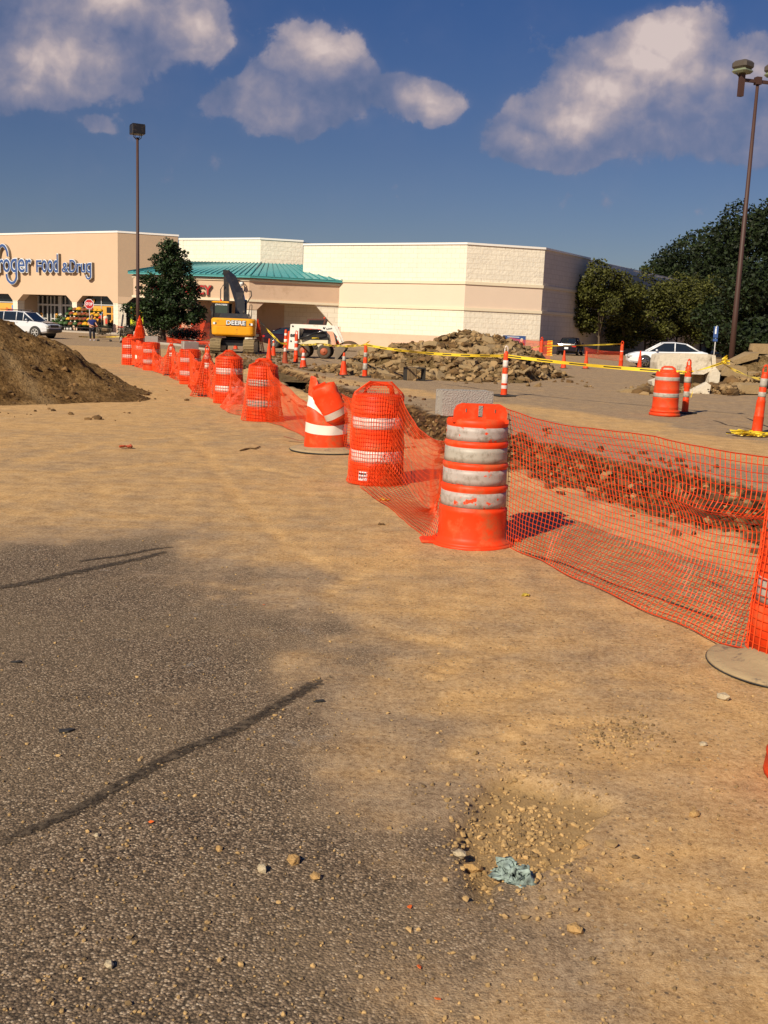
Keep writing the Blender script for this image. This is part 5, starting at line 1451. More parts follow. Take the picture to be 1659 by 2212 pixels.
# right hand side posts and drum
pR = post('bare orange post at the right edge with yellow tape bunched on its base', pos(1634, 937), 1.13, .095, .060, ((.60, .68), (.76, .90)), 'grey_band', lean=R(2.5))
p2 = post('orange post standing right behind the far lone drum, tape tied to it', pos(1479, 893), 1.10, .075, .07, ((.34, .46), (.64, .76)), 'grey_band')
dF = drum('lone dirty orange drum with two grey bands on the far lot', pos(1435, 898), R(-10), ((.41, .50), (.76, .85)), ('orange_dirty', 'grey_band'), 1.0, None, True, True)
mb = MB(); mb.box((0, 0, .985), (.34, .05, .04)); mb.build('handle_plate', M['orange_dirty'], dF)
pW = post('post with a dirty white sleeve and one orange ring, standing alone mid lot', pos(1088, 856), 1.18, .085, .062, ((.02, .50), (.64, .80)), 'white_band', sleeve=True, bsize=.5)
pP = post('orange and grey banded post in front of the rubble heap, tape tied on top', pos(788, 815), 1.12, .085, .055, ((.22, .42), (.60, .74)), 'grey_band', loop=False)
post('orange post at the right end of the rubble heap', pos(1167, 790), 1.35, .12, .085, ((.5, .51),), 'white_band', group='posts holding the far orange net')
post('orange post at the right end of the far tape, left of the white car', pos(1340.5, 793), 1.30, .12, .085, ((.66, .70),), 'white_band', group='posts holding the far orange net')
post('orange post with white bands standing before the white skid loader', pos(639, 784.5), 1.25, .10, .07, ((.44, .54), (.68, .76)), 'white_band')
# far posts by the store walls
for k, (x, y, D, h, lb) in enumerate([(671, 735, 84, 1.5, 'far orange post leftmost along the cream wall right of the skid loader'), (689, 735, 83, 1.6, 'far banded post left of the leaning black stake'), (700, 735, 83, 1.6, 'far banded post right of the leaning black stake'), (729, 735, 82, 1.6, 'far orange post wrapped in net at the rubble heap'), (617, 745, 72, 1.3, 'orange post behind the skid loader front'),
                                      (361 - 0 + 12, 742, 92, 1.75, 'far banded post just right of the maple trunk'), (389, 742, 91, 2.0, 'far banded post between two dark shrubs'), (414, 742, 90, 1.6, 'far orange post left of the excavator')]):
    q = at_depth(x, y, D); q.z = 0
    post(lb, q, h, .14, .09, ((.35, .5), (.68, .8)), 'bright_band', loop=False, bsize=.55, group='far posts along the store wall')


def cone(label, loc, h=.72, m_='orange', bands=1, rot=0.0, band='white_band'):
    t = thing('traffic_cone', label, 'traffic cone', loc, rot, 'traffic cones about the lot')
    pr = [(.145, .03), (.14, .045), (.125, .10), (.10, h * .38), (.055, h * .75), (.036, h * .93), (.028, h * .97), (.018, h * .975)]
    bn = {0: [], 1: [(h * .62, h * .82)], 2: [(h * .42, h * .52), (h * .62, h * .80)]}[bands]
    body, bl = lathe_bands(pr, bn, 24); body.build('body', M[m_], t)
    for q in bl: q.build('reflective_band', M[band], t)
    mb = MB(); mb.rbox((0, 0, .015), (.37, .37, .035), .02); mb.build('base', M['rubber'] if m_ != 'orange_old' else M['orange_old'], t)
    return t


cone('orange cone with a grey collar at the left foot of the rubble heap', pos(742, 811), .80, band='grey_band')
cone('orange cone with two pale collars in front of the skid loader rear wheel', pos(655, 795), .74, bands=2)
cone('old brown cone with one white collar between the orange cones', pos(615.5, 785), .80, 'orange_old')
cone('tall plain orange cone left of the old brown cone', pos(581, 778), 1.0, bands=0)
cone('orange cone just behind the tall plain cone by the dark car', pos(590.5, 771), .85, bands=1, band='grey_band')
cone('orange cone seen between the excavator tracks', pos(509, 755), .7, bands=0)
cone('left one of two plain cones before the dark navy car', pos(1217, 796), .92, bands=0)
cone('right one of two plain cones before the dark navy car', pos(1265, 797), .92, bands=0)
cone('plain orange cone before the white car front wheel', pos(1381, 794), .98, bands=0)

# drum stack at the right edge, wrapped in net, and the drum that just shows below it
pS = on((2.17, 5.27))
st = thing('traffic_drum', 'tall stepped orange drum wrapped in net at the right edge on a rubber base', 'traffic drum', pS, 0)
body, bl = lathe_bands([(.215, .05), (.215, .30), (.205, .315), (.20, .32), (.198, .47), (.196, .475), (.192, .52), (.188, .56), (.184, .80), (.18, .84), (.176, 1.08), (.05, 1.10)], [(.33, .46), (.70, .78)], 40)
body.build('body', M['orange'], st)
for b in bl: b.build('reflective_band', M['grey_band'], st)
bs = thing('rubber_base', 'large round dust covered rubber base under the netted drum at the right edge', 'drum base', on((2.155, 5.19)))
mb = MB(); mb.lathe([(.415, .0), (.43, .012), (.425, .022), (.38, .030), (.29, .038), (.23, .07), (.20, .085), (.1, .087)], 72); mb.build('ring', M['dusty_rubber'], bs)
mb = MB(); mb.lathe([(.425, .004), (.434, .006), (.434, .010), (.427, .012)], 72, cap=False); mb.build('rim', M['rubber'], bs)
pD = on((1.795, 3.78)); o = drum('bare orange drum cut by the right edge, nearest of all', pD, 0, ((.47, .60), (.72, .84)), ('orange', 'white_band'), .92, None)
o.scale = (.94, .94, .42)

# ------------------------------------------------------------------ orange netting
def net(name, label, S, nu, nv, r, m_='net', edge=1.6, group='orange safety netting'):
    """knotted plastic netting: strands along both directions of a surface S(i, j)"""
    mb_v, mb_f = [], []
    P = [[S(i / (nu - 1), j / (nv - 1)) for j in range(nv)] for i in range(nu)]

    def line(pts, rr):
        o = len(mb_v); n = len(pts)
        for k, p in enumerate(pts):
            t = (pts[min(k + 1, n - 1)] - pts[max(k - 1, 0)])
            if t.length < 1e-6: t = Vector((0, 0, 1))
            t.normalize(); x = t.cross(Vector((.31, .22, .93))).normalized(); y = t.cross(x)
            for q in range(3):
                a = 2.0944 * q; w_ = p + (x * math.cos(a) + y * math.sin(a)) * rr; mb_v.append((w_.x, w_.y, w_.z))
        for k in range(n - 1):
            for q in range(3): mb_f.append((o + k * 3 + q, o + k * 3 + (q + 1) % 3, o + k * 3 + 3 + (q + 1) % 3, o + k * 3 + 3 + q))
    for i in range(nu): line(P[i], r)
    for j in range(nv): line([P[i][j] for i in range(nu)], r * (edge if j in (0, nv - 1) else 1))
    me = bpy.data.meshes.new(name); me.from_pydata(mb_v, [], mb_f); me.materials.append(M[m_]); me.update()
    o = bpy.data.objects.new(name, me); C.objects.link(o); return tag(o, label, 'safety net', group)


def f1(x, s=0): return float(fbm(np.array([x]), np.array([s * 7.3 + .5]), 3, s)[0]) - .5
def f2(x, y, s=0): return float(fbm(np.array([x]), np.array([y]), 3, s)[0]) - .5


# main panel from the clean drum to the stepped drum at the right edge
T0_, T1_ = Vector((.90, 8.12, 1.085)), Vector((2.22, 5.10, 1.10))
B0_, B1_ = Vector((.98, 7.98, .012)), Vector((2.04, 5.08, .02))


def S_main(u, v):
    top = T0_.lerp(T1_, u); top.z -= .06 * math.sin(math.pi * u) + .02 * math.sin(9 * u)
    bot = B0_.lerp(B1_, u); bot += Vector((-.01, -.02, 0)) * math.sin(math.pi * u); bot.z += .06 * sstep(.82, 1, np.array([u]))[0]
    p = top.lerp(bot, v)
    out = Vector((.92, .39, 0))
    belly = math.sin(math.pi * min(1, v * 1.02)) ** 1.0
    p += out * (.22 * belly * math.sin(math.pi * min(1, u + .04)) * (1 - .25 * u))
    # sag: the lower half lies slack towards the ground
    p.z -= .10 * math.sin(math.pi * v) * math.sin(math.pi * u)
    # the fold running up to the right end
    fv = .30 - .02 * u; k = sstep(.30, .95, np.array([u]))[0]; g_ = math.exp(-((v - fv) / .07) ** 2)
    p += out * (-.10 * k * g_) + Vector((0, 0, .055 * k * math.tanh((v - fv) / .05) * math.exp(-((v - fv) / .16) ** 2)))
    p += out * (.05 * f2(u * 5, v * 3, 3) + .02 * math.sin(u * 22 + v * 4) * v)
    p.x += .03 * f2(u * 6, v * 4, 4); p.z = max(p.z + .02 * f2(u * 7, v * 2, 5) * (v < .95), .012)
    return p


net('safety_net', 'orange net panel stretched from the clean four band drum to the right edge', S_main, 78, 29, .0028)


# wrap round the stepped drum
def S_st(u, v):
    a = R(130 + 200 * u); z = 1.06 * (1 - v) + .07 * v
    r_ = np.interp(z, [0, .32, .47, .56, .8, 1.1], [.222, .212, .205, .196, .190, .182]) + .006
    return pS + Vector((r_ * math.cos(a), r_ * math.sin(a), z))


net('safety_net', 'orange net wrapped round the stepped drum at the right edge', S_st, 17, 24, .0030)


# net running from the crumpled drum and second drum to the clean drum, spread over the ground
def S_b(u, v):
    top = Vector((.10, 11.15, .99)).lerp(Vector((.58, 8.25, .80)), u); top.z -= .20 * math.sin(math.pi * u)
    g0 = Vector((-.26, 10.70, .012)).lerp(Vector((.40, 7.98, .012)), u); g0.x += .0 * math.sin(math.pi * u); mid = top.lerp(g0, .55); mid += Vector((.20, .1, -.30)) * math.sin(math.pi * min(1, u + .06))
    a, b = (top.lerp(mid, v / .55), 0) if v < .55 else (mid.lerp(g0, (v - .55) / .45), 1)
    a = a + Vector((.05, .02, 0)) * f2(u * 5, v * 4, 9); a.z = max(.012, a.z); return a


net('safety_net', 'slack orange net between the second drum and the clean four band drum', S_b, 58, 25, .0030)


def S_B2(u, v):
    c = dB2.location; a = R(150 + 240 * u)
    if v > .16:
        k = (v - .16) / .84; z = .97 * (1 - k) + .015 * k; r_ = float(np.interp(z, [0, .2, .95], [.298, .290, .268])) + .004
        if z < .12: r_ += (.12 - z) * .5 * (1 if u > .55 else .3)
        rip = .006 * math.sin(a * 9 + z * 20)
        return c + Vector(((r_ + rip) * math.cos(a), (r_ + rip) * math.sin(a), z + .05 * math.sin(a * 1.0 + .4) * k * (1 - k)))
    k = v / .16; e = c + Vector((.268 * math.cos(a), .268 * math.sin(a), .965)); tp = c + Vector((.02 + .12 * math.cos(a), .05 * math.sin(a), 1.09))
    return tp.lerp(e, k)


net('safety_net', 'orange net draped over the second drum like a hood', S_B2, 44, 28, .0027)


def wrap(label, c, r0, r1, h, peak, nu, nv, rr, seed, a0=120, a1=480, skirt=.0, low=.0):
    def S_(u, v):
        a = R(a0 + (a1 - a0) * u)
        if v < .18:
            k = v / .18; return c + Vector((0, 0, peak)).lerp(Vector((r1 * math.cos(a), r1 * math.sin(a), h)), k)
        k = (v - .18) / .82; r_ = r1 + (r0 - r1) * k + skirt * max(0, k - .7) ** 1.2 + .03 * f2(u * 6, v * 4, seed)
        return c + Vector((r_ * math.cos(a), r_ * math.sin(a), max(.012, h * (1 - k) + low * k + .04 * f2(u * 4, 3 * v, seed + 1))))
    return net('safety_net', label, S_, nu, nv, rr)


wrap('double orange net wound round the drum left of the crumpled drum', dB4.location, .345, .25, .94, 1.05, 40, 24, .0046, 11, skirt=.12)
wrap('orange net over the wide drum with pale bands, second left of the crumpled drum', dB5.location, .315, .28, .92, 1.10, 36, 22, .0042, 12)
wrap('orange net bunched round the thin post between two wide drums', pos(447, 856), .34, .10, .85, 1.05, 30, 20, .0050, 13, skirt=.14)
wrap('orange net round the drum carrying the upright concrete block', dB7.location, .315, .275, .90, .93, 34, 20, .0055, 14, low=.12)
wrap('orange net round the thin netted post at the middle of the row', pos(370, 811), .26, .09, .88, .95, 18, 18, .0060, 15)
wrap('orange net round the third drum from the far end', dB9.location, .315, .275, .90, .93, 30, 18, .0062, 16, low=.22)
wrap('orange net bunched over the far banded post', pos(302, 792), .22, .12, 1.35, 1.75, 18, 18, .012, 17, low=1.0)
wrap('orange net round the last drum of the row', dB11.location, .32, .28, .92, 1.05, 28, 18, .0062, 18)


def span(label, P0, P1, z0, z1, sag, bow, nu, nv, rr, seed, lay=.0):
    P0, P1 = Vector(P0), Vector(P1); d = (P1 - P0).normalized(); s_ = Vector((d.y, -d.x, 0))

    def S_(u, v):
        p = P0.lerp(P1, u); top = z0 + (z1 - z0) * u - sag * math.sin(math.pi * u)
        q = Vector((p.x, p.y, max(.012, top * (1 - v) + .012)))
        q += s_ * (bow * math.sin(math.pi * u) * v + lay * math.sin(math.pi * u) * max(0, v - .6) + .12 * f2(u * 4, v * 3, seed))
        q.z = max(.012, q.z + .05 * f2(u * 5, v * 2, seed + 3)); return q
    return net('safety_net', label, S_, nu, nv, rr)


v2_ = lambda d: (d.location.x, d.location.y, 0)
span('slack orange net from the crumpled drum back to the second drum', (pC.x + .1, pC.y + .15, 0), (dB2.location.x - .05, dB2.location.y + .2, 0), .80, .92, .10, -.3, 56, 22, .0034, 21)
span('sagging orange net between the crumpled drum and the drum left of it', v2_(dB4), (pC.x - .05, pC.y + .1, 0), .98, .50, .10, -.15, 70, 22, .0036, 22, .12)
span('sagging orange net between the two wide netted drums left of the crumpled one', v2_(dB5), v2_(dB4), .95, .9, .42, .32, 64, 22, .0036, 23, .15)
span('orange net hanging between the thin tied post and the wide drum', tuple(pos(447, 856)[:2]) + (0,), v2_(dB5), .85, .9, .2, .12, 40, 18, .0040, 24)
span('orange net hanging from the block carrying drum to the thin tied post', v2_(dB7), tuple(pos(447, 856)[:2]) + (0,), .9, .85, .2, .2, 60, 16, .0055, 25)
span('orange net between the middle thin post and the block carrying drum', tuple(pos(370, 811)[:2]) + (0,), v2_(dB7), .85, .9, .15, .2, 50, 16, .0055, 26)
span('deeply sagging orange net left of the middle thin post', v2_(dB9), tuple(pos(370, 811)[:2]) + (0,), .92, .8, .38, .1, 50, 16, .0060, 27)
span('orange net at the far end of the drum row', v2_(dB11), v2_(dB9), .9, .9, .1, .1, 50, 14, .0075, 28)
# far nets along store wall, planting island and dark car
def far_net(label, x0, y0, D0, x1, y1, D1, h, nu, nv, rr, seed):
    a, b = at_depth(x0, y0, D0), at_depth(x1, y1, D1); a.z = b.z = 0
    return span(label, a, b, h, h * .92, .12, .2, nu, nv, rr, seed)


far_net('orange net stretched in front of the low wall behind the maple', 356, 740, 92, 452, 748, 88.5, 1.65, 90, 18, .007, 31)
far_net('orange net hanging beside the left end of the excavator', 432, 746, 86, 458, 752, 80, 1.9, 34, 18, .007, 32)
far_net('orange net lying along the kerb of the planting bed', 360, 748, 71, 470, 756, 69, .45, 90, 8, .012, 33)
far_net('orange net along the cream wall behind the skid loader', 655, 745, 86, 735, 748, 84, 1.75, 90, 20, .005, 34)
far_net('orange net running from the rubble heap end to the dark navy car', 1100, 770, 76, 1187, 775, 70, 1.35, 70, 14, .009, 35)
far_net('orange net right of the dark navy car along the side wall', 1262, 775, 86, 1342, 780, 74, .75, 60, 10, .006, 36)
wrap('orange net bundle standing beside the right excavator track', Vector((at_depth(556, 765, 60).x, 60, 0)), .42, .12, 1.5, 1.9, 18, 18, .012, 37)


# ------------------------------------------------------------------ yellow tape
def tape(label, pts, sag, w_=.075, twist=0.0, seed=0):
    P = [Vector(p) for p in pts]; Q = []
    for a, b in zip(P, P[1:]):
        n = max(6, int((b - a).length / .25))
        for i in range(n):
            t = i / n; q = a.lerp(b, t); q.z -= sag * (b - a).length * 4 * t * (1 - t); Q.append(q)
    Q.append(P[-1]); mb = MB(); rows = []
    for i, p in enumerate(Q):
        d = (Q[min(i + 1, len(Q) - 1)] - Q[max(i - 1, 0)]).normalized(); s_ = Vector((d.y, -d.x, 0)).normalized()
        a = twist * math.sin(i * .37 + seed) + .5 * twist * math.sin(i * .11 + 2 * seed); u = Vector((0, 0, 1)) * math.cos(a) + s_ * math.sin(a)
        rows.append([p + u * w_ * k for k in (-.5, -.18, .18, .5)])
    mb.rings(rows, cap=False, closed=False)
    for f in range(len(mb.f)):
        if f % 3 == 1 and (f // 3) % 4 in (0, 1): mb.m[f] = 1
    return tag(mb.build('barrier_tape', [M['tape'], M['black_ink']]), label, 'tape', 'yellow barrier tapes')


hi = lambda t, z: t.location + Vector((0, 0, z))
pbt = Vector((at_depth(640, 745, 57).x, 57, 1.05)); pcar = Vector((at_depth(562, 725, 62).x, 62, 1.75))
tape('yellow tape running from the excavator past the skid loader', [pcar, at_depth(606, 741, 58), at_depth(640, 743, 55), ], .01, .10, .9, 1)
tape('yellow tape across the front of the skid loader to the banded post', [at_depth(640, 743, 55), at_depth(690, 742, 47), hi(pP, 1.08)], .006, .09, .8, 2)
tape('yellow tape crossing in front of the rubble heap to the white sleeved post', [hi(pP, 1.08), hi(pW, 1.06)], .012, .08, .5, 3)
tape('yellow tape from the white sleeved post to the post behind the lone drum', [hi(pW, 1.06), hi(p2, .93)], .008, .08, .35, 4)
tape('yellow tape sagging from the post behind the lone drum toward the right edge', [hi(p2, .93), at_depth(1560, 784, 23), hi(pR, 1.0)], .012, .05, 1.2, 5)
tape('yellow tape leaving the right edge post out of view', [hi(pR, 1.02), hi(pR, 1.05) + Vector((2.2, -.4, -.05))], .01, .05, .8, 6)
tape('far yellow tape between the heap end post and the white car post', [at_depth(1108, 752, 80), pos(1167, 790) + Vector((0, 0, 1.05)), pos(1340.5, 793) + Vector((0, 0, 1.3))], .004, .07, .7, 7)
tape('far yellow tape in front of the store entrance', [at_depth(170, 727, 80), at_depth(228, 728, 84), at_depth(258, 727, 84), at_depth(298, 724, 72)], .006, .09, .7, 8)
tape('yellow tape tail hanging from the banded post by the rubble heap', [hi(pP, 1.05) + Vector((.04, -.05, 0)), hi(pP, .62) + Vector((.14, -.05, 0)), hi(pP, .55) + Vector((.12, -.06, 0))], 0, .10, .5, 9)
tape('yellow tape tail hanging from the post behind the lone drum', [hi(p2, .93) + Vector((.09, -.05, 0)), hi(p2, .5) + Vector((.12, -.06, 0)), hi(p2, .38) + Vector((.09, -.06, 0))], 0, .05, .4, 10)
# knotted and bunched ends
def bunch(label, c, s, n, seed, m_='tape'):
    rg = random.Random(seed); mb = MB()
    for i in range(n):
        p = [Vector(c) + Vector((rg.gauss(0, s[0]), rg.gauss(0, s[1]), abs(rg.gauss(0, s[2])))) for _ in range(4)]
        rows = []
        for k in range(9):
            t = k / 8 * 3; j = min(int(t), 2); q = p[j].lerp(p[j + 1], t - j); a = rg.uniform(0, 6.28)
            rows.append([q + Vector((math.cos(a), math.sin(a), .6)) * .025, q, q - Vector((math.cos(a), math.sin(a), .6)) * .025])
        mb.rings(rows, cap=False, closed=False)
        for f in range(len(mb.f) - 16, len(mb.f)):
            if rg.random() < .14: mb.m[f] = 1
    return tag(mb.build('tape_bundle', [M[m_], M['black_ink']]), label, 'tape', 'knotted bundles of yellow tape')


bunch('yellow tape bundle lying round the foot of the right edge post', pos(1625, 942) + Vector((-.05, -.1, .03)), (.22, .08, .03), 16, 1)
bunch('yellow tape knot hanging in the tape before the broken slabs', at_depth(1564, 786, 23), (.05, .03, .07), 7, 2)
bunch('yellow tape knot tied on top of the banded post by the heap', hi(pP, 1.05), (.07, .05, .05), 6, 3)
bunch('yellow tape knot tied round the post behind the lone drum', hi(p2, .92), (.05, .05, .04), 5, 4)
# ------------------------------------------------------------------ plant and vehicles
def wheel(parent, x, y, r, w_, m_rim='frame', m_tyre='tyre', spokes=0, side=1, hub=.55):
    """road wheel: tyre with a rim inside; axle along y"""
    rot = Matrix.Rotation(R(90), 3, 'X')
    t = MB(); t.lathe([(r * hub, -w_ / 2 + .01), (r * .86, -w_ / 2), (r * .97, -w_ * .38), (r, -w_ * .2), (r, w_ * .2), (r * .97, w_ * .38), (r * .86, w_ / 2), (r * hub, w_ / 2 - .01)], 32, (x, y, r), rot, cap=False)
    ty = t.build('wheel', M[m_tyre], parent)
    q = MB(); s_ = side
    q.lathe([(r * .05, -w_ * .42), (r * hub * 1.02, -w_ * .42), (r * hub * 1.02, w_ * .42), (r * .05, w_ * .42)], 28, (x, y, r), rot)
    if spokes:
        for k in range(spokes):
            a = 6.283 * k / spokes; q.box((x + math.cos(a) * r * hub * .55, y - s_ * w_ * .47, r + math.sin(a) * r * hub * .55), (r * hub * .8, .03, r * .09), Matrix.Rotation(-a, 3, 'Y'), 1)
        q.lathe([(r * .14, -.02), (r * .12, .02)], 16, (x, y - s_ * w_ * .48, r), rot, 1)
        q.lathe([(r * hub * .94, -.02), (r * hub * 1.04, -.02), (r * hub * 1.04, .02), (r * hub * .94, .02)], 28, (x, y - s_ * w_ * .46, r), rot, 1, cap=False)
    else:
        q.lathe([(r * .22, -w_ * .5), (r * .18, w_ * .5)], 16, (x, y, r), rot, 1)
    q.build('rim', [M['rubber'] if spokes else M[m_rim], M[m_rim]], ty)
    return ty


# --- excavator seen from behind
pe = at_depth(508, 760, 57.8); pe.z = 0
ex = thing('excavator', 'yellow tracked excavator seen from behind with raised black boom', 'excavator', pe, R(1.5), None, .875)
for s_ in (-1, 1):
    X = s_ * 1.02; mb = MB(); out = []
    Ltk, ht = 3.6, .82
    for i in range(9): a = R(90 + 180 * i / 8); out.append((-Ltk / 2 + ht / 2 + ht / 2 * math.cos(a) , ht / 2 + ht / 2 * math.sin(a)))
    for i in range(9): a = R(-90 + 180 * i / 8); out.append((Ltk / 2 - ht / 2 + ht / 2 * math.cos(a), ht / 2 + ht / 2 * math.sin(a)))
    tr_ = MB(); inn = [(y * .93, (z - ht / 2) * .80 + ht / 2) for y, z in out]
    tr_.rings([[(X - .30, y, z) for y, z in out], [(X + .30, y, z) for y, z in out]], cap=False)
    tr_.rings([[(X - .26, y, z) for y, z in inn], [(X + .26, y, z) for y, z in inn]], mi=1)
    # shoes
    per = []
    for (a, b) in zip(out, out[1:] + out[:1]):
        n = max(1, int(math.dist(a, b) / .17))
        for k in range(n): t = (k + .5) / n; per.append((a[0] + (b[0] - a[0]) * t, a[1] + (b[1] - a[1]) * t, math.atan2(b[1] - a[1], b[0] - a[0])))
    for y, z, a in per: tr_.box((X, y, z), (.66, .145, .055), Matrix.Rotation(a, 3, 'X')); tr_.box((X, y - .0, z), (.62, .03, .12), Matrix.Rotation(a, 3, 'X'))
    tr_.build('track', [M['track'], M['black_paint']], ex)
mb = MB(); mb.box((0, 0, .62), (1.5, 1.6, .35)); mb.lathe([(.6, .78), (.6, .98)], 24); mb.build('undercarriage', M['black_paint'], ex)
# upper body: house platform, counterweight with rounded corners
mb = MB(); mb.rbox((0, .6, 1.10), (2.55, 3.2, .22), .05); mb.build('platform', M['black_paint'], ex)
cw = MB(); rs = []
for z, i in ((1.02, .18), (1.12, .02), (1.20, 0), (1.62, -.02), (1.66, .0), (1.67, -.03), (2.02, -.03), (2.10, .02), (2.13, .10)):
    w2, yb = 1.34 - i, -1.55 + i; r_ = .38
    pts = [(w2, -.55)]
    for k in range(7): a = R(0 - 90 * k / 6); pts.append((w2 - r_ + r_ * math.cos(a), yb + r_ + .18 + r_ * math.sin(a)))
    for k in range(7): a = R(-90 - 90 * k / 6); pts.append((-w2 + r_ + r_ * math.cos(a), yb + r_ + .18 + r_ * math.sin(a)))
    pts.append((-w2, -.55)); rs.append([(x, y, z) for x, y in pts[::-1]])
cw.rings(rs, smooth=False); cwo = cw.build('counterweight', M['yellow'], ex)
YB = -1.545 + .18
plate = MB(); add_text(plate, 'DEERE', .5, (-.42, YB - .032, 1.715), (1, 0, 0), (0, 0, 1), (0, -1, 0), .02, .048, mi=0, width=1.24, height=.30); plate.build('sign_backing', M['black_ink'], cwo)
mb = MB(); add_text(mb, 'DEERE', .5, (-.395, YB - .055, 1.735), (1, 0, 0), (0, 0, 1), (0, -1, 0), .02, .012, width=1.18, height=.255); mb.build('lettering', M['signwhite'], cwo)
for s_ in (-1, 1):
    mb = MB(); x = s_ * 1.04
    mb.box((x, YB - .005, 1.79), (.34, .05, .13), mi=0); mb.box((x - s_ * .20, YB - .008, 1.79), (.05, .05, .14), mi=2); mb.box((x + s_ * .0, YB - .03, 1.79), (.10, .02, .12), mi=1)
    mb.build('tail_lamp', [M['signwhite'], M['lampgrey'], M['red_light']], cwo)
mb = MB(); mb.rings([[(-.92, -1.05, 2.12), (.92, -1.05, 2.12), (.92, .9, 2.12), (-.92, .9, 2.12)], [(-.80, -.85, 2.42), (.78, -.85, 2.42), (.78, .9, 2.42), (-.80, .9, 2.42)]]); mb.build('engine_hood', M['black_paint'], ex)
mb = MB(); mb.tube([(.55, -.5, 2.40), (.55, -.5, 2.50), (.62, -.6, 2.58)], .045, 8); mb.build('exhaust', M['lampgrey'], ex)
mb = MB(); mb.tube([(.86, -.9, 2.12), (.98, -.9, 2.95), (1.04, -.85, 3.0), (1.10, -.8, 2.95), (1.06, -.75, 2.2), (.96, -.8, 2.14)], .025, 6); mb.build('grab_rail', M['black_paint'], ex)
# cab on the left
mb = MB(); mb.rbox((-.92, .75, 1.75), (.98, 1.7, 1.2), .05); mb.box((-1.36, -.06, 2.6), (.09, .09, .9)); mb.box((-.46, -.06, 2.6), (.09, .09, .9)); mb.box((-.91, -.06, 2.36), (.9, .09, .12)); mb.box((-.91, 1.5, 2.6), (.98, .09, .9)); mb.box((-1.37, .75, 2.6), (.06, 1.6, .9)); mb.build('cab', M['black_paint'], ex)
mb = MB(); mb.box((-.91, -.04, 2.68), (.82, .03, .68)); wd = mb.build('rear_window', M['greenglass'], ex)
mb = MB(); add_text(mb, 'JOHN DEERE', .2, (-1.28, -.08, 2.90), (1, 0, 0), (0, 0, 1), (0, -1, 0), .012, .004, width=.76, height=.095); mb.build('lettering', M['signwhite'], wd)
mb = MB(); mb.rbox((-.91, .72, 3.09), (1.04, 1.72, .12), .04); mb.box((-1.25, .0, 3.10), (.5, .06, .05)); mb.build('cab_roof', M['yellow'], ex)
mb = MB(); mb.lathe([(.06, 3.15), (.06, 3.24), (.03, 3.28)], 12, (-1.0, .5, 0)); mb.build('beacon', M['orange'], ex)
mb = MB(); mb.tube([(-1.42, .9, 2.9), (-1.66, 1.1, 2.95), (-1.66, 1.1, 2.8)], .02, 6); mb.rbox((-1.66, 1.08, 2.68), (.18, .05, .34), .04); mb.build('mirror', M['black_paint'], ex)
for x in (-1.46, -1.40):
    mb = MB(); mb.tube([(x, -.2, 1.1), (x, -.15, 3.0)], .02, 6); mb.build('grab_rail', M['black_paint'], ex)
# boom rising away, bent over at the top, with the stick beyond
boom = MB(); P = [(.26, 1.0, 2.1), (-.02, 2.0, 3.45), (-.62, 3.2, 4.6), (-1.16, 4.2, 5.1)]
rs = []
for (x, y, z), w_, h in zip(P, (.24, .25, .21, .15), (.5, .7, .5, .35)): rs.append([(x - w_, y - .1, z - h / 2), (x + w_, y - .1, z - h / 2), (x + w_, y + .1, z + h / 2), (x - w_, y + .1, z + h / 2)])
boom.rings(rs); bo = boom.build('boom', M['black_paint'], ex)
mb = MB(); mb.rings([[(-1.32, 4.1, 5.05), (-1.02, 4.1, 5.05), (-1.02, 4.45, 5.15), (-1.32, 4.45, 5.15)], [(-1.30, 4.0, 2.2), (-.92, 4.0, 2.2), (-.92, 4.5, 2.2), (-1.30, 4.5, 2.2)]][::-1]); mb.box((-1.16, 4.2, 5.1), (.40, .4, .3)); mb.build('stick', M['black_paint'], ex)
for x in (-.12, .46):
    mb = MB(); mb.tube([(x, 1.2, 2.1), (x - .1, 2.4, 3.3)], .085, 10); mb.tube([(x - .1, 2.2, 3.1), (x - .45, 3.0, 4.1)], .05, 8, mi=1); mb.build('hydraulic_ram', [M['black_paint'], M['chrome']], ex)
for k, pts in enumerate([[(.2, 1.9, 3.5), (.28, 2.3, 4.1), (.1, 2.8, 4.5), (-.3, 3.2, 4.6)], [(.5, 1.5, 3.1), (.78, 1.8, 3.6), (.72, 2.0, 3.9), (.5, 2.3, 3.9)], [(-1.3, 3.9, 4.3), (-1.48, 3.9, 4.0), (-1.48, 3.8, 3.0), (-1.34, 3.7, 2.7)]]):
    mb = MB(); mb.tube(pts, .035, 6); mb.build('hose', M['rubber'], ex)

# --- skid steer loader, side on, bucket to the right
ps_ = at_depth(657, 776, 54.2); ps_.z = 0
sk = thing('skid_loader', 'white skid steer loader with red wheel rims and a loaded bucket', 'skid loader', ps_, R(-2))
X = lambda c: (c - 330) * .00346         # local x from the enlarged photo
Zs = lambda c: (592 - c) * .00346
mb = MB()                                        # rear upright and hull
rear = [(130, 470), (150, 110), (270, 115), (275, 320), (300, 330), (700, 320), (700, 420), (560, 430), (540, 390), (240, 390), (215, 470)]
mb.rings([[(X(a), y, Zs(b)) for a, b in rear] for y in (.78, -.78)]); mb.build('body', M['cream_paint'], sk)
mb = MB(); pl = [(122, 465), (148, 112), (175, 105), (790, 105), (815, 150), (860, 240), (905, 345), (870, 350), (840, 270), (770, 190), (620, 190), (600, 165), (278, 160), (275, 318), (245, 360), (215, 470)]
for y0 in (-.90, .78):
    mb = MB(); mb.rings([[(X(a), y, Zs(b)) for a, b in pl] for y in (y0 + .12, y0)]); mb.build('lift_arm', M['white_paint'], sk)
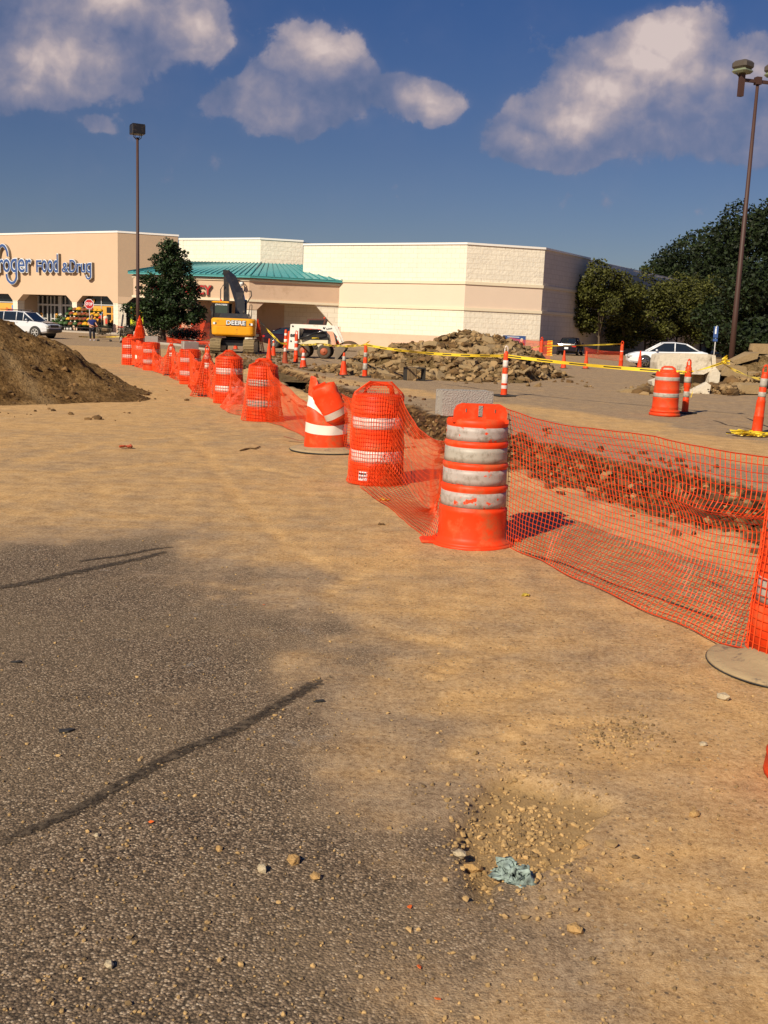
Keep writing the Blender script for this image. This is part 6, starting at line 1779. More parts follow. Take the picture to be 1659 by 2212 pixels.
mb = MB(); mb.rings([[(X(a), y, Zs(b)) for a, b in [(275, 320), (340, 175), (610, 175), (690, 250), (705, 320)]] for y in (.6, -.60)]); mb.build('engine_bay', M['black_paint'], sk)
mb = MB(); mb.rings([[(X(a), y, Zs(b)) for a, b in [(365, 110), (380, 22), (640, 10), (655, 30), (635, 110)]] for y in (.48, -.48)]); cb = mb.build('cab', mat('dark_red_brown_cab', (.10, .030, .014), .6, .15, 4), sk)
mb = MB(); mb.rings([[(X(a), y, Zs(b)) for a, b in [(395, 98), (410, 40), (625, 34), (610, 98)]] for y in (.485, -.485)]); mb.build('cab_window', M['glass'], cb)
mb = MB(); mb.lathe([(.05, 0), (.05, .06), (.02, .09)], 10, (X(618), 0, Zs(12))); mb.build('beacon', M['orange'], cb)
mb = MB(); mb.tube([(X(290), -.93, Zs(315)), (X(540), -.93, Zs(215))], .05, 8); mb.tube([(X(540), -.93, Zs(215)), (X(625), -.93, Zs(185))], .03, 8, mi=1); mb.build('hydraulic_ram', [M['black_paint'], M['chrome']], sk)
mb = MB(); mb.tube([(X(790), -.84, Zs(200)), (X(860), -.84, Zs(430))], .05, 8); mb.tube([(X(690), -.84, Zs(240)), (X(720), -.84, Zs(330))], .03, 8, mi=0); mb.build('tilt_ram', [M['black_paint'], M['chrome']], sk)
mb = MB(); mb.rings([[(X(a), y, Zs(b)) for a, b in [(88, 480), (105, 215), (132, 205), (120, 470)]] for y in (.72, -.74)]); mb.build('rear_door', M['orange_dirty'], sk)
mb = MB(); add_text(mb, '883', .3, (X(146), -.905, Zs(292)), (1, 0, 0), (0, 0, 1), (0, -1, 0), .012, .012, width=.39, height=.15); mb.build('lettering', M['black_ink'], sk)
mb = MB()   # dark animal head mark and script on the arm
for a, b, w_, h_ in ((640, 150, 30, 22), (632, 138, 8, 14), (655, 136, 8, 14)): mb.box((X(a), -.905, Zs(b)), (w_ * .00346, .012, h_ * .00346), Matrix.Rotation(.25, 3, 'Y'))
add_text(mb, 'bobcat', .2, (X(678), -.90, Zs(172)), (.97, 0, .2), (-.2, 0, .97), (0, -1, 0), .012, .004, width=.30, height=.085); mb.build('emblem', M['black_ink'], sk)
mb = MB(); mb.box((X(510), -.61, Zs(300)), (.36, .02, .075)); add_text(mb, 'DANGER', .1, (X(465), -.622, Zs(307)), (1, 0, 0), (0, 0, 1), (0, -1, 0), .006, 0, mi=1, width=.3, height=.045); mb.build('warning_label', [M['tape'], M['black_ink']], sk)
for x, y in ((182, 138), (160, 355), (240, 328), (262, 328)):
    mb = MB(); mb.lathe([(.045, -.012), (.045, .012)], 12, (X(x), -.905, Zs(y)), Matrix.Rotation(R(90), 3, 'X')); mb.build('pin', M['black_ink'], sk)
for y in (-.80, .80):
    for a in (342, 648): wheel(sk, X(a), y, .36, .27, 'red_rim', 'tyre', 0, 1, .55)
mb = MB(); bk = [(812, 378), (815, 592), (850, 592), (965, 440), (960, 420)]
mb.rings([[(X(a), y, Zs(b)) for a, b in bk] for y in (.95, -.95)]); mb.build('bucket', M['steel'], sk)
X_, Y_ = np.meshgrid(np.linspace(-1, 1, 24), np.linspace(-1, 1, 24)); mb = MB()
mb.rings([[(X(1000) + .55 * a, .9 * b, Zs(395) + .26 * max(0, 1 - a * a) * (1 - .6 * b * b) + .05 * f2(a * 5, b * 5, 4)) for a in np.linspace(-1, 1, 20)] for b in np.linspace(-1, 1, 16)], cap=False, closed=False)
mb.rings([[(X(1000) + .55 * a, .9 * b, Zs(470)) for a in (-.8, .7)] for b in (-1, 1)], cap=False, closed=False)
o = mb.build('soil_load', M['clod']); o.location = ps_; o.rotation_euler = (0, 0, R(-2)); tag(o, 'dark mound of soil heaped in the skid loader bucket', 'soil')


# --- cars
def car(name, label, loc, rotz, Ln, Wd, Ht, paint, prof, cab, wheels, wr, glass='glass', spokes=5, rim='chrome', suv=False, hood=None):
    """prof: (x, bottom, belt, half width) from tail to nose; cab: (x, base z, top z, half base, half top)"""
    t = thing(name, label, 'car', loc, rotz)
    b = MB(); rs = []
    for x, zb, zt, hw in prof:
        rs.append([(x, -hw * .88, zb), (x, -hw * .98, zb + .10), (x, -hw, zb + (zt - zb) * .55), (x, -hw * .97, zt - .06), (x, -hw * .88, zt), (x, -hw * .45, zt + .025), (x, hw * .45, zt + .025), (x, hw * .88, zt), (x, hw * .97, zt - .06), (x, hw, zb + (zt - zb) * .55), (x, hw * .98, zb + .10), (x, hw * .88, zb)])
    rs = [r_[::-1] for r_ in rs]
    b.rings([[p for p in r_[::-1]] for r_ in rs], smooth=False); body = b.build('body', M[paint], t, smooth=False)
    g_ = MB(); rs = [[(x, -hb, z0), (x, -(hb + ht) / 2 * 1.01, (z0 + z1) / 2), (x, -ht, z1), (x, ht, z1), (x, (hb + ht) / 2 * 1.01, (z0 + z1) / 2), (x, hb, z0)] for x, z0, z1, hb, ht in cab]
    g_.rings(rs); g_.build('window', M[glass], t)
    rf = MB(); tops = [(x, z1, ht) for x, z0, z1, hb, ht in cab if z1 - z0 > .3]
    rf.rings([[(x, -ht * 1.02, z - .01), (x, -ht * .9, z + .03), (x, 0, z + .055), (x, ht * .9, z + .03), (x, ht * 1.02, z - .01)] for x, z, ht in tops]); rf.build('roof', M[paint], t)
    pl_ = MB()
    n = len(cab)
    for k in range(n):                                  # pillars follow the cabin edges
        x, z0, z1, hb, ht = cab[k]
        for s_ in (-1, 1):
            if k < n - 1:
                x2, y0, y1, hb2, ht2 = cab[k + 1]
                if (z1 - z0 < .3) != (y1 - y0 < .3): pl_.tube([(x, s_ * ht, z1), (x2, s_ * ht2, y1)], .045, 6)
            if z1 - z0 > .3 and 0 < k < n - 1 and (suv or k in (n // 2,)): pl_.tube([(x, s_ * hb * 1.01, z0), (x, s_ * ht * 1.02, z1)], .035, 6)
    pl_.build('pillar', M[paint], t)
    for x in wheels:
        for s_ in (-1, 1):
            mb = MB(); mb.lathe([(wr * 1.17, -.01), (wr * 1.17, .01)], 28, (x, s_ * (Wd / 2 - .005), wr + .01), Matrix.Rotation(R(90), 3, 'X')); mb.build('wheel_arch', M['rubber'], t)
            wheel(t, x, s_ * (Wd / 2 - .085), wr, .22, rim, 'rubber', spokes, -s_ if False else (1 if s_ < 0 else -1), .66)
    nose = prof[-1][0]; tail = prof[0][0]
    for s_ in (-1, 1):
        zt = prof[-2][2]
        mb = MB(); mb.rbox((prof[-2][0] - .02, s_ * prof[-2][3] * .80, zt - .12), (.36, .34, .15), .04); mb.build('headlight', M['clear_light'], t)
        zt = prof[1][2]
        mb = MB(); mb.rbox((prof[0][0] + .10, s_ * prof[1][3] * .78, zt - .16), (.22, .36, .17), .03); mb.build('tail_light', M['red_light'], t)
        mb = MB(); k = max(range(n), key=lambda q: cab[q][0]); mb.rbox((cab[k][0] - .45, s_ * (Wd / 2 + .06), cab[k][1] + .10), (.12, .18, .13), .04); mb.build('mirror', M[paint], t)
    mb = MB(); mb.box((tail - .012, 0, prof[1][2] - .33), (.02, .32, .16)); mb.build('number_plate', M['signwhite'], t)
    for x in [q[0] for q in cab[1:-1]][:0]: pass
    for s_ in (-1, 1):
        for x in ((wheels[0] + wheels[1]) / 2 - .1, (wheels[0] + wheels[1]) / 2 + .75):
            mb = MB(); mb.box((x, s_ * (Wd / 2 + .002), cab[1][1] - .12), (.16, .02, .03)); mb.build('door_handle', M[paint], t)
    mb = MB(); mb.box((0, 0, .28), (Ln * .8, Wd * .8, .16)); mb.build('underbody', M['rubber'], t)
    return t


SED = [(-2.28, .42, .78, .60), (-2.22, .34, .94, .80), (-1.9, .28, 1.02, .86), (-1.2, .24, .98, .88), (0, .22, .94, .89), (1.0, .22, .92, .89), (1.75, .24, .86, .87), (2.15, .28, .74, .80), (2.27, .36, .62, .62)]
SCAB = [(-1.75, .98, 1.01, .70, .66), (-1.0, .97, 1.40, .76, .58), (-.35, .95, 1.46, .77, .60), (.30, .94, 1.43, .77, .60), (1.15, .91, .93, .74, .70)]
pw = gp(1438, 790); pw = Vector((pw.x, pw.y, 0)) * (61.5 / pw.y)
car('sedan_car', 'white sedan parked side on behind the broken concrete', pw, R(180 - 7), 4.55, 1.78, 1.46, 'car_white', SED, SCAB, (-1.35, 1.32), .33, 'glass', 7)
pd = at_depth(1231, 765, 90); pd.z = 0
car('sedan_car', 'dark navy sedan with red tail lights parked by the corner of the side wall', pd, R(90 - 18), 4.55, 1.78, 1.46, 'car_dark', SED, SCAB, (-1.35, 1.32), .33)
sgn = thing('marker_board', 'small orange and yellow striped marker board at the left of the dark navy car', 'marker board', Vector((at_depth(1186, 775, 84).x, 84, 0)))
mb = MB(); mb.rbox((0, 0, .55), (.42, .08, 1.3), .02); mb.box((0, .05, .0), (.5, .3, .1)); bd = mb.build('board', M['tape'], sgn)
for k in range(6):
    mb = MB(); mb.box((-.03, -.045, .05 + k * .21), (.42, .012, .07), Matrix.Rotation(R(-12), 3, 'Y')); mb.build('stripe', M['orange'], bd)

MAR = [(x, a, b, c) for x, a, b, c in SED]
pm = at_depth(641, 750, 73.5); pm.z = 0
car('sedan_car', 'dark maroon sedan half hidden between the excavator and the skid loader', pm, R(-4), 4.7, 1.8, 1.44, 'car_maroon', MAR, [(-1.95, .96, .99, .70, .66), (-1.05, .95, 1.38, .76, .58), (-.3, .94, 1.44, .77, .60), (.35, .93, 1.40, .77, .60), (1.35, .90, .92, .74, .70)], (-1.42, 1.38), .34, 'glass', 10)
SUV = [(-2.42, .50, 1.05, .80), (-2.36, .42, 1.20, .90), (-1.9, .36, 1.22, .94), (0, .34, 1.20, .95), (1.0, .34, 1.18, .95), (1.95, .36, 1.10, .92), (2.28, .42, .98, .86), (2.40, .52, .84, .74)]
psu = at_depth(56, 735, 75.5); psu.z = 0
sv = car('suv_car', 'white sport utility car with dark bonnet behind the brown sand heap', psu, R(-16), 4.8, 1.9, 1.85, 'car_silver', SUV, [(-2.32, 1.2, 1.74, .86, .72), (-1.2, 1.2, 1.80, .88, .74), (-.15, 1.19, 1.80, .88, .74), (.42, 1.18, 1.76, .88, .73), (1.22, 1.17, 1.19, .84, .78)], (-1.4, 1.42), .39, 'glass', 6, 'frame', True)
mb = MB(); mb.rings([[(1.1, -.80, 1.20), (2.2, -.76, 1.045), (2.2, .76, 1.045), (1.1, .80, 1.20)], [(1.1, -.80, 1.235), (2.2, -.76, 1.085), (2.2, .76, 1.085), (1.1, .80, 1.235)]]); mb.build('bonnet', M['car_dark'], sv)
mb = MB(); mb.rbox((2.36, 0, .86), (.12, 1.0, .20), .03); mb.build('grille', M['black_paint'], sv)
mb = MB(); mb.rbox((2.36, 0, .56), (.20, 1.72, .26), .06); mb.build('bumper', M['lampgrey'], sv)
mb = MB()
for s_ in (-1, 1): mb.tube([(-1.9, s_ * .66, 1.88), (-1.7, s_ * .66, 1.93), (0, s_ * .66, 1.93), (.2, s_ * .66, 1.86)], .03, 6)
mb.build('roof_rack', M['black_paint'], sv)


# ------------------------------------------------------------------ person with a cart
def skin_body(name, pts, edges, m_, parent, sub=2):
    """one continuous surface grown round a joint skeleton: pts = (x, y, z, radius)"""
    me = bpy.data.meshes.new(name); me.from_pydata([p[:3] for p in pts], edges, []); me.materials.append(m_)
    o = bpy.data.objects.new(name, me); C.objects.link(o); o.parent = parent
    sk_ = o.modifiers.new('skin', 'SKIN'); sk_.use_smooth_shade = True
    for v, p in zip(me.skin_vertices[0].data, pts): v.radius = (p[3], p[3] * (p[4] if len(p) > 4 else 1))
    me.skin_vertices[0].data[0].use_root = True
    ss = o.modifiers.new('sub', 'SUBSURF'); ss.levels = ss.render_levels = sub
    return o


pq = at_depth(199, 737, 73); pq.z = 0
pe_ = thing('person', 'person in a blue shirt and dark trousers walking with a shopping cart', 'person', pq, R(12))
# body: pelvis root, spine, head, arms reaching the cart handle on the right, legs in stride
B_ = [(0, 0, .92, .16, .75), (0, .0, 1.12, .155, .7), (0, .02, 1.32, .18, .65), (0, .02, 1.45, .10, .8), (.01, .0, 1.53, .055), (.02, -.01, 1.60, .085), (.02, -.01, 1.70, .095, 1.05), (.02, 0, 1.77, .06),
      (-.19, .02, 1.40, .07), (-.24, -.05, 1.16, .052), (-.02, -.20, 1.04, .040), (.10, -.24, 1.04, .032),
      (.19, .02, 1.40, .07), (.28, -.04, 1.16, .052), (.36, -.16, 1.05, .040), (.40, -.22, 1.04, .032),
      (-.10, 0, .84, .11), (-.11, -.06, .48, .075), (-.10, .02, .10, .05), (-.10, -.10, .04, .045),
      (.10, 0, .84, .11), (.12, .05, .48, .075), (.13, .16, .12, .05), (.14, .08, .05, .045)]
E_ = [(0, 1), (1, 2), (2, 3), (3, 4), (4, 5), (5, 6), (6, 7), (2, 8), (8, 9), (9, 10), (10, 11), (2, 12), (12, 13), (13, 14), (14, 15), (0, 16), (16, 17), (17, 18), (18, 19), (0, 20), (20, 21), (21, 22), (22, 23)]
skin_body('body', B_, E_, M['skin'], pe_)
g = lambda p, k=.018: p[:3] + (p[3] + k,) + tuple(p[4:])
skin_body('shirt', [g(B_[0], .03), g(B_[1], .025), g(B_[2], .025), g(B_[3], .0), g(B_[8], .02), (-.23, -.03, 1.24, .075), g(B_[12], .02), (.265, -.02, 1.24, .075)], [(0, 1), (1, 2), (2, 3), (2, 4), (4, 5), (2, 6), (6, 7)], M['shirt'], pe_)
skin_body('trousers', [g(B_[0], .012), g(B_[16], .012), g(B_[17], .016), (-.10, .01, .13, .07), g(B_[20], .012), g(B_[21], .016), (.13, .15, .15, .07)], [(0, 1), (1, 2), (2, 3), (0, 4), (4, 5), (5, 6)], M['trousers'], pe_)
mb = MB(); mb.lathe([(.098, -.02), (.108, .03), (.10, .09), (.06, .125), (.01, .132)], 18, (.02, .015, 1.69)); mb.build('hair', M['hair'], pe_)
for x, y in ((-.10, -.06), (.14, .12)):
    mb = MB(); mb.rbox((x, y, .045), (.10, .27, .09), .03); mb.build('shoe', M['shoe'], pe_)
# face and hands: small, yet there
mb = MB()
for x in (-.035, .035): mb.lathe([(.001, -.012), (.012, -.004), (.012, .004), (.001, .012)], 8, (.02 + x, -.105, 1.69))
mb.build('eye', M['black_ink'], pe_)
mb = MB(); mb.rings([[(.02, -.105, 1.68), (.005, -.10, 1.645), (.035, -.10, 1.645)], [(.02, -.107, 1.681), (.02, -.125, 1.647), (.021, -.125, 1.647)]]); mb.build('nose', M['skin'], pe_)
mb = MB(); mb.box((.02, -.098, 1.615), (.05, .012, .012)); mb.build('mouth', M['signred'], pe_)
for cx_ in (.10, .40):
    mb = MB()
    for k in range(4): mb.tube([(cx_ + .012 * k - .02, -.245, 1.05), (cx_ + .012 * k - .02, -.275, 1.06 - .002 * k), (cx_ + .012 * k - .02, -.285, 1.035), (cx_ + .012 * k - .02, -.265, 1.02 + .003 * k)], .008, 6)
    mb.tube([(cx_ - .03, -.23, 1.04), (cx_ - .035, -.26, 1.03), (cx_ - .02, -.27, 1.02)], .009, 6); mb.build('finger', M['skin'], pe_)


def cart(label, loc, rotz):
    t = thing('shopping_cart', label, 'shopping cart', loc, rotz, 'shopping carts by the entrance'); mb = MB()
    a = [(-.45, -.28, .95), (.5, -.22, .88), (.5, .22, .88), (-.45, .28, .95)]; b = [(-.35, -.22, .55), (.42, -.18, .60), (.42, .18, .60), (-.35, .22, .55)]
    for q in (a, b): mb.tube(q, .014, 5, closed=True)
    for s_ in range(4):
        p0, p1, q0, q1 = Vector(a[s_]), Vector(a[(s_ + 1) % 4]), Vector(b[s_]), Vector(b[(s_ + 1) % 4])
        for k in range(7): mb.tube([p0.lerp(p1, k / 7), q0.lerp(q1, k / 7)], .008, 4)
    for k in range(6): mb.tube([Vector(b[0]).lerp(Vector(b[1]), k / 5), Vector(b[3]).lerp(Vector(b[2]), k / 5)], .008, 4)
    mb.build('basket', M['steel'], t)
    mb = MB()
    for y in (-.22, .22): mb.tube([(-.5, y, .95), (-.42, y, .16), (.42, y * .8, .16), (.40, y * .8, .6)], .016, 6)
    mb.build('chassis', M['steel'], t)
    mb = MB(); mb.tube([(-.52, -.27, 1.0), (-.52, .27, 1.0)], .025, 8); mb.build('handle', M['poster_red'], t)
    for x, y in ((-.42, -.22), (-.42, .22), (.42, -.18), (.42, .18)):
        mb = MB(); mb.lathe([(.06, -.02), (.065, 0), (.06, .02)], 14, (x, y, .065), Matrix.Rotation(R(90), 3, 'X')); mb.build('wheel', M['rubber'], t)
    return t


cart('shopping cart pushed by the person in the blue shirt', pq + Vector((.95, -.35, 0)), R(5))
q = at_depth(273, 742, 76); cart('empty shopping cart standing alone before the flower display', Vector((q.x, 76, 0)), R(60))
q = at_depth(311, 733, 88); cart('empty shopping cart behind the tall slim lamp post', Vector((q.x, 88, 0)), R(20))
mb = MB(); mb.rbox((0, 0, 0), (.42, .28, .2), .05); o = mb.build('grocery_bag', M['wood']); o.location = pq + Vector((1.0, -.35, .80)); tag(o, 'brown grocery bag in the cart of the person in blue', 'bag')

# stop sign by the entrance
q = at_depth(194, 729, 92); st_ = thing('stop_sign', 'red octagonal STOP sign before the entrance doors', 'sign', Vector((q.x, 92, 0)), R(-8))
mb = MB(); mb.tube([(0, 0, 0), (0, 0, 3.0)], .035, 8); mb.build('post', M['frame'], st_)
oc = lambda r_: [(r_ * math.cos(R(22.5 + 45 * i)), r_ * math.sin(R(22.5 + 45 * i))) for i in range(8)]
mb = MB(); mb.rings([[(x, -.04, 2.72 + z) for x, z in oc(.45)], [(x, -.07, 2.72 + z) for x, z in oc(.45)]][::-1]); mb.rings([[(x, -.07, 2.72 + z) for x, z in oc(.41)], [(x, -.08, 2.72 + z) for x, z in oc(.41)]][::-1], mi=1); fcx = mb.build('sign_face', [M['signwhite'], M['signred']], st_)
mb = MB(); add_text(mb, 'STOP', .3, (-.32, -.085, 2.61), (1, 0, 0), (0, 0, 1), (0, -1, 0), .01, .006, width=.64, height=.24); mb.build('lettering', M['signwhite'], fcx)

# ------------------------------------------------------------------ flower display before the right entrance window
rk = thing('flower_rack', 'dark tiered rack full of potted mums before the shop window', 'flower rack', fa(-3.8, -1.4, .14), R(-32))
mb = MB()
for k, (z, b) in enumerate(((.35, -.9), (.85, -.45), (1.35, 0), (1.85, .45))):
    mb.box((0, b, z), (4.8, .5, .06))
    for x in (-2.3, -.8, .8, 2.3): mb.box((x, b + .2, z / 2), (.07, .07, z))
mb.build('shelf', M['rubber'], rk)
protos = {}


def mum(m_, label, loc, s):
    if m_ not in protos:
        t = thing('potted_mum', label, 'potted plant', loc, 0, 'potted mums on the rack'); rg_ = np.random.default_rng(len(protos))
        n = 260; d = rg_.normal(size=(n, 3)); d[:, 2] = np.abs(d[:, 2]); d /= np.linalg.norm(d, axis=1, keepdims=True)
        cen = d * np.array([.30, .30, .24]) + np.array([0, 0, .26]); a = np.cross(d, rg_.normal(size=(n, 3))); a /= np.linalg.norm(a, axis=1, keepdims=True); b = np.cross(d, a)
        co = np.stack([cen - a * .05, cen + b * .05 + d * .02, cen + a * .05, cen - b * .05 + d * .02], 1).reshape(-1, 3)
        build_leaves('bloom', co, M[m_], t)
        mb = MB(); mb.lathe([(.02, .08), (.24, .16), (.29, .26), (.24, .38), (.05, .44)], 14); mb.build('foliage', M['leaf_pot'] if m_ != 'leaf_pot' else M['leaf_shrub'], t)
        mb = MB(); mb.lathe([(.11, 0), (.15, .2), (.16, .22)], 14); mb.build('pot', M['rubber'], t); protos[m_] = t
    else: t = dup(protos[m_], loc, 0, label)
    t.scale = (s,) * 3; return t


names = {'mum_yellow': 'yellow', 'mum_rust': 'rust red', 'mum_bronze': 'bronze', 'leaf_pot': 'green leafy'}
rows_ = [(1.88, .45, ['leaf_pot', 'mum_bronze', 'mum_yellow', 'mum_bronze', 'mum_rust', 'mum_rust', 'mum_yellow', 'mum_yellow'], 'top'), (1.38, 0, ['leaf_pot', 'mum_rust', 'mum_yellow', 'mum_bronze', 'mum_rust', 'mum_bronze', 'mum_yellow', 'mum_yellow'], 'second'),
         (.88, -.45, ['leaf_pot', 'mum_yellow', 'mum_bronze', 'mum_rust', 'mum_bronze', 'mum_rust', 'mum_yellow', 'mum_yellow'], 'third'), (.38, -.9, ['leaf_pot', 'leaf_pot', 'mum_bronze', 'leaf_pot', 'mum_rust', 'mum_yellow', 'mum_yellow'], 'lowest')]
for z, b, ks, nm in rows_:
    for i, m_ in enumerate(ks):
        a = -2.2 + 4.4 * i / (len(ks) - 1); p = Vector(fa(-3.8 + a, -1.4 + b, .14 + z))
        k = sum(1 for q in ks[:i] if q == m_); tot = ks.count(m_)
        od = '' if tot == 1 else (['left', 'right'] if tot == 2 else ['left', 'middle', 'right'])[min(k, 2)] + ' of the '
        mum(m_, f'{od}{names[m_]} mum plants on the {nm} tier of the flower rack'.strip() if tot > 1 else f'single {names[m_]} mum plant on the {nm} tier of the flower rack', p, rnd.uniform(.9, 1.15))
# leafy plants left of the rack, and a pale jug like urn by the corner column
for k, (a, h, lb) in enumerate(((-7.6, 1.5, 'tall green potted plant by the column left of the flower rack'), (-8.6, .9, 'short green potted plant beside the stop sign'), (-7.0, .9, 'white flowering low pot plant at the left foot of the flower rack'))):
    t = thing('pot_plant', lb, 'potted plant', fa(a, -1.3, .14)); bl = [(0, 0, h * .7, .3, .3, h * .3), (.2, 0, h * .9, .2, .2, .2), (-.2, .1, h * .55, .25, .25, .2)]
    build_leaves('foliage', leaf_mesh(bl, 500, .07, 90 + k, .2), M['leaf_pot'], t); mb = MB(); mb.lathe([(.16, 0), (.22, .3), (.23, .32)], 14); mb.build('pot', M['rubber'], t)
t = thing('propane_post', 'pale bollard with a round cap beside the entrance corner column', 'bollard', fa(-.55, -1.2, .14)); mb = MB(); mb.lathe([(.20, 0), (.20, 1.35), (.24, 1.4), (.24, 1.52), (.15, 1.62), (.02, 1.66)], 18); mb.build('post', M['trim'], t); mb = MB(); mb.box((.12, -.2, 1.1), (.2, .05, .5)); mb.build('notice', M['poster_red'], t)
t.name = 'bollard'

# leaning black stakes
q0, q1 = at_depth(694, 745, 80), at_depth(709, 703.5, 80); q0.z = 0
mb = MB(); mb.tube([q0, q1], .055, 8); tag(mb.build('stake', M['black_paint']), 'black stake leaning beside the cream wall right of the skid loader', 'stake')
q0, q1 = at_depth(259, 735, 82), at_depth(266, 679, 82); q0.z = 0
mb = MB(); mb.tube([q0, q1], .07, 8); tag(mb.build('stake', M['black_paint']), 'black stake leaning left of the tall slim lamp post', 'stake')

# small framed board leaning on the chamfer wall: a photo placard with digits
q = at_depth(1110, 748, 84); bd = thing('placard', 'blue campaign style placard with white digits and a portrait at the wall corner', 'sign', Vector((q.x, 84, 0)), R(12))
mb = MB(); mb.box((0, 0, 1.0), (1.9, .06, .95)); mb.build('panel', M['poster_blue'] if False else M['signblue'], bd)
mb = MB(); add_text(mb, '5397', .4, (-.35, -.035, .78), (1, 0, 0), (0, 0, 1), (0, -1, 0), .012, .01, width=.72, height=.32); mb.box((-.1, -.035, 1.36), (1.0, .012, .05)); mb.build('lettering', M['signwhite'], bd)
mb = MB(); mb.lathe([(.001, -.17), (.10, -.12), (.13, 0), (.10, .12), (.001, .17)], 14, (.62, -.045, 1.12), Matrix.Scale(.2, 3, (0, 1, 0))); mb.box((.62, -.035, .76), (.5, .012, .34), mi=1); mb.build('portrait', [M['trim'], M['black_ink']], bd)
for x in (-.8, .8):
    mb = MB(); mb.box((x, .03, .4), (.06, .05, .9)); mb.build('leg', M['wood'], bd)
# parking sign behind the white car
q = at_depth(1542, 765, 58); pk = thing('parking_sign', 'small blue parking sign on a thin leaning post behind the white car', 'sign', Vector((q.x, 58, 0)), R(-58))
mb = MB(); mb.tube([(0, 0, 0), (.04, 0, 2.5)], .03, 8); mb.build('post', M['frame'], pk)
mb = MB(); mb.rbox((.045, -.05, 2.15), (.32, .02, .62), .01); mb.rbox((.045, -.05, 1.72), (.32, .02, .16), .01); pf = mb.build('sign_face', M['signblue'], pk)
mb = MB(); mb.box((.045, -.065, 2.2), (.10, .01, .3)); mb.lathe([(.05, -.005), (.05, .005)], 14, (.045, -.065, 2.40), Matrix.Rotation(R(90), 3, 'X')); mb.build('symbol', M['signwhite'], pf)

# ------------------------------------------------------------------ broken concrete island on the right
pc = at_depth(1478, 838, 34.5); pc = Vector((pc.x, 34.5, 0)); kx = 34.5 / F


def cz(x, y, D=34.5): p = at_depth(x, y, D); return p


def block_from(pts, depth, name, label, m_, D=34.5, cat='concrete chunk', jit=.02, seed=0):
    """chunk whose near outline is given; it gets a real thickness away from the viewer"""
    rg = random.Random(seed); fr = [cz(x, y, D) for x, y in pts]; c = sum(fr, Vector()) / len(fr)
    bk = [p + Vector((rg.uniform(-jit, jit), depth, rg.uniform(-jit, jit))) for p in fr]
    mid = [a.lerp(b, .5) + (a - c) * .03 + Vector((rg.uniform(-jit, jit), 0, rg.uniform(-jit, jit))) for a, b in zip(fr, bk)]
    mb = MB(); rs = [fr, mid, bk]
    n = Vector((0, 0, 0))
    for i in range(len(fr)): a, b = fr[i] - c, fr[(i + 1) % len(fr)] - c; n += a.cross(b)
    if n.y > 0: rs = rs[::-1]
    mb.rings([[p - c for p in q] for q in rs]); mb.f = [tuple(reversed(f)) for f in mb.f] if False else mb.f
    o = mb.build(name, m_); o.location = c; return tag(o, label, cat)


block_from([(1421, 805), (1420, 783), (1424, 767), (1440, 764), (1490, 763), (1535, 766), (1538, 800), (1520, 809), (1470, 808)], 1.0, 'concrete_chunk', 'big white painted broken kerb block behind the lone drum', M['white_concrete'], 34.5, seed=1)
block_from([(1537, 767), (1546, 768), (1547, 800), (1538, 803)], .9, 'concrete_chunk', 'narrow white end piece at the right of the big white block', M['white_concrete'], 34.6, seed=2)
block_from([(1538, 800), (1549, 796), (1556, 806), (1551, 846), (1545, 847), (1530, 838), (1533, 812)], .5, 'concrete_chunk', 'white slab standing on edge under the big white block', M['white_concrete'], 34.3, seed=3)
block_from([(1408, 823), (1424, 816), (1432, 840), (1428, 852), (1412, 846)], .5, 'concrete_chunk', 'white chunk left of the lone drum foot', M['white_concrete'], 33.5, seed=4)
block_from([(1487, 845), (1510, 838), (1530, 828), (1536, 832), (1532, 852), (1515, 854), (1490, 851)], .45, 'concrete_chunk', 'low white chunk right of the post behind the lone drum', M['white_concrete'], 33, seed=5)
block_from([(1416, 814), (1424, 809), (1540, 808), (1537, 818), (1530, 838), (1500, 830), (1440, 829)], .9, 'concrete_chunk', 'dark broken underside stone carrying the big white block', M['concrete'], 34.9, seed=6)
block_from([(1338, 846), (1352, 841), (1420, 838), (1424, 852), (1345, 853)], .6, 'concrete_chunk', 'flat low slab left of the lone drum on the lot', M['concrete'], 32, seed=7)
for k, (pts, D, lb) in enumerate([([(1581, 781), (1622, 763), (1640, 762), (1636, 775), (1590, 788)], 36, 'pale slab tilted on top of the right hand broken slabs'), ([(1568, 812), (1580, 790), (1612, 792), (1615, 815), (1590, 822)], 35, 'upright tan slab behind the knotted tape'), ([(1600, 830), (1620, 808), (1662, 806), (1668, 835), (1640, 838)], 35, 'wide tan slab right of the knotted tape'),
                                  ([(1570, 845), (1590, 825), (1622, 826), (1630, 848), (1600, 852)], 34, 'low tan slab under the knotted tape'), ([(1590, 850), (1605, 832), (1650, 832), (1652, 852)], 33.4, 'square tan slab lowest among the right hand broken slabs'), ([(1612, 790), (1640, 778), (1680, 782), (1690, 806), (1640, 806)], 37, 'broad slab at the right edge of the broken slabs'),
                                  ([(1640, 770), (1700, 764), (1705, 780), (1650, 786)], 38.5, 'grey slab at the frame edge above the broad slab'), ([(1556, 800), (1570, 786), (1588, 786), (1580, 806)], 35.6, 'small tan slab beside the narrow white end piece')]):
    block_from(pts, .7, 'concrete_slab', lb, M['concrete'], D, 'slab', .05, 20 + k)
block_from([(1625, 756), (1628, 742), (1760, 746), (1760, 766), (1628, 764)], .5, 'concrete_barrier', 'long weathered concrete barrier at the right edge below the dark trees', M['concrete'], 46, 'barrier', .02, 50)
mbr = MB(); rg = random.Random(77)
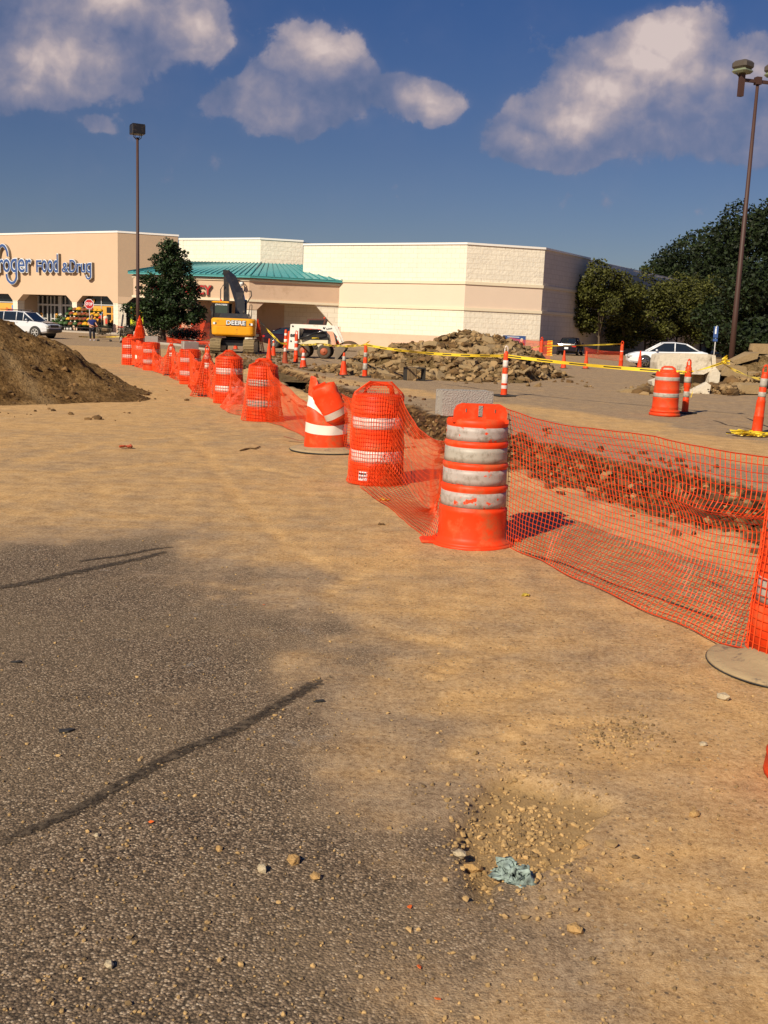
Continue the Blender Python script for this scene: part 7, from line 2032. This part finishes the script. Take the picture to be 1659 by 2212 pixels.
for n in range(520):
    x, y, D = rg.choice([(1450, 842, 33.8), (1500, 840, 34), (1400, 846, 32.5), (1600, 838, 34.5), (1640, 820, 35.5), (1560, 848, 33.5), (1630, 800, 37)]); q = at_depth(x + rg.gauss(0, 15), y, D + rg.gauss(0, .5))
    r_ = rg.choice([.03, .05, .08, .12, .2]) * rg.uniform(.7, 1.3); h_ = max(0, (1 - abs(x - 1630) / 90)) * .7
    add_rock(mbr, (q.x, q.y, rg.uniform(0, .12) + h_ * rg.random()), r_, .7, rg, mi=rg.choice([0, 1]))
tag(mbr.build('rubble', [M['rock'], M['clod']]), 'earth and stones under and around the white broken block on the right', 'rubble', kind='stuff')
X_, Y_ = np.meshgrid(np.linspace(-3.4, 3.4, 70), np.linspace(-1.8, 2.2, 44))
qh = at_depth(1640, 830, 36.5)
Zh = 1.15 * np.clip(1 - np.hypot(X_ / 3.3, Y_ / 1.9), -.05, 1) * (1.2 + .8 * (fbm(X_ * 2, Y_ * 2, 4, 5) - .5)) + (fbm(X_ * 5, Y_ * 5, 3, 6) - .5) * .2 - .04
o = grid_object('earth_heap', X_, Y_, Zh, bpy.data.materials['rubble_earth']); o.location = (qh.x, qh.y, 0); tag(o, 'earth heap under the broken slabs at the right edge', 'earth heap')

# dusty crate by the rubble heap
q = gp(895, 823); ck = thing('plastic_crate', 'dusty open black crate lying on its side before the rubble heap', 'crate', (q.x, q.y + .3, ground_z(q.x, q.y)), R(18)); mb = MB()
w_, h_, d_ = .62, .42, .36
for x in (-w_ / 2, 0, w_ / 2): mb.box((x, 0, h_ / 2), (.035, d_, h_))
for z in (.02, h_ - .02): mb.box((0, 0, z), (w_ + .04, d_, .04))
mb.build('frame', M['crate'], ck)
mb = MB()
for k in range(6): mb.box((-w_ / 4 - .12 + k * .05, -d_ / 2 - .01, h_ / 2), (.032, .02, h_ - .06))
mb.box((-w_ / 4, -d_ / 2 + .004, h_ / 2), (w_ / 2, .01, h_)); mb.build('slatted_side', M['wood'], ck)
